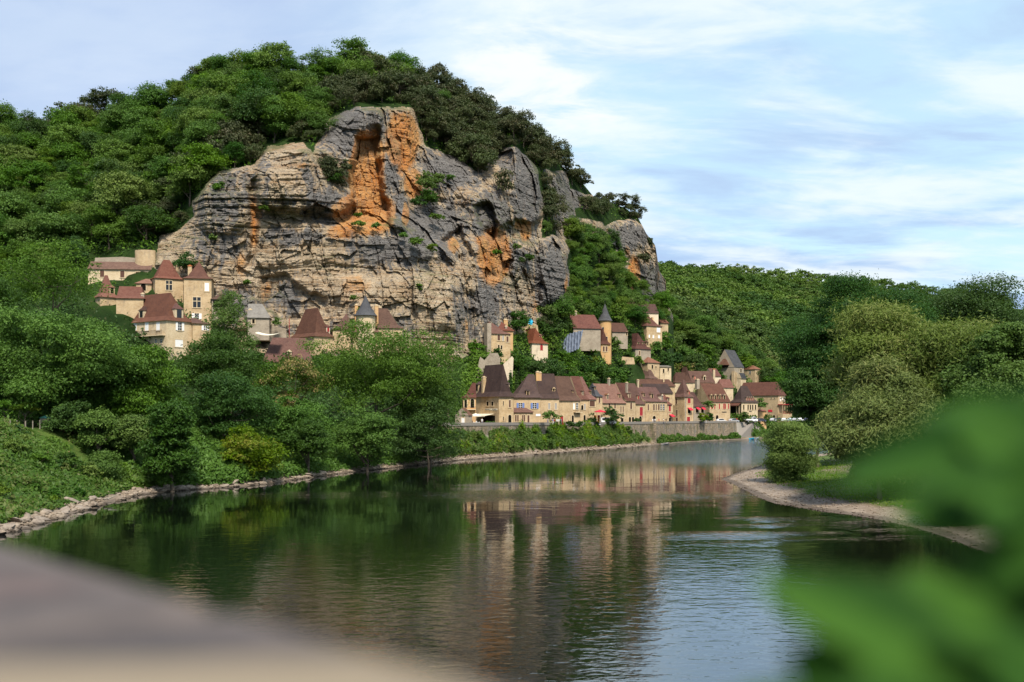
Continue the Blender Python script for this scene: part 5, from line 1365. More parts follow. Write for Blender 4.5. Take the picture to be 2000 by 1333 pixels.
for k, (x, w) in enumerate(((948.6, 1.2), (950.6, 1.6), (953, 1.4), (955.2, 1.8), (957.6, 1.2), (962, 1.6), (964.4, 1.4), (966.6, 1.6), (969, 1.2))):
    o = q1.part("letter", 'L', x, 800, w, 1.7, .081, .09, m_iron); o.parent = sg
q1.awning(950, 811, 30, 5, m_creamcl, 'L', 2.6)
a1 = H_("gallery_house", "small plum roofed loggia with arches on the left of the restaurant house", 905, 905, 929.5, 241, 6, 832, 776, 748, hips=(.9, 0), roof='plum', wall='ochre', dl=5, flare=(.4, .2))
a1.win(909.5, 788, 5, 17, 'arch'); a1.win(922.6, 788, 7, 17, 'arch'); a1.balcony(917, 797, 24, 5, 'R', .9)
hut = H_("stone_hut", "low stone hut with gable and pale door at the quay's left end", 889, 915, 922, 231, 62, 833, 811, 797, ax='R', hips=(0, 0), roof='plum', wall='grey', flare=None, over=.2, dr=6); hut.win(904.5, 823, 6, 13, 'w', 'L')
q2 = H_("quay_house", "tan house with blue shutters and dark hipped roof, second on the quay", 1003.5, 1003.5, 1056, 254.5, 12, 831, 776, 731, hips=(1.05, .15), roof='dark', dl=9, over=.5)
q2.win(1016.5, 793, 6.5, 11, 'bs'); q2.win(1044, 793, 6.5, 11, 'bs'); q2.dorm(1031, 768, 6, 9, 'R', 'tan', 'k'); q2.chim(1050, 726, 735, 8, .5, wall='ochre')
q2.part("sign_board", 'R', 1051, 811, 9, 4.5, .02, .08, m_white)
q2b = H_("quay_annex", "single storey tan annex with narrow plum roof in front of the blue shuttered house", 1003.5, 1003.5, 1041, 250, 12, 832, 805, 797, hips=(0, .6), roof='plum', dl=4.2, flare=None)
for x, w in ((1007.3, 3), (1011.5, 3), (1020.8, 2.6), (1024.4, 2.6)): q2b.win(x, 817.5, w, 13, 'b')
q2b.win(1032, 821, 4, 19, 'door')
q3 = H_("quay_house", "tan house with high dark speckled roof and grey shutters, third on the quay", 1056.3, 1056.3, 1092, 262.5, 16, 831, 778, 730, hips=(0, 0), roof='dark', dl=9, over=.35)
q3.win(1072.6, 794, 4, 12, 'g'); q3.win(1085.5, 794, 4, 12, 'g'); q3.dorm(1081.5, 762, 6, 5, 'R', 'tan', 'k', True); q3.chim(1055, 727, 740, 5, .4, wall='ochre')
q4 = H_("quay_house", "tan house with small iron balcony and reddish brown roof, fourth on the quay", 1092.3, 1092.3, 1133, 269, 30, 830, 782, 735, hips=(0, .1), roof='brown', dl=9, over=.4)
q4.win(1121, 794, 3, 12, 'w'); q4.win(1127, 794, 4, 13, 'd'); q4.win(1118.5, 818, 4, 13, 'arch'); q4.balcony(1127, 802, 14, 6); q4.dorm(1119, 765, 3, 4, 'R', 'tan', 'k'); q4.win(1097, 821, 6, 17, 'rdoor')
q5 = H_("quay_house", "narrow tan house with red roof and tall dormer beside the iron balcony", 1133.3, 1133.3, 1149, 279, 36, 830, 780, 735, hips=(0, 0), roof='plum', dl=8)
q5.win(1137, 796, 4, 9, 'arch'); q5.win(1142, 795, 3, 11, 'g'); q5.win(1141.5, 818, 4, 14, 'arch'); q5.dorm(1138.5, 768, 4, 8, 'R', 'cream', 'd')
q6 = H_("quay_house", "tan house with bright red hip roof and a wide timber window", 1149.3, 1149.3, 1164.5, 284, 30, 830, 780, 736, hips=(0, .5), roof='red', dl=8); q6.win(1156.5, 789, 10, 11, 'b'); q6.dorm(1153.6, 767, 3, 7, 'R', 'tan', 'k')
q7 = H_("quay_house", "slim tan tower like house with grey slate roof and one tall brown window", 1164.8, 1164.8, 1176.5, 289, 30, 830, 774, 748, hips=(.6, .6), roof='slate', dl=7); q7.win(1170.6, 782, 3.2, 11, 'b'); q7.dorm(1163, 759, 3, 6, 'R', 'tan', 'k')
q8 = H_("quay_house", "wide tan house with bright red roof behind the leafy pergola", 1177, 1177, 1222.5, 294, 44, 829, 787, 750, hips=(0, 0), roof='red', dl=8)
q8.win(1190, 793, 3.5, 10, 'b'); q8.win(1201, 793, 3, 10, 'b'); q8.win(1212.5, 800, 2, 12, 'b'); q8.win(1217, 800, 2, 12, 'b'); q8.win(1215, 822, 5, 10, 'k'); q8.dorm(1187, 776, 4, 9, 'R', 'cream', 'd', True); q8.dorm(1210.5, 774, 4, 8, 'R', 'tan', 'k'); q8.chim(1189, 739, 752, 5, .5, wall='grey'); q8.chim(1224, 747, 760, 5, .4, wall='grey')
q9 = H_("quay_house", "narrow tan house with two little arched doors and a grey eaved roof", 1223, 1223, 1241, 309, 46, 828, 783, 748, hips=(0, 0), roof='plum', dl=8); q9.win(1232.5, 793, 3.5, 13, 'b'); q9.win(1230, 820, 4, 11, 'arch'); q9.win(1236, 820, 4, 11, 'arch'); q9.dorm(1230, 773, 6, 9, 'R', 'cream', 'b')
q10 = H_("quay_house", "tan house with tall bright red closed shutters", 1241.5, 1241.5, 1260, 315, 46, 828, 789, 749, hips=(0, 0), roof='brown', dl=8); q10.win(1252.3, 804, 6, 17, 'r'); q10.win(1250.5, 820, 5, 13, 'arch'); q10.dorm(1247, 777, 5, 8, 'R', 'brown' if False else 'tan', 'r')
q11 = H_("quay_house", "wide tan house with a row of six dark windows and plum roof", 1260.5, 1260.5, 1303, 321, 44, 828, 784, 756, hips=(0, .2), roof='plum', dl=8)
for x, w in ((1266, 2.5), (1277, 3), (1281.5, 2), (1286.5, 3), (1291, 3), (1296, 3.5)): q11.win(x, 796, w, 12, 'd' if x > 1290 else 'b')
q11.win(1277.5, 819, 6, 13, 'arch'); q11.dorm(1258, 772, 5, 7, 'L' if False else 'R', 'tan', 'k'); q11.dorm(1274, 774, 6, 8, 'R', 'tan', 'k'); q11.dorm(1293, 778, 5, 10, 'R', 'pale', 'd', True); q11.chim(1246, 742, 756, 4, .5, wall='cream')
q12 = H_("quay_house", "very narrow tan house with red awning over its door", 1303.5, 1303.5, 1312.5, 337, 40, 827, 790, 770, hips=(0, 0), roof='plum', dl=7); q12.win(1308, 798, 4, 12, 'r'); q12.awning(1310, 812, 7, 4.5, m_redcl); q12.win(1308, 821, 4, 9, 'k'); q12.dorm(1306, 781, 4, 6, 'R', 'cream', 'k')
q13 = H_("quay_house", "three storey corner house with red patched roof and red window awning", 1313, 1337, 1354, 356, 40, 827, 775, 742, ax='R', hips=(.8, .5), roof='plum', wall='tan')
q13.win(1321.5, 784, 3, 11, 'b'); q13.win(1322, 807, 3, 12, 'b'); q13.win(1322, 821, 4, 9, 'door'); q13.win(1345.7, 783, 6, 10, 'r'); q13.win(1345.7, 804, 5.5, 7, 'k'); q13.awning(1346, 799, 7, 5, m_redcl); q13.win(1344.6, 820, 6, 11, 'rdoor'); q13.dorm(1346, 768, 4, 7, 'R', 'tan', 'r'); q13.part("drain_strip", 'R', 1338.8, 800, 2.2, 48, .005, .06, WM['grey'])
q14 = H_("quay_house", "low stone cafe with two red awnings and a sagging brown roof", 1354.5, 1354.5, 1377, 362, 36, 826, 794, 766, hips=(0, .4), roof='brown', wall='grey', dl=8); 
for x in (1361, 1371.5): q14.win(x, 803, 5, 7, 'k'); q14.awning(x, 798, 6, 4.5, m_redcl)
q15 = H_("quay_house", "tan inn with four tall stone dormers and red shutters", 1349, 1386, 1426, 374, 30, 825, 785, 749, ax='R', hips=(0, 0), roof='brown', wall='tan', flare=None)
for x in (1390, 1396, 1405, 1413.5, 1416.5, 1423): q15.win(x, 794, 2.4, 11, 'r')
q15.win(1400.5, 816, 5, 10, 'arch'); q15.chim(1362, 741, 754, 8, .5, wall='grey')
for x in (1389, 1397, 1406, 1415): q15.dorm(x, 777, 5, 9, 'R', 'tan', 'k', True)
q15.part("sign_board", 'R', 1414.5, 805.3, 9, 1.8, .01, .05, m_iron)
q16 = H_("quay_house", "house with dark pyramid roof and open dark barn front on the quay", 1426, 1448.5, 1480, 393, 34, 825, 786, 754, ax='R', hips=(.9, .9), roof='dark', wall='cream')
for x in (1452.5, 1461, 1465.5, 1470, 1475.5): q16.win(x, 796, 2.4, 10, 'k')
for x in (1461, 1465.5, 1470, 1475.5): q16.win(x, 813, 2, 5, 'k')
q16.part("barn_opening", 'L', 1437, 806, 20, 32, .01, .05, m_dark); q16.part("barn_post", 'L', 1439, 806, 1.6, 32, .06, .2, m_stone_tr); q16.part("barn_post", 'L', 1444, 806, 1.6, 32, .06, .2, m_stone_tr)
q16.awning(1437, 790, 22, 6, RM['brown'], 'L', 1.6); q16.part("skylight", 'L', 1431, 775, 3, 3, .3, .4, m_white) if False else None
for x in (1459, 1463, 1467, 1471): q16.dorm(x, 780, 2.2, 7, 'R', 'cream', 'r', True)
q16.part("sign_board", 'R', 1465.5, 804, 5, 1.5, .01, .05, m_iron)
q17 = H_("quay_house", "large tan hotel with long plum roof and red veranda, last on the quay", 1441, 1520, 1534, 418, 48, 823, 772, 747, ax='L', hips=(.7, .3), roof='plum', wall='tan', flare=None)
q17.win(1506.5, 778, 2, 2.5, 'k'); q17.win(1513, 778, 2, 2.5, 'k'); q17.win(1512, 815, 4, 8, 'arch'); q17.win(1505.5, 816, 3, 6, 'arch'); q17.part("red_sign", 'L', 1504.5, 803, 8, 4.5, .02, .1, m_redcl); q17.chim(1524, 760, 772, 4, .3, wall='tan')
for x in (1524, 1528, 1532): q17.win(x, 780, 2, 8, 'w')
mb = MB(); f_, u0, u1, z0, z1 = q17.spot(1528, 805, 18, 30, 'R'); q17.fbox(mb, f_, u0, u1, z0 - 1, z0 + 2.4, .01, 2.2, 1)
for k in range(5):
    u = u0 + (u1 - u0 - .2) * k / 4; q17.fbox(mb, f_, u, u + .18, z0 + 2.4, z1 - .3, 2.0, 2.18, 1)
q17.fbox(mb, f_, u0, u1, z0 + 2.55, z0 + 2.75, 2.19, 2.28); q17.fbox(mb, f_, u0, u1, z0 + 3.3, z0 + 3.42, 2.19, 2.26); q17.fbox(mb, f_, u0, u1, z1 - .3, z1, .01, 2.4); mb.build("veranda", [m_redp, WM['tan']], q17.root)
h = H_("garden_wall_house", "low orange rendered shed between the dark pyramid roof and the hotel", 1481, 1481, 1497, 402, 30, 824, 803, 800, hips=(0, 0), roof='red', wall='ochre', flare=None, dl=4)
# ================================================================== quay wall, ramp, gardens
def shore_xy(px, d):
    x, y, a = shore_pt(px, d); return x, y, a
m_wallq, nt, out = new_mat("quay_rubble_masonry")
geo = nt.add('ShaderNodeNewGeometry'); pos = geo.outputs['Position']
vo = nt.add('ShaderNodeTexVoronoi'); nt.l.new(nt.scalevec(pos, (1.2, 1.2, 2.0)), vo.inputs['Vector']); vo.inputs['Scale'].default_value = 1.7
n1 = nt.noise(pos, .5, 5, .65); n2 = nt.noise(nt.scalevec(pos, (1, 1, .25)), 1.1, 4, .6); sp = nt.add('ShaderNodeSeparateColor'); nt.l.new(vo.outputs['Color'], sp.inputs[0])
c = nt.mix(sp.outputs[0], (.15, .12, .09), (.31, .24, .165)); c = nt.mix(nt.smooth(n1, .45, .7), c, (.19, .17, .145)); c = nt.mix(nt.math('MULTIPLY', nt.smooth(n2, .48, .66), .75), c, (.07, .075, .04))
principled(nt, out, c, .95, .1, vo.outputs['Distance'], .6, .12)
m_coping = plain("grey_coping_stone", (.24, .215, .19), .9, .1)
WPX = list(np.arange(903, 1452, 7.0))
def wall_d(px): return float(np.interp(px, [903, 1235, 1290, 1452], [4.7, 4.7, 2.5, 2.4]))
front = [];
for px in WPX:
    x, y, a = shore_xy(px, wall_d(px)); zt = float(quay_z(y)) + .03; front.append((x, y, zt, a))
mb = MB(); mc = MB()
for i in range(len(front) - 1):
    (x0, y0, z0, a0), (x1, y1, z1, a1) = front[i], front[i + 1]
    n0 = (-sin(a0) * 4.2, cos(a0) * 4.2); n1_ = (-sin(a1) * 4.2, cos(a1) * 4.2); bt = .1
    mb.face([(x0 + n0[0] * -bt, y0 + n0[1] * -bt, -.5), (x1 - n1_[0] * bt, y1 - n1_[1] * bt, -.5), (x1, y1, z1), (x0, y0, z0)])
    mb.face([(x0, y0, z0), (x1, y1, z1), (x1 + n1_[0], y1 + n1_[1], z1), (x0 + n0[0], y0 + n0[1], z0)])
    mb.face([(x0 + n0[0], y0 + n0[1], z0), (x1 + n1_[0], y1 + n1_[1], z1), (x1 + n1_[0], y1 + n1_[1], -.5), (x0 + n0[0], y0 + n0[1], -.5)])
    o = .12; zr0, zr1 = z0, z1; n0 = (-sin(a0) * .55, cos(a0) * .55); n1_ = (-sin(a1) * .55, cos(a1) * .55)
    A = [(x0 - n0[0] * o / .55, y0 - n0[1] * o / .55), (x1 - n1_[0] * o / .55, y1 - n1_[1] * o / .55), (x1 + n1_[0] * 1.2, y1 + n1_[1] * 1.2), (x0 + n0[0] * 1.2, y0 + n0[1] * 1.2)]
    hb = .70
    lo = [(p[0], p[1], z + .004) for p, z in zip(A, (z0, z1, z1, z0))]; hi = [(p[0], p[1], z + hb) for p, z in zip(A, (z0, z1, z1, z0))]
    mc.face(hi)
    for k in range(4):
        if (k == 1 and i < len(front) - 2) or (k == 3 and i > 0): continue
        mc.face([lo[k], lo[(k + 1) % 4], hi[(k + 1) % 4], hi[k]])
qw = tag(mb.build("quay_wall", m_wallq), "long rubble stone retaining wall carrying the quay road above the river", "wall")
mc.build("coping", m_coping, qw)
x, y, a = shore_xy(1286, 2.3); mb = MB()
mb.prism([(-1.6, -.6), (1.6, -.6), (1.0, float(quay_z(y)) + .3), (-1.0, float(quay_z(y)) + .3)], 'y', -1.4, .4)
b = mb.build("buttress", m_wallq); b.parent = qw; b.location = (x, y, 0); b.rotation_euler = (0, 0, a)
# boat ramp at the end of the wall
mb = MB(); p0 = shore_xy(1452, 2.0); p1 = shore_xy(1452, 7.5); p2 = shore_xy(1486, 7.5); p3 = shore_xy(1486, 3.0)
zq = float(quay_z(p2[1]))
top_ = [(p0[0], p0[1], .15), (p1[0], p1[1], .6), (p2[0], p2[1], zq), (p3[0], p3[1], zq)]
mb.face(top_)
for i in range(4):
    a_, b_ = top_[i], top_[(i + 1) % 4]; mb.face([a_, (a_[0], a_[1], -1), (b_[0], b_[1], -1), b_])
tag(mb.build("boat_ramp", m_coping), "pale stone boat ramp sloping from the quay down to the river", "ramp")
# dry stone walls
def px_wall(name, label, pts, Y, thick, mat, cat="wall", slant=0.0):
    """flat wall with the outline pts (pixels) standing at the distance Y, real thickness"""
    mb = MB(); o = P(pts[0][0], pts[0][1], Y)
    q_ = [P(a, b, Y + slant * (a - pts[0][0])) - o for a, b in pts]
    mb.face([tuple(v) for v in q_]); bk = [tuple(v + Vector((0, thick, 0))) for v in q_]; mb.face(bk[::-1])
    n = len(q_)
    for i in range(n): mb.face([tuple(q_[i]), bk[i], bk[(i + 1) % n], tuple(q_[(i + 1) % n])])
    ob = mb.build(name, mat); ob.location = o
    return tag(ob, label, cat)
px_wall("garden_wall", "tall cream rendered wall climbing the slope behind the first quay house", [(966, 775), (972, 722), (1000, 696), (1003, 700), (1001, 738), (988, 746), (985, 775)], 262, .6, WM['pale'], slant=.12)
px_wall("ruined_wall", "broken rubble wall under the cottage with the big chimney", [(930, 760), (935, 708), (938, 697), (946, 704), (958, 690), (972, 690), (977, 700), (975, 760)], 264, .7, WM['grey'], slant=.1)
px_wall("terrace_wall", "grey terrace wall behind the long cream outbuilding of the manor", [(178, 540), (186, 504), (240, 502), (318, 509), (318, 560)], 259, .7, WM['grey'])
px_wall("terrace_wall", "low pale terrace wall between the stone cottage and the red pole", [(500, 668), (503, 636), (520, 634), (558, 642), (560, 668)], 250, .6, WM['grey'])
px_wall("dry_stone_wall", "small dry stone wall above the yellow green bush by the river", [(378, 900), (380, 852), (392, 848), (408, 852), (424, 850), (426, 900)], 150, .6, m_wallq)
px_wall("terrace_wall", "thin grey terrace wall under the broad house with three dormers", [(1213, 712), (1215, 697), (1238, 699), (1240, 712)], 352, .5, WM['tan'])
px_wall("terrace_wall", "rubble wall above the folded grey tarpaulin", [(1094, 668), (1096, 648), (1108, 643), (1130, 645), (1132, 668)], 333, .5, WM['grey'])
px_wall("rubble_pile", "pale rubble ledge under the bright blue tarpaulin", [(1024, 652), (1028, 634), (1040, 630), (1050, 636), (1052, 652)], 305, 1.2, WM['tan'])
mb = MB(); Yt = 258; p = P(284, 508, Yt); r = 20 / F * Yt; hh = 18 / F * Yt
an = np.linspace(pi, 2 * pi, 13)
for a_, b_ in zip(an[:-1], an[1:]):
    mb.face([(r * cos(a_), r * .6 * sin(a_), -3), (r * cos(b_), r * .6 * sin(b_), -3), (r * cos(b_), r * .6 * sin(b_), hh), (r * cos(a_), r * .6 * sin(a_), hh)])
mb.face([(r * cos(a_), r * .6 * sin(a_), hh) for a_ in an]); mb.face([(-r, 0, -3), (r, 0, -3), (r, 0, hh), (-r, 0, hh)])
o = mb.build("bastion", WM['tan']); o.location = p; tag(o, "low half round stone bastion above the manor's outbuilding", "wall")
# folded tarpaulins
def tarp(name, label, outline, Y, mat, folds, amp, seed, slope=.35):
    rng = np.random.RandomState(seed); xs = [a for a, b in outline]; ys = [b for a, b in outline]
    u = np.linspace(min(xs), max(xs), 60); v_ = np.linspace(min(ys), max(ys), 24); U, V_ = np.meshgrid(u, v_)
    ins = sd_poly(U, V_, outline) < .6
    ph = folds * (U - min(xs)) / (max(xs) - min(xs)) * 2 * pi + .06 * (V_ - min(ys))
    D_ = Y - amp * np.abs(np.sin(ph * .5)) - (V_ - min(ys)) / F * Y * slope + .25 * fbm(U * .2, V_ * .2)
    W3 = np.stack([(U - HX) / F * D_, D_, EYE + (HY - V_) / F * D_], -1); o3 = W3[12, 30].copy()
    vv_ = (W3 - o3).reshape(-1, 3); idx = np.arange(U.size).reshape(U.shape)
    q = np.stack([idx[:-1, :-1], idx[:-1, 1:], idx[1:, 1:], idx[1:, :-1]], -1).reshape(-1, 4)
    q = q[ins.ravel()[q].all(1)]; used, inv = np.unique(q, return_inverse=True)
    top3 = vv_[used]; n = len(used)
    allv = np.concatenate([top3, top3 + np.array([0, .06, 0])]); ff = np.concatenate([inv.reshape(q.shape), inv.reshape(q.shape)[:, ::-1] + n])
    me = mesh_np(name, allv, ff, [mat]); o = link(name, me, None, tuple(o3)); return tag(o, label, "tarpaulin")
m_tarpg = plain("blue_grey_sheeting", (.17, .20, .26), .55, .3); m_tarpb = plain("bright_blue_sheeting", (.02, .40, .62), .5, .3)
tarp("tarpaulin", "blue grey sheeting hanging in long folds over a roof in the garden slope", [(1089, 690), (1096, 662), (1099, 668), (1110, 652), (1126, 648), (1139, 645), (1131, 682), (1104, 693)], 322, m_tarpg, 9, .9, 3)
tarp("tarpaulin", "small bright blue tarpaulin on the rubble at the foot of the cliff", [(1030, 626), (1036, 622), (1041, 628), (1039, 635), (1033, 633)], 303, m_tarpb, 2, .4, 4)

# ------------------------------------------------------------------ garden and street greenery
def shrub_px(label, px, py, w, h_, mat, Y=None, name="bush", cat="bush", group=None, seed=1, size=None, dens=1.0):
    yb = py + h_ / 2
    if Y is None: Y = (float(D_hill(px, yb)) if px < 1306 else float(D_far(px, yb))) - 1.5
    s = Y / F; p = P(px, yb, Y); rx = w / 2 * s; H = h_ * s
    size = size or max(.22, .0016 * Y)
    n = int(dens * (220 + 5.5 * (w * h_ / 4) * (2.6 / (size / s)) ** 2))
    return bush(name, label, (p.x, p.y, p.z - .1), rx * .78, rx * .7, H * .52, mat, n=n, size=size, nclump=int(np.clip(6 + rx * H * .6, 7, 26)), seed=seed, cat=cat, group=group)
sd_ = 500
GARD = "dense green tree in the gardens between the quay roofs and the upper houses"
for (px, py, w, h_, mt) in [(1014, 706, 44, 50, 'deep'), (1046, 718, 48, 44, 'deep'), (1030, 745, 40, 40, 'mid'), (1078, 716, 54, 50, 'deep'), (1106, 706, 46, 44, 'mid'), (1112, 742, 60, 44, 'deep'), (1142, 712, 44, 44, 'deep'), (1150, 742, 56, 40, 'mid'),
                            (1170, 724, 48, 44, 'deep'), (1200, 728, 44, 40, 'mid'), (1222, 724, 34, 40, 'deep'), (1190, 752, 50, 34, 'deep'), (1062, 752, 44, 34, 'mid'), (1084, 760, 44, 28, 'mid'), (1212, 704, 22, 20, 'mid'), (1156, 700, 26, 24, 'lime'), (1216, 746, 26, 24, 'mid'), (1090, 690, 26, 30, 'mid')]:
    sd_ += 1; shrub_px(GARD, px, py, w, h_, LM[mt], name="garden_tree", cat="tree", group="garden trees of the village", seed=sd_)
SL = "leafy bush growing between the walls of the upper village"
for (px, py, w, h_, mt) in [(930, 672, 26, 34, 'mid'), (974, 690, 26, 24, 'deep'), (946, 702, 18, 16, 'mid'), (985, 682, 14, 20, 'lime'), (1266, 692, 32, 26, 'mid'), (1284, 676, 26, 30, 'mid'), (1298, 664, 30, 44, 'mid'), (1300, 700, 34, 40, 'deep'),
                            (1228, 692, 18, 14, 'deep'), (1246, 648, 24, 6, 'deep'), (1222, 640, 22, 40, 'deep'), (1205, 612, 30, 50, 'mid'), (1150, 684, 40, 22, 'lime'), (1194, 672, 14, 44, 'mid'), (1080, 664, 34, 40, 'mid'), (1060, 640, 34, 34, 'deep'), (1086, 636, 40, 40, 'deep'), (1110, 628, 30, 30, 'mid'),
                            (1008, 625, 52, 46, 'deep'), (1246, 702, 20, 14, 'mid'), (1330, 716, 50, 24, 'flower'), (1318, 700, 34, 34, 'deep'), (1205, 668, 14, 14, 'mid'), (1316, 672, 30, 50, 'mid'), (1270, 612, 26, 18, 'mid'), (1100, 600, 50, 40, 'mid'), (1128, 596, 50, 44, 'mid'), (1156, 602, 50, 44, 'deep'), (1066, 604, 30, 40, 'mid')]:
    sd_ += 1; shrub_px(SL, px, py, w, h_, LM[mt], group="bushes of the upper village", seed=sd_)
for (px, py, w, h_, mt, Y, lb) in [(1076, 811, 40, 17, 'mid', 250, "leafy vine arbour in front of the third quay house"), (1112, 826, 18, 12, 'deep', 262, "clipped round bush under the small iron balcony"), (1131, 827, 18, 10, 'deep', 268, "smaller clipped bush right of the balcony"),
                               (1156, 817, 14, 28, 'deep', 279, "tall ivy covered bush under the wide timber window"), (1195, 810, 38, 34, 'deep', 288, "big leafy pergola tree in front of the red roofed quay house"), (1244, 820, 6, 12, 'deep', 308, "small potted shrub by the red shutter house"),
                               (1371, 815, 22, 16, 'lime', 352, "light green pergola in front of the cafe with two awnings"), (1387, 814, 13, 22, 'deep', 362, "narrow dark tree left of the inn with four dormers"), (1452, 812, 13, 14, 'deep', 384, "clipped ball tree in front of the barn front"),
                               (1484, 787, 26, 26, 'mid', 400, "green creeper beside the hotel wall"), (1385, 786, 15, 20, 'mid', 366, "creeper on the flank of the inn with four dormers"), (1496, 815, 5, 20, 'deep', 404, "thin creeper at the corner of the orange shed"), (1406, 734, 16, 22, 'deep', 455, "dark bush against the church gable"),
                               (362, 508, 46, 40, 'deep', 252, "dark green tree standing behind the two manor towers"), (485, 549, 15, 15, 'mid', None, "small round bush alone on the cliff above the stone cottage"), (515, 628, 12, 9, 'mid', 247, "round bush on the pale terrace wall"), (538, 627, 16, 14, 'mid', 247, "larger round bush on the pale terrace wall")]:
    sd_ += 1; shrub_px(lb, px, py, w, h_, LM[mt], Y, seed=sd_)
for (px, yt, yb, w, Y, lb) in [(997, 727, 770, 4.5, 255, "slim dark cypress right of the first quay house"), (1009, 728, 765, 4, 268, "second slim cypress in the garden behind the blue shuttered house"), (1019, 705, 740, 6, 275, "thicker cypress higher up the garden behind the quay")]:
    sd_ += 1; s_ = Y / F; p = P(px, yb, Y); rng = np.random.RandomState(sd_); hh = (yb - yt) * s_; r_ = w / 2 * s_
    cl_ = np.array([[0, 0, hh * (.08 + .88 * f), r_ * (1.05 - .75 * f), r_ * (1.05 - .75 * f), hh * .09] for f in np.linspace(0, 1, 12)])
    t = empty("cypress", p); tag(t, lb, "tree"); v, f = tube((0, 0, -1), (0, 0, hh * .9), .09, .02, 6); link("trunk", mesh_np("trunk", v, f, [m_bark]), t); link("crown", crown_mesh("crown", cl_, 1800, .3, m_leaf_deep, rng), t)
CL = "shrub rooted on a ledge of the cliff face"
for (px, py, w, h_, mt) in [(640, 325, 44, 56, 'oak'), (662, 345, 30, 40, 'oak'), (648, 345, 36, 24, 'mid'), (672, 318, 22, 40, 'oak'), (830, 350, 40, 50, 'mid'), (838, 380, 44, 30, 'deep'), (818, 392, 30, 18, 'deep'), (855, 345, 22, 30, 'mid'), (700, 436, 40, 9, 'mid'), (735, 440, 24, 8, 'mid'), (790, 460, 22, 12, 'mid'), (815, 470, 40, 20, 'mid'), (840, 482, 26, 14, 'lime'),
                            (430, 362, 30, 16, 'mid'), (515, 405, 18, 12, 'mid'), (572, 405, 12, 8, 'mid'), (416, 460, 10, 22, 'mid'), (705, 600, 14, 26, 'mid'), (818, 560, 14, 14, 'mid'), (690, 580, 10, 10, 'mid'), (970, 490, 14, 14, 'mid'), (1025, 500, 30, 22, 'deep'), (1010, 480, 18, 10, 'mid'), (700, 420, 16, 6, 'mid'), (880, 345, 14, 10, 'mid'), (850, 420, 50, 8, 'mid'),
                            (1066, 380, 22, 50, 'oak'), (985, 350, 26, 60, 'oak'), (1256, 500, 22, 30, 'oak'), (1270, 470, 12, 22, 'oak'), (920, 300, 30, 30, 'oak'), (940, 320, 24, 30, 'oak')]:
    sd_ += 1; shrub_px(CL, px, py, w, h_, m_leaf_oak if mt == 'oak' else LM[mt], float(D_hill(px, py + h_ / 2)) - (5 if rock_sd(px, py) < -14 else 2), group="shrubs on the cliff ledges", seed=sd_, name="cliff_shrub", cat="shrub")
# ground cover of the village slope and around the manor
def hill_samp(x0, x1, y0, y1):
    def f(n, rng):
        px = rng.uniform(x0, x1, n); py = rng.uniform(y0, y1, n); d = D_hill(px, py)
        x = (px - HX) / F * d; z = EYE + (HY - py) / F * d
        sd_all = np.full(n, 1e9)
        for r in ROCK: sd_all = np.minimum(sd_all, sd_poly(px, py, r))
        k = np.clip(.55 + .9 * fbm(x * .25, z * .25, octv=3), 0, 1.4); k = np.where((px > 170) & (px < 320) & (py > 498) & (py < 650), np.minimum(k, .35) - .3, k); keep = (sd_all > 2) & (py > top_hill(px) + 2) & ~((px > 1200) & (py > 716)) & (rng.rand(n) < .3 + k) & (rng.rand(n) < .3 + k)
        return x[keep], d[keep], z[keep] - .2, k[keep]
    return f
weeds("slope_undergrowth", "low bushes and ivy covering the slope between the village houses", 45000, hill_samp(900, 1306, 560, 834), .55, m_leaf_mid, 2.2, 71)
weeds("manor_undergrowth", "bushes and ivy on the slope around the manor", 45000, hill_samp(-100, 900, 470, 830), .55, m_leaf_deep, 2.4, 72)
weeds("hill_undergrowth", "dark undergrowth of the hill wood seen between the trees", 60000, hill_samp(-60, 1300, 95, 560), .6, m_leaf_mid, 2.6, 73)

def far_samp(n, rng):
    px = rng.uniform(1240, 1520, n); py = rng.uniform(640, 800, n); d = D_far(px, py); k = np.clip(.5 + .9 * fbm(px * .08, py * .08, octv=3), 0, 1.3)
    keep = (d < 500) & (rng.rand(n) < .3 + k); return ((px - HX) / F * d)[keep], d[keep], (EYE + (HY - py) / F * d)[keep] - .2, k[keep]
weeds("church_undergrowth", "low bushes and scrub on the slope behind and left of the church", 40000, far_samp, .6, m_leaf_mid, 2.6, 74)
for (px, py, w, h_, mt) in [(1350, 704, 60, 40, 'deep'), (1380, 690, 50, 40, 'mid'), (1330, 690, 50, 36, 'mid'), (1395, 715, 30, 24, 'deep'), (1480, 700, 40, 40, 'mid'), (1500, 716, 36, 44, 'mid'), (1520, 740, 40, 44, 'lime'), (1365, 668, 60, 40, 'deep'), (1310, 655, 50, 40, 'mid'), (1500, 690, 50, 40, 'deep'), (1530, 700, 50, 50, 'mid'), (1330, 630, 50, 40, 'deep')]:
    sd_ += 1; shrub_px("leafy tree close behind the church and the roofs left of it", px, py, w, h_, LM[mt], float(D_far(px, py + h_ / 2)), name="garden_tree", cat="tree", group="trees close behind the church", seed=sd_)
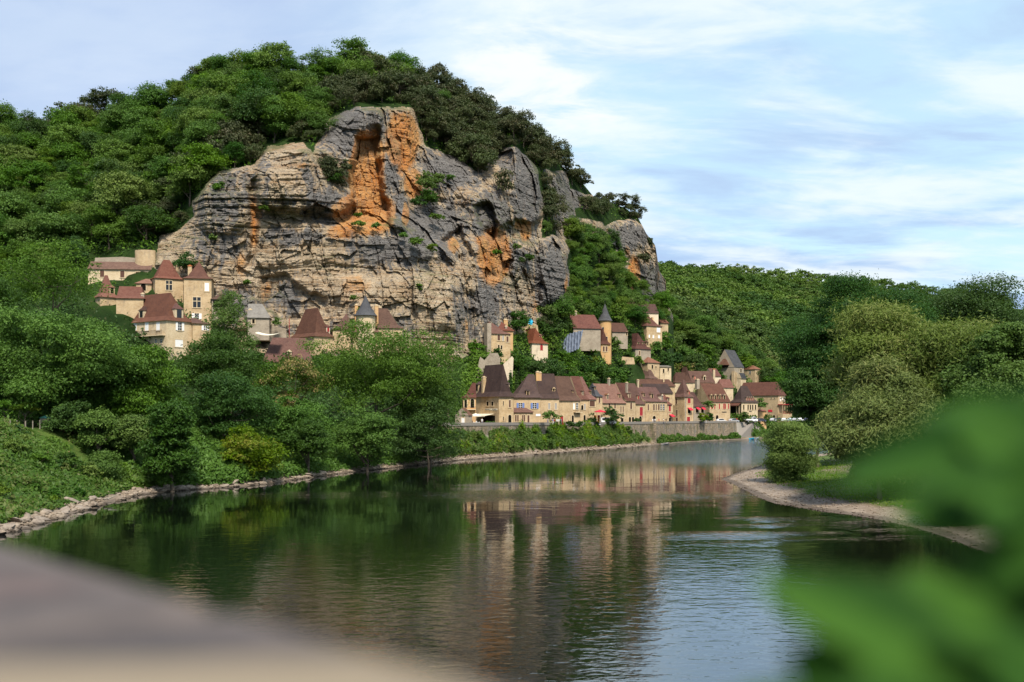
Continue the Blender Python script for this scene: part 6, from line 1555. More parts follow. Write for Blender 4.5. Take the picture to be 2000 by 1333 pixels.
# ================================================================== people, cars, boats and small things of the quay
SKIN = plain("skin", (.42, .25, .17), .6)
def cloth(name, c): return plain(name, c, .85, .05)
CL_ = {'white': cloth("white_cloth", (.72, .71, .70)), 'blue': cloth("blue_cloth", (.10, .18, .42)), 'red': cloth("red_cloth", (.45, .04, .05)), 'black': cloth("black_cloth", (.02, .02, .025)), 'denim': cloth("denim", (.07, .10, .18)),
       'beige': cloth("beige_cloth", (.45, .36, .25)), 'grey': cloth("grey_cloth", (.22, .22, .24)), 'pink': cloth("pink_cloth", (.55, .25, .30))}
HAIRM = plain("dark_hair", (.035, .022, .015), .7)
def person_mesh(pose, top, bottom, seed):
    """one skinned figure: pelvis is the root"""
    rng = random.Random(seed)
    J = {}
    if pose == 'stand':
        st = rng.uniform(-.08, .12)
        J = dict(pel=(0, 0, .93), ches=(0, .01, 1.25), neck=(0, 0, 1.47), head=(0, -.02, 1.60), crown=(0, -.01, 1.72), sl=(-.19, 0, 1.41), el=(-.25, .03, 1.13), wl=(-.22, -.10 - st, .90), hl=(-.21, -.13 - st, .81), sr=(.19, 0, 1.41), er=(.25, .02, 1.13), wr=(.23, -.06 + st, .90), hr=(.22, -.08 + st, .81),
                 tl=(-.10, 0, .88), kl=(-.11, -.03 - st, .50), al=(-.11, .03 - st, .09), fl=(-.12, -.12 - st, .04), tr=(.10, 0, .88), kr=(.11, -.02 + st, .50), ar=(.11, .04 + st, .09), fr=(.12, -.11 + st, .04))
    else:
        J = dict(pel=(0, 0, .50), ches=(0, -.02, .82), neck=(0, -.05, 1.04), head=(0, -.09, 1.17), crown=(0, -.09, 1.29), sl=(-.19, -.04, .98), el=(-.24, -.06, .70), wl=(-.18, -.30, .72), hl=(-.14, -.38, .74), sr=(.19, -.04, .98), er=(.24, -.06, .70), wr=(.18, -.30, .72), hr=(.14, -.38, .74),
                 tl=(-.10, 0, .50), kl=(-.12, -.44, .50), al=(-.12, -.42, .09), fl=(-.12, -.56, .05), tr=(.10, 0, .50), kr=(.12, -.44, .50), ar=(.12, -.40, .09), fr=(.12, -.54, .05))
    R = dict(pel=.135, ches=.145, neck=.055, head=.098, crown=.075, sl=.065, el=.043, wl=.030, hl=.034, sr=.065, er=.043, wr=.030, hr=.034, tl=.095, kl=.062, al=.042, fl=.038, tr=.095, kr=.062, ar=.042, fr=.038)
    E = [('pel', 'ches'), ('ches', 'neck'), ('neck', 'head'), ('head', 'crown'), ('ches', 'sl'), ('sl', 'el'), ('el', 'wl'), ('wl', 'hl'), ('ches', 'sr'), ('sr', 'er'), ('er', 'wr'), ('wr', 'hr'), ('pel', 'tl'), ('tl', 'kl'), ('kl', 'al'), ('al', 'fl'), ('pel', 'tr'), ('tr', 'kr'), ('kr', 'ar'), ('ar', 'fr')]
    ks = list(J); me = bpy.data.meshes.new("person_skin"); me.from_pydata([J[k] for k in ks], [(ks.index(a), ks.index(b)) for a, b in E], [])
    o = bpy.data.objects.new("person_skin", me); COL.objects.link(o)
    md = o.modifiers.new("skin", 'SKIN'); sv = me.skin_vertices[0].data
    for i, k in enumerate(ks): sv[i].radius = (R[k], R[k] * (.72 if k in ('pel', 'ches') else 1)); sv[i].use_root = (k == 'pel')
    o.modifiers.new("sub", 'SUBSURF').levels = 1
    dg = bpy.context.evaluated_depsgraph_get(); ev = o.evaluated_get(dg); m2 = bpy.data.meshes.new_from_object(ev); m2.name = "person"
    bpy.data.objects.remove(o)
    m2.materials.clear()
    for m in (SKIN, CL_[top], CL_[bottom], HAIRM, CL_['black']): m2.materials.append(m)
    neckz = J['neck'][2]; wz = J['pel'][2] + .04
    for p in m2.polygons:
        c = p.center; mi = 1
        if c.z > neckz + .01: mi = 3 if (c.z > J['head'][2] + .03 and c.y > J['head'][1] - .055) or (c.y > J['head'][1] + .03 and c.z > J['head'][2] - .04) else 0
        elif abs(c.x) > .16 and c.z < J['el'][2] + .06 and c.z > .6: mi = 0
        elif c.z < .11: mi = 4
        elif c.z < wz and abs(c.x) < .2: mi = 2
        elif pose == 'sit' and c.y < -.12 and c.z < .64: mi = 2
        p.material_index = mi; p.use_smooth = True
    return m2
def px_ground(px, Y, z=None):
    x = (px - HX) / F * Y; return Vector((x, Y, quay_z(Y) + .01 if z is None else z))
PE = [  # px, Y, pose, top, bottom, facing, label
    (1070, 258, 'stand', 'grey', 'denim', .3, "person in grey standing at the left of the group by the vine arbour"), (1080, 257, 'stand', 'blue', 'white', 1.2, "person in blue top and white trousers in the group by the arbour"), (1083, 258.5, 'stand', 'red', 'denim', 2.2, "person in red top in the group by the vine arbour"),
    (1088, 258, 'stand', 'white', 'black', .2, "person in white top and black trousers in the group by the arbour"), (1091.5, 257.5, 'stand', 'white', 'beige', 4.0, "person in white top and beige trousers in the group by the arbour"), (1096, 260, 'stand', 'blue', 'denim', 1.8, "person in blue at the right of the group by the arbour"), (1099, 259, 'stand', 'red', 'red', 2.0, "person dressed all in red at the right end of the group"),
    (941.5, 235, 'stand', 'white', 'denim', .5, "waiter in white standing beside the restaurant terrace post"), (994, 243, 'stand', 'red', 'white', .2, "person in red and white standing before the arched restaurant door"),
    (1275, 318, 'stand', 'white', 'white', .6, "person in white beside the grey arched door"), (1279.5, 318, 'stand', 'white', 'grey', 2.6, "second person in white shirt and grey trousers by the arched door"), (1287, 321, 'stand', 'red', 'black', .9, "person in red walking in front of the six window house"),
    (1296, 324, 'stand', 'white', 'denim', 1.4, "person in white and denim near the very narrow house"), (1301, 325, 'stand', 'black', 'beige', 2.0, "person in black top near the very narrow house"), (1369, 352, 'stand', 'white', 'black', .4, "person in white by the cafe pergola"), (1374, 353, 'stand', 'grey', 'denim', 2.7, "person in grey by the cafe pergola"), (1379, 354, 'stand', 'blue', 'white', 3.4, "person in blue top right of the cafe pergola")]
for i, (px, Y, pose, tp, bt, rz, lb) in enumerate(PE):
    o = link("person", person_mesh(pose, tp, bt, i), None, px_ground(px, Y)); o.rotation_euler = (0, 0, rz); tag(o, lb, "person", "people on the quay")
# restaurant terrace: white tables, chairs, two guests
mb = MB(); mb.prism([(.45 * cos(a), .45 * sin(a)) for a in np.linspace(0, 2 * pi, 13)[:-1]], 'z', .70, .74); tt = mb
TB = []
def table(px, Y, lb):
    t = tag(empty("cafe_table", px_ground(px, Y)), lb, "table", "white tables of the restaurant terrace")
    m = MB(); m.prism([(.42 * cos(a), .42 * sin(a)) for a in np.linspace(0, 2 * pi, 13)[:-1]], 'z', .71, .75); m.build("tabletop", m_white, t)
    m = MB(); m.box((-.04, -.04, .05), (.04, .04, .71)); m.box((-.25, -.25, 0), (.25, .25, .05)); m.build("leg", m_white, t)
def chair(px, Y, rz, lb):
    t = tag(empty("cafe_chair", px_ground(px, Y), rz), lb, "chair", "white chairs of the restaurant terrace")
    m = MB(); m.box((-.22, -.22, .42), (.22, .22, .47)); m.build("seat", m_white, t)
    m = MB(); m.box((-.22, .19, .48), (.22, .23, .90)); m.build("backrest", m_white, t)
    for a in (-1, 1):
        for b in (-1, 1): m = MB(); m.box((a * .19 - .02, b * .19 - .02, 0), (a * .19 + .02, b * .19 + .02, .42)); m.build("leg", m_white, t)
for k, (px, Y) in enumerate(((919, 233.0), (927, 233.6), (934, 233.2))):
    nm = ("leftmost", "middle", "rightmost")[k]
    table(px, Y, "white round cafe table, %s of three on the restaurant terrace" % nm)
    for q_, (dx, rz) in enumerate(((-4.0, -1.57), (4.0, 1.57))): chair(px + dx, Y + .2, rz, "white cafe chair on the %s side of the %s terrace table" % (("left", "right")[q_], nm))
for k, (px, tp, rz, lb) in enumerate(((923, 'black', -1.57, "seated guest in black at the leftmost terrace table"), (930.3, 'white', 1.57, "seated guest in white at the middle terrace table"))):
    o = link("person", person_mesh('sit', tp, 'denim', 40 + k), None, px_ground(px, 233.3 + .3 * k)); o.rotation_euler = (0, 0, rz); tag(o, lb, "person", "guests on the restaurant terrace")
# planter boxes on the terrace edge
for k, px in enumerate((951, 958, 965)):
    t = tag(empty("planter_box", px_ground(px, 235.4)), "wooden planter box, %s of three before the restaurant doorway" % ("leftmost", "middle", "rightmost")[k], "planter", "planters before the restaurant")
    m = MB(); m.box((-.36, -.16, 0), (.36, .16, .62)); m.build("box", m_brownp, t)
    cl_ = np.array([[x, 0, .78, .22, .18, .2] for x in (-.25, 0, .25)]); link("plants", crown_mesh("plants", cl_, 160, .14, m_leaf_mid, np.random.RandomState(k)), t)

# ---------------------------------------------------------------- vehicles
m_tyre = plain("black_rubber", (.018, .018, .018), .9, .1); m_rim = plain("grey_rim", (.35, .35, .36), .4, .5, .6); m_lamp = plain("lamp_glass", (.7, .7, .68), .2, .5); m_tail = plain("tail_lamp", (.35, .02, .02), .3, .5)
def paint(name, c): return plain(name, c, .3, .5)
PAINT = {'white': paint("white_car_paint", (.75, .75, .75)), 'silver': paint("silver_car_paint", (.42, .43, .45)), 'dark': paint("dark_blue_car_paint", (.03, .035, .06)), 'black': paint("black_car_paint", (.015, .015, .017)), 'red': paint("red_car_paint", (.30, .02, .025)), 'pale': paint("pale_blue_car_paint", (.42, .50, .58))}
def extr(profile, hw, taper_z, taper, mi=0):
    """side outline (x,z) pulled across the car, narrowing above taper_z"""
    mb = MB()
    def y(z): return hw - max(0, z - taper_z) * taper
    L_ = [(x, -y(z), z) for x, z in profile]; R_ = [(x, y(z), z) for x, z in profile]; n = len(profile)
    mb.face(L_[::-1]); mb.face(R_)
    for i in range(n): mb.face([L_[i], L_[(i + 1) % n], R_[(i + 1) % n], R_[i]])
    return mb
def wheel(root, x, y, r=.31):
    m = MB(); k = 14; an = np.linspace(0, 2 * pi, k + 1)[:-1]; s = 1 if y > 0 else -1
    m.prism([(r * cos(a), r * sin(a)) for a in an], 'y', -.1, .1); w = m.build("wheel", m_tyre, root); w.location = (x, y, r)
    m = MB(); m.prism([(r * .6 * cos(a), r * .6 * sin(a)) for a in an], 'y', .101 if s > 0 else -.125, .125 if s > 0 else -.101); m.build("rim", m_rim, w)
def car(kind, col, label, loc, rz, group="cars parked on the quay"):
    nm = {'hatch': 'parked_car', 'van': 'van', 'truck': 'flatbed_truck'}[kind]
    t = tag(empty(nm, loc, rz), label, {'hatch': 'car', 'van': 'van', 'truck': 'truck'}[kind], group if kind == 'hatch' else None)
    if kind == 'hatch':
        pr = [(-1.95, .32), (1.95, .32), (2.0, .55), (1.9, .74), (1.05, .90), (.45, 1.36), (.1, 1.46), (-1.1, 1.44), (-1.75, 1.0), (-1.98, .85), (-2.02, .5)]; hw = .84
        gl = [(.93, .93), (.42, 1.33), (.1, 1.40), (-1.05, 1.385), (-1.58, 1.0), (-1.5, .93)]; fx = 2.0; bx = -2.0; wx_ = (1.25, -1.25); lz = .66
    elif kind == 'van':
        pr = [(-2.2, .35), (2.2, .35), (2.25, .7), (2.15, .95), (1.75, 1.2), (1.35, 1.85), (1.0, 1.98), (-2.1, 1.98), (-2.25, 1.2)]; hw = .9
        gl = [(1.62, 1.22), (1.28, 1.78), (1.0, 1.86), (-1.9, 1.84), (-1.9, 1.25)]; fx = 2.2; bx = -2.25; wx_ = (1.35, -1.35); lz = .8
    else:
        pr = [(.3, .4), (2.3, .4), (2.4, .8), (2.3, 1.1), (1.95, 1.25), (1.6, 1.9), (1.3, 2.05), (.35, 2.05)]; hw = .92
        gl = [(1.85, 1.27), (1.55, 1.82), (1.3, 1.92), (.5, 1.9), (.5, 1.3)]; fx = 2.35; bx = -2.3; wx_ = (1.5, -1.5); lz = .85
    extr(pr, hw, .9, .28).build("body", PAINT[col], t)
    m = MB(); y0 = hw + .004
    for s in (-1, 1):
        def yy(z): return s * (hw - max(0, z - .9) * .28 + .012)
        pts = [(x, yy(z), z) for x, z in gl]; pts2 = [(x, yy(z) + s * .012, z) for x, z in gl]
        m.face(pts2 if s < 0 else pts2[::-1]); n = len(gl)
        for i in range(n): m.face([pts[i], pts[(i + 1) % n], pts2[(i + 1) % n], pts2[i]])
    m.build("side_windows", m_glass, t)
    (xa, za), (xb, zb) = gl[0], gl[1]; m = MB(); wdt = hw - .12; o_ = .07
    m.face([(xa + o_, -wdt, za), (xa + o_, wdt, za), (xb + o_, wdt * .86, zb), (xb + o_, -wdt * .86, zb)]); m.face([(xa + o_ - .03, -wdt, za), (xb + o_ - .03, -wdt * .86, zb), (xb + o_ - .03, wdt * .86, zb), (xa + o_ - .03, wdt, za)]); m.build("windscreen", m_glass, t, fix=False)
    for s in (-1, 1):
        m = MB(); m.box((fx - .06, s * hw * .72 - .13, lz - .07), (fx + .02, s * hw * .72 + .13, lz + .07)); m.build("headlight", m_lamp, t)
        m = MB(); m.box((bx - .02, s * hw * .8 - .09, lz), (bx + .05, s * hw * .8 + .09, lz + .24)); m.build("tail_light", m_tail, t)
        for x in wx_: wheel(t, x, s * (hw - .06), .31 if kind == 'hatch' else .36)
    if kind == 'truck':
        m = MB(); m.box((-2.3, -.95, .75), (.22, .95, .87)); m.box((-2.3, -.95, .88), (.22, -.9, 1.2)); m.box((-2.3, .9, .88), (.22, .95, 1.2)); m.box((-2.35, -.95, .88), (-2.301, .95, 1.2)); m.box((-2.2, -.3, .5), (.29, .3, .74)); m.build("load_bed", PAINT['white'], t)
    return t
def on_quay(px, Y): return px_ground(px, Y)
car('van', 'white', "white van parked beside the stack of red and yellow kayaks", on_quay(1187, 289), .25)
car('hatch', 'white', "white car parked in front of the inn with four stone dormers", on_quay(1409, 370), .25)
car('hatch', 'silver', "silver car parked in front of the dark barn opening", on_quay(1433, 378), .5)
car('hatch', 'red', "dark red car partly hidden between the silver car and the truck", on_quay(1444, 392), .6)
car('truck', 'white', "white flatbed truck parked at the top of the boat ramp", on_quay(1467, 388), .2)
car('hatch', 'dark', "dark blue car right behind the white truck", on_quay(1487, 398), .5)
for k, (px, Y, c, lb) in enumerate(((1511, 404, 'silver', "silver car parked leftmost before the hotel"), (1522, 406, 'black', "black car parked between silver cars before the hotel"), (1532, 405, 'white', "white car before the red hotel veranda"), (1543, 410, 'pale', "pale blue car right of the hotel veranda"), (1554, 412, 'silver', "silver car near the drooping dark tree, last but two in the row"), (1564, 415, 'white', "white car under the drooping dark tree"), (1575, 418, 'dark', "dark car last in the row at the quay's far end"))):
    car('hatch', c, lb, on_quay(px, Y), .9 + .1 * k % .4)
# kayak stack on a trailer
m_ky = [plain("yellow_plastic", (.75, .42, .02), .4, .4), plain("orange_plastic", (.70, .17, .02), .4, .4), plain("red_plastic", (.50, .03, .03), .4, .4)]
def kayak_mesh(mat, L_=3.2, wd=.36, ht=.17):
    n = 13; k = 10; vs = []; fs = []
    for i in range(n):
        u = -1 + 2 * i / (n - 1); s = max(.03, (1 - abs(u) ** 2.4)); rise = .16 * abs(u) ** 3
        for j in range(k):
            a = 2 * pi * j / k; vs.append((wd * s * cos(a), u * L_ / 2, ht * s * sin(a) * (.75 if sin(a) > 0 else 1) + rise))
    for i in range(n - 1):
        for j in range(k): fs.append((i * k + j, i * k + (j + 1) % k, (i + 1) * k + (j + 1) % k, (i + 1) * k + j))
    fs.append(tuple(range(k))[::-1]); fs.append(tuple((n - 1) * k + j for j in range(k)))
    me = bpy.data.meshes.new("kayak"); me.from_pydata(vs, [], fs); me.materials.append(mat); me.polygons.foreach_set("use_smooth", [True] * len(me.polygons)); me.update(); return me
KM = [kayak_mesh(m) for m in m_ky]
m = MB(); rim_ = [(.24 * cos(a), .42 * sin(a)) for a in np.linspace(0, 2 * pi, 13)[:-1]]; m.prism(rim_, 'z', .115, .15); ck = m.build("cockpit", m_dark); ckm = ck.data; bpy.data.objects.remove(ck)
kb = on_quay(1166, 281); ka = -.25
tr = tag(empty("kayak_trailer", kb, ka), "low trailer rack carrying two stacks of red and yellow kayaks", "trailer")
m = MB(); m.box((-1.0, -1.3, .42), (1.0, -1.22, .5)); m.box((-1.0, 1.22, .42), (1.0, 1.3, .5)); m.box((-.05, -2.2, .4), (.05, 1.3, .48))
for x in (-1.0, 0.0, .94): m.box((x - .02, 1.22, .5), (x + .06, 1.3, 2.6)); m.box((x - .02, -1.3, .5), (x + .06, -1.22, 2.6))
m.build("frame", m_iron, tr)
for s in (-1, 1): wheel(tr, s * .9, 0, .26)
tr.children[1].rotation_euler = (0, 0, pi / 2) ; tr.children[2].rotation_euler = (0, 0, pi / 2)
cols_ = {0: [0, 1, 0, 1, 0, 0, 1], 1: [0, 0, 2, 0, 1, 2, 2]}; names = ['yellow', 'orange', 'red']
for st in (0, 1):
    for k, c in enumerate(cols_[st]):
        off = Matrix.Rotation(ka, 3, 'Z') @ Vector((-.5 + 1.0 * st, 0, .68 + .30 * k))
        o = link("kayak", KM[c], None, kb + off); o.rotation_euler = (0, 0, ka); link("cockpit", ckm, o)
        tag(o, "%s kayak, number %d from the bottom of the %s stack on the trailer" % (names[c], k + 1, ('left', 'right')[st]), "kayak", "stacked kayaks on the quay")
# parasols, signs
def parasol(px, Y, r, top_py, mat, label, pole=2.4):
    b = on_quay(px, Y); t = tag(empty("parasol", b), label, "parasol")
    m = MB(); m.box((-.03, -.03, 0), (.03, .03, pole + .5)); m.box((-.25, -.25, 0), (.25, .25, .08)); m.build("pole", m_white, t)
    m = MB(); k = 10; an = np.linspace(0, 2 * pi, k + 1)
    for a, c in zip(an[:-1], an[1:]):
        m.face([(r * cos(a), r * sin(a), pole), (r * cos(c), r * sin(c), pole), (0, 0, pole + .55)]); m.face([(r * cos(a), r * sin(a), pole), (r * cos(a), r * sin(a), pole - .2), (r * cos(c), r * sin(c), pole - .2), (r * cos(c), r * sin(c), pole)]); m.face([(r * cos(c) * .98, r * sin(c) * .98, pole - .01), (r * cos(a) * .98, r * sin(a) * .98, pole - .01), (0, 0, pole + .5)])
    m.build("canopy", mat, t, fix=False)
parasol(1172, 278, 1.6, 802, m_redcl, "red parasol above the kayak stacks", 3.6)
parasol(929, 236.5, 1.5, 812, m_creamcl, "cream parasol on the restaurant terrace left of the awning", 2.3)
mb = MB(); mb.box((-.06, -.06, -6), (.06, .06, 35 / F * 246)); o = mb.build("red_pole", m_redp); o.location = P(565, 658, 246); tag(o, "tall thin red pole beside the steep pyramid roof", "pole")
def sail(px0, px1, py, Y, label):
    a = P(px0, py, Y); b = P(px1, py, Y); w = b.x - a.x; m = MB(); d = 3.2; th = .05
    n = 8
    for i in range(n):
        u0, u1 = i / n, (i + 1) / n; s0, s1 = -.9 * 4 * u0 * (1 - u0) * .6, -.9 * 4 * u1 * (1 - u1) * .6
        for zz_ in (0, th): m.face([(w * u0, 0, s0 + zz_), (w * u1, 0, s1 + zz_), (w * u1, d, s1 + zz_ + .5), (w * u0, d, s0 + zz_ + .5)])
        m.face([(w * u0, 0, s0), (w * u1, 0, s1), (w * u1, 0, s1 + th), (w * u0, 0, s0 + th)])
    o = m.build("shade_sail", m_creamcl, fix=False); o.location = a; tag(o, label, "awning")
sail(498, 546, 651, 236, "wide cream shade sail stretched below the pale terrace wall")
# fence and garden things on the left bank
m_post = plain("weathered_wood", (.30, .26, .21), .9, .1)
ft = tag(empty("wire_fence", (0, 0, 0)), "low wooden post and wire fence on top of the left bank slope", "fence")
fp = []
for k, (px, Y) in enumerate(((-40, 108), (-8, 108), (20, 109), (33, 109.5), (50, 110), (64, 110.5), (78, 111), (104, 112), (130, 114), (150, 117))):
    Y = 59.5 * F / (HX - px); x = (px - HX) / F * Y; z = float(ground_z(x, Y)); m = MB(); m.box((-.05, -.05, -.3), (.05, .05, 1.15)); o = m.build("post", m_post, ft); o.location = (x, Y, z); fp.append(Vector((x, Y, z)))
prt = []
for a_, b_ in zip(fp[:-1], fp[1:]):
    for hh in (.5, .8, 1.08): prt.append(tube(tuple(a_ + Vector((0, 0, hh))), tuple(b_ + Vector((0, 0, hh))), .012, .012, 4))
v, f = join(prt); link("wire", mesh_np("wire", v, f, [m_iron]), ft)
Yh = 60 * F / (HX - 88); x = -60.0; z = float(ground_z(x, Yh)); t = tag(empty("garden_hutch", (x, Yh, z), .3), "small grey garden hutch with green tarp beside the fence on the bank", "hutch")
m = MB(); m.box((-.55, -.3, .45), (.55, .3, 1.25)); m.build("body", m_post, t); m = MB(); m.prism([(-.65, 1.25), (.65, 1.25), (.65, 1.3), (0, 1.6), (-.65, 1.3)], 'y', -.4, .4); m.build("roof", plain("green_sheet", (.06, .22, .20), .6), t)
for sx in (-.5, .45):
    for sy in (-.28, .23): m = MB(); m.box((sx, sy, -.2), (sx + .06, sy + .06, .45)); m.build("leg", m_post, t)
for k, (px, lb) in enumerate(((48, "small light green fruit tree standing by the fence on the bank"), (8, "smaller fruit tree at the left end of the bank fence"), (97, "bushy little tree right of the garden hutch"))):
    Y = 61.5 * F / (HX - px); x = (px - HX) / F * Y; tree("fruit_tree", lb, (x, Y, float(ground_z(x, Y))), 1.5 - .2 * k, 1.3, 1.0, 2.1, m_leaf_lime if k == 0 else m_leaf_mid, n=900, size=.22, nclump=9, cr=.6, seed=700 + k, trunk_h=1.8, trunk_r=.07)
# driftwood
def driftwood(px, d, n, label, seed):
    rng = np.random.RandomState(seed); x, y, a = shore_xy(px, d); z = float(ground_z(x, y)); pr = []
    for k in range(n):
        an = a + rng.normal() * .7; L_ = rng.uniform(.6, 2.4); s0 = np.array([rng.normal() * .8, rng.normal() * .5, .05 + .1 * rng.rand()]); pr.append(tube(s0, s0 + np.array([cos(an) * L_, sin(an) * L_, rng.uniform(-.05, .5)]), .05 + .06 * rng.rand(), .02, 6))
    v, f = join(pr); o = link("driftwood", mesh_np("driftwood", v, f, [m_post], smooth=True), None, (x, y, max(z, 0) + .1)); tag(o, label, "driftwood")
driftwood(318, .5, 16, "tangle of grey driftwood branches on the shore under the dark maple", 5)
driftwood(205, .9, 3, "two or three bleached logs among the shore stones", 6)
x_, y_, _a = shore_xy(1290, .8)
def boat(px, d, L_, wd, mat, label):
    x, y, a = shore_xy(px, d); n = 9; vs = []; fs = []
    for i in range(n):
        u = -1 + 2 * i / (n - 1); s = max(.12, 1 - abs(u) ** 3); zr = .15 * abs(u) ** 2
        vs += [(u * L_ / 2, -wd * s, .42 + zr), (u * L_ / 2, -wd * .6 * s, zr), (u * L_ / 2, wd * .6 * s, zr), (u * L_ / 2, wd * s, .42 + zr), (u * L_ / 2, wd * .9 * s, .40 + zr), (u * L_ / 2, wd * .5 * s, .06 + zr), (u * L_ / 2, -wd * .5 * s, .06 + zr), (u * L_ / 2, -wd * .9 * s, .40 + zr)]
    for i in range(n - 1):
        for j in range(8): fs.append((i * 8 + j, i * 8 + (j + 1) % 8, (i + 1) * 8 + (j + 1) % 8, (i + 1) * 8 + j))
    for i in (0, n - 1):
        for c4 in ((0, 1, 6, 7), (1, 2, 5, 6), (2, 3, 4, 5)): fs.append(tuple(i * 8 + j for j in c4))
    me = bpy.data.meshes.new("boat"); me.from_pydata(vs, [], fs); me.materials.append(mat); me.update()
    t = tag(empty("rowing_boat", (x, y, -.08), a), label, "boat"); link("hull", me, t)
    for u in (-.45, .1, .55): m = MB(); m.box((u * L_ / 2 - .12, -wd * .75, .30), (u * L_ / 2 + .12, wd * .75, .34)); m.build("bench", m_post, t)
boat(1290, -1.0, 7.5, .9, m_greyp, "long grey flat bottomed boat moored under the quay wall buttress")
boat(1462, -1.2, 4.5, .7, m_tarpb, "small bright blue boat moored at the foot of the boat ramp"); boat(1474, -.9, 4.2, .7, PAINT['pale'], "small pale boat moored right of the blue one at the ramp")
o = link("person", person_mesh('sit', 'red', 'denim', 60), None, (shore_xy(1446, 2.0)[0], shore_xy(1446, 2.0)[1], .35)); tag(o, "person in red sitting at the foot of the quay wall by the ramp", "person")
# ================================================================== the lookout terrace under the camera
m_par, nt, out = new_mat("parapet_stone")
geo = nt.add('ShaderNodeNewGeometry'); pos = geo.outputs['Position']
n1 = nt.noise(pos, 7, 4, .6); n3 = nt.noise(pos, 2.2, 3, .5); n2 = nt.noise(pos, 45, 4, .7)
c = nt.mix(nt.smooth(n1, .35, .65), (.055, .050, .052), (.140, .115, .105)); c = nt.mix(nt.math('MULTIPLY', nt.smooth(n2, .5, .7), .3), c, (.09, .075, .07))
c = nt.mix(nt.math('MULTIPLY', nt.smooth(n3, .52, .66), .6), c, (.17, .085, .075))
principled(nt, out, c, .9, .15, n2, .4, .003)
m_joint = plain("pale_parapet_slab", (.235, .19, .135), .9, .1)
A = Vector((-.54, 1.05)); B = Vector((.0, .475))
dv = (A - B).normalized(); nv = Vector((-dv.y, dv.x)) * -1          # nv points away from the river
if nv.y > 0: nv = -nv
mb = MB(); mb2 = MB(); rngp = random.Random(2)
zt = EYE - .128
L0 = -2.6; edges = [L0, -1.2, -.35, .27, 1.1, 1.9, 2.8, 3.9, 5.0]
pw_ = .34
for i in range(len(edges) - 1):
    a_, b_ = edges[i] + .006, edges[i + 1] - .006; j = rngp.uniform(-.006, .006)
    p0 = B + dv * a_ - nv * j; p1 = B + dv * b_ - nv * (j + rngp.uniform(-.008, .008))
    q0 = p0 + nv * pw_; q1 = p1 + nv * pw_; z_ = zt + rngp.uniform(-.003, .003); bv_ = .02
    lo = [p0, p1, q1, q0]; ce = (p0 + p1 + q0 + q1) / 4
    hi = [v + (ce - v).normalized() * bv_ for v in lo]
    tgt = mb
    tgt.face([(v.x, v.y, z_) for v in hi])
    for k in range(4):
        u, w = lo[k], lo[(k + 1) % 4]; uh, wh = hi[k], hi[(k + 1) % 4]
        tgt.face([(u.x, u.y, z_ - bv_), (w.x, w.y, z_ - bv_), (wh.x, wh.y, z_), (uh.x, uh.y, z_)]); tgt.face([(u.x, u.y, z_ - .12), (w.x, w.y, z_ - .12), (w.x, w.y, z_ - bv_), (u.x, u.y, z_ - bv_)])
par = tag(mb.build("parapet", m_par), "blurred grey stone parapet right in front of the viewer at the lower left", "wall")
# inner, paler step of the coping towards the viewer
p0 = B + dv * L0 + nv * .20; p1 = B + dv * 5 + nv * .20; q0 = p0 + nv * .20; q1 = p1 + nv * .20
mb2 = MB()
def slab(m, pts, z0, z1):
    m.face([(v.x, v.y, z1) for v in pts]); m.face([(v.x, v.y, z0) for v in pts][::-1])
    for k in range(len(pts)): u, w = pts[k], pts[(k + 1) % len(pts)]; m.face([(u.x, u.y, z0), (w.x, w.y, z0), (w.x, w.y, z1), (u.x, u.y, z1)])
slab(mb2, [Vector(v) for v in ((-1.1, .46), (-.42, .492), (-.17, .50), (-.075, .512), (-.03, .475), (.03, .36), (.03, .12), (-1.1, .12))][::-1], zt - .02, zt + .006); mb2.build("inner_slab", m_joint, par)
mb3 = MB(); f0 = B + dv * L0 + nv * .03; f1 = B + dv * 5 + nv * .03
slab(mb3, [f0, f1, f1 + nv * .34, f0 + nv * .34], -2.0, zt - .121); mb3.build("parapet_wall", m_wallq, par)
mb4 = MB(); g0 = B + dv * 5 + nv * .375; g1 = B + dv * L0 + nv * .375
slab(mb4, [g0, g1, Vector((g1.x, -9)), Vector((g0.x - 4, -9))], -2.0, EYE - 1.65)
tag(mb4.build("terrace", m_coping), kind="structure")

# ------------------------------------------------------------------ fig shrub hanging into the view at the right
m_fig, nt, out = new_mat("broad_green_leaf")
geo = nt.add('ShaderNodeNewGeometry'); tcn = nt.add('ShaderNodeTexCoord'); n1 = nt.noise(tcn.outputs['Object'], 9, 4, .6); oi = nt.add('ShaderNodeObjectInfo')
c = nt.mix(n1, (.032, .095, .012), (.095, .205, .030)); c = nt.mix(nt.math('MULTIPLY', oi.outputs['Random'], .5), c, (.014, .058, .010))
sx = nt.add('ShaderNodeSeparateXYZ'); nt.l.new(tcn.outputs['Object'], sx.inputs[0]); ang = nt.math('ARCTAN2', sx.outputs[0], nt.math('ADD', sx.outputs[1], .02))
fold_shade = nt.smooth(nt.math('SINE', nt.math('MULTIPLY', ang, 6.6)), -.2, .9); c = nt.mix(nt.math('MULTIPLY', fold_shade, .7), c, (.008, .036, .008))  # dark streaks paint the shade of the leaf's folds into its colour
d = nt.add('ShaderNodeBsdfPrincipled'); nt.val(d.inputs['Base Color'], c); d.inputs['Roughness'].default_value = .55; d.inputs['Specular IOR Level'].default_value = .04
t_ = nt.add('ShaderNodeBsdfTranslucent'); nt.val(t_.inputs['Color'], nt.mix(nt.math('MULTIPLY', fold_shade, .7), (.07, .19, .015), (.015, .06, .01))); mx = nt.add('ShaderNodeMixShader'); mx.inputs[0].default_value = .35
nt.l.new(d.outputs[0], mx.inputs[1]); nt.l.new(t_.outputs[0], mx.inputs[2]); nt.l.new(mx.outputs[0], out.inputs[0])
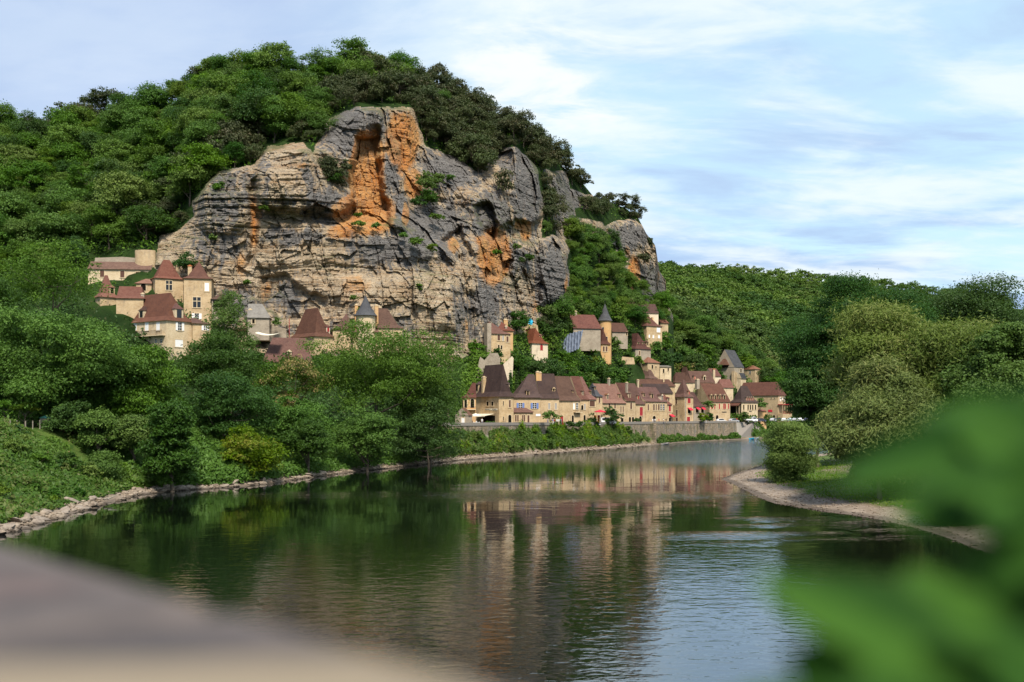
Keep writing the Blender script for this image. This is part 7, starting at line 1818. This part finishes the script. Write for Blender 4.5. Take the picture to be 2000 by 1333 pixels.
def leaf_mesh(seed):
    """palmate leaf, 5 lobes, unit length along +y, stalk at the origin, slightly folded along each lobe"""
    rng = random.Random(seed); lob = [(-1.9, .50), (-.95, .80), (0, 1.0), (.95, .80), (1.9, .50)]
    rim = []
    for i, (a, r) in enumerate(lob):
        for da, rr in ((-.36, .72), (-.22, .88), (0, 1.0), (.22, .88), (.36, .72)):
            rim.append((a + da, r * rr * rng.uniform(.95, 1.05)))
        if i < 4: rim.append((a + .475, .60))
    vs = [(0, 0, 0)]; K = 5
    for k in range(1, K + 1):
        for a, r in rim:
            f = k / K; x = sin(a) * r * f; y = cos(a) * r * f + .12 * f
            near_ = min(abs(a - la) for la, _ in lob); z = .10 * near_ * f - .16 * (r * f) ** 2 + .02 * sin(9 * a + 3 * f)
            vs.append((x * .9, y, z))
    n = len(rim); fs = []
    for i in range(n - 1): fs.append((0, 1 + i, 2 + i))
    for k in range(K - 1):
        for i in range(n - 1): a = 1 + k * n + i; fs.append((a, a + n, a + n + 1, a + 1))
    me = bpy.data.meshes.new("leaf"); me.from_pydata(vs, [], fs); me.materials.append(m_fig); me.polygons.foreach_set("use_smooth", [True] * len(me.polygons)); me.update()
    return me
LFM = [leaf_mesh(i) for i in range(4)]
fig = tag(empty("fig_shrub", (1.05, .15, EYE - 1.65)), "blurred green leafy branch close to the viewer at the right edge", "shrub")
def W2L(p): return Vector(p) - Vector((1.05, .15, EYE - 1.65))
stem_parts = []
def stem(a, b, r0, r1): stem_parts.append(tube(tuple(W2L(a)), tuple(W2L(b)), r0, r1, 8))
j1 = Vector((.98, .35, 9.3)); j2 = Vector((.72, .55, 9.78)); j3 = Vector((.60, .66, 10.02)); j4 = Vector((.50, .58, 9.72))
stem((1.05, .15, EYE - 1.65), j1, .022, .016); stem(j1, j2, .016, .011); stem(j2, j3, .011, .007); stem(j2, j4, .008, .005)
def P1(px, py, Y): return P(px, py, Y)
# stalk end, tip direction in the picture plane, distance, length, facing tilt
LV = [  # stalk px, py, distance; tip px, py, distance; roll
    (2090, 850, .62, 1715, 885, .66, .3), (2140, 980, .60, 1840, 975, .60, -.2), (2120, 760, .66, 1900, 800, .70, .5), (2180, 1090, .60, 1920, 1080, .64, .1), (2060, 1000, .56, 1880, 930, .58, .2),
    (2020, 1380, .50, 1610, 1140, .54, .2), (2060, 1480, .50, 1640, 1300, .54, -.3), (1990, 1560, .46, 1570, 1360, .50, .2), (2160, 1260, .54, 1830, 1170, .58, -.1), (2150, 900, .54, 1960, 1090, .55, .4), (2200, 1420, .5, 1860, 1330, .5, 0.1),
    (2130, 1180, .58, 1960, 1010, .6, .3), (2050, 1260, .56, 1750, 1240, .58, .1), (2150, 1360, .47, 1900, 1230, .5, .5), (1980, 1450, .53, 1760, 1180, .56, -.2)]
for i, (bx, by, bd, tx, ty, td, roll) in enumerate(LV):
    b0 = P1(bx, by, bd); tp = P1(tx, ty, td); ydir = (tp - b0); Ln = ydir.length * 1.15; ydir.normalize()
    nz = (Vector((0, 0, EYE)) - b0).normalized() * .75 + Vector((.25, -.1, .75)); nz = nz - nz.project(ydir); nz.normalize()
    nz = Matrix.Rotation(roll, 3, ydir) @ nz; xd = ydir.cross(nz)
    M = Matrix((xd, ydir, nz)).transposed()
    o = link("leaf", LFM[i % 4], fig); o.location = W2L(b0); o.rotation_euler = M.to_euler(); o.scale = (Ln, Ln, Ln)
    stem(j3 if by < 1000 else (j4 if by > 1200 else j2), b0, .004, .003)
v, f = join(stem_parts); link("stem", mesh_np("stem", v, f, [m_bark], smooth=True), fig)
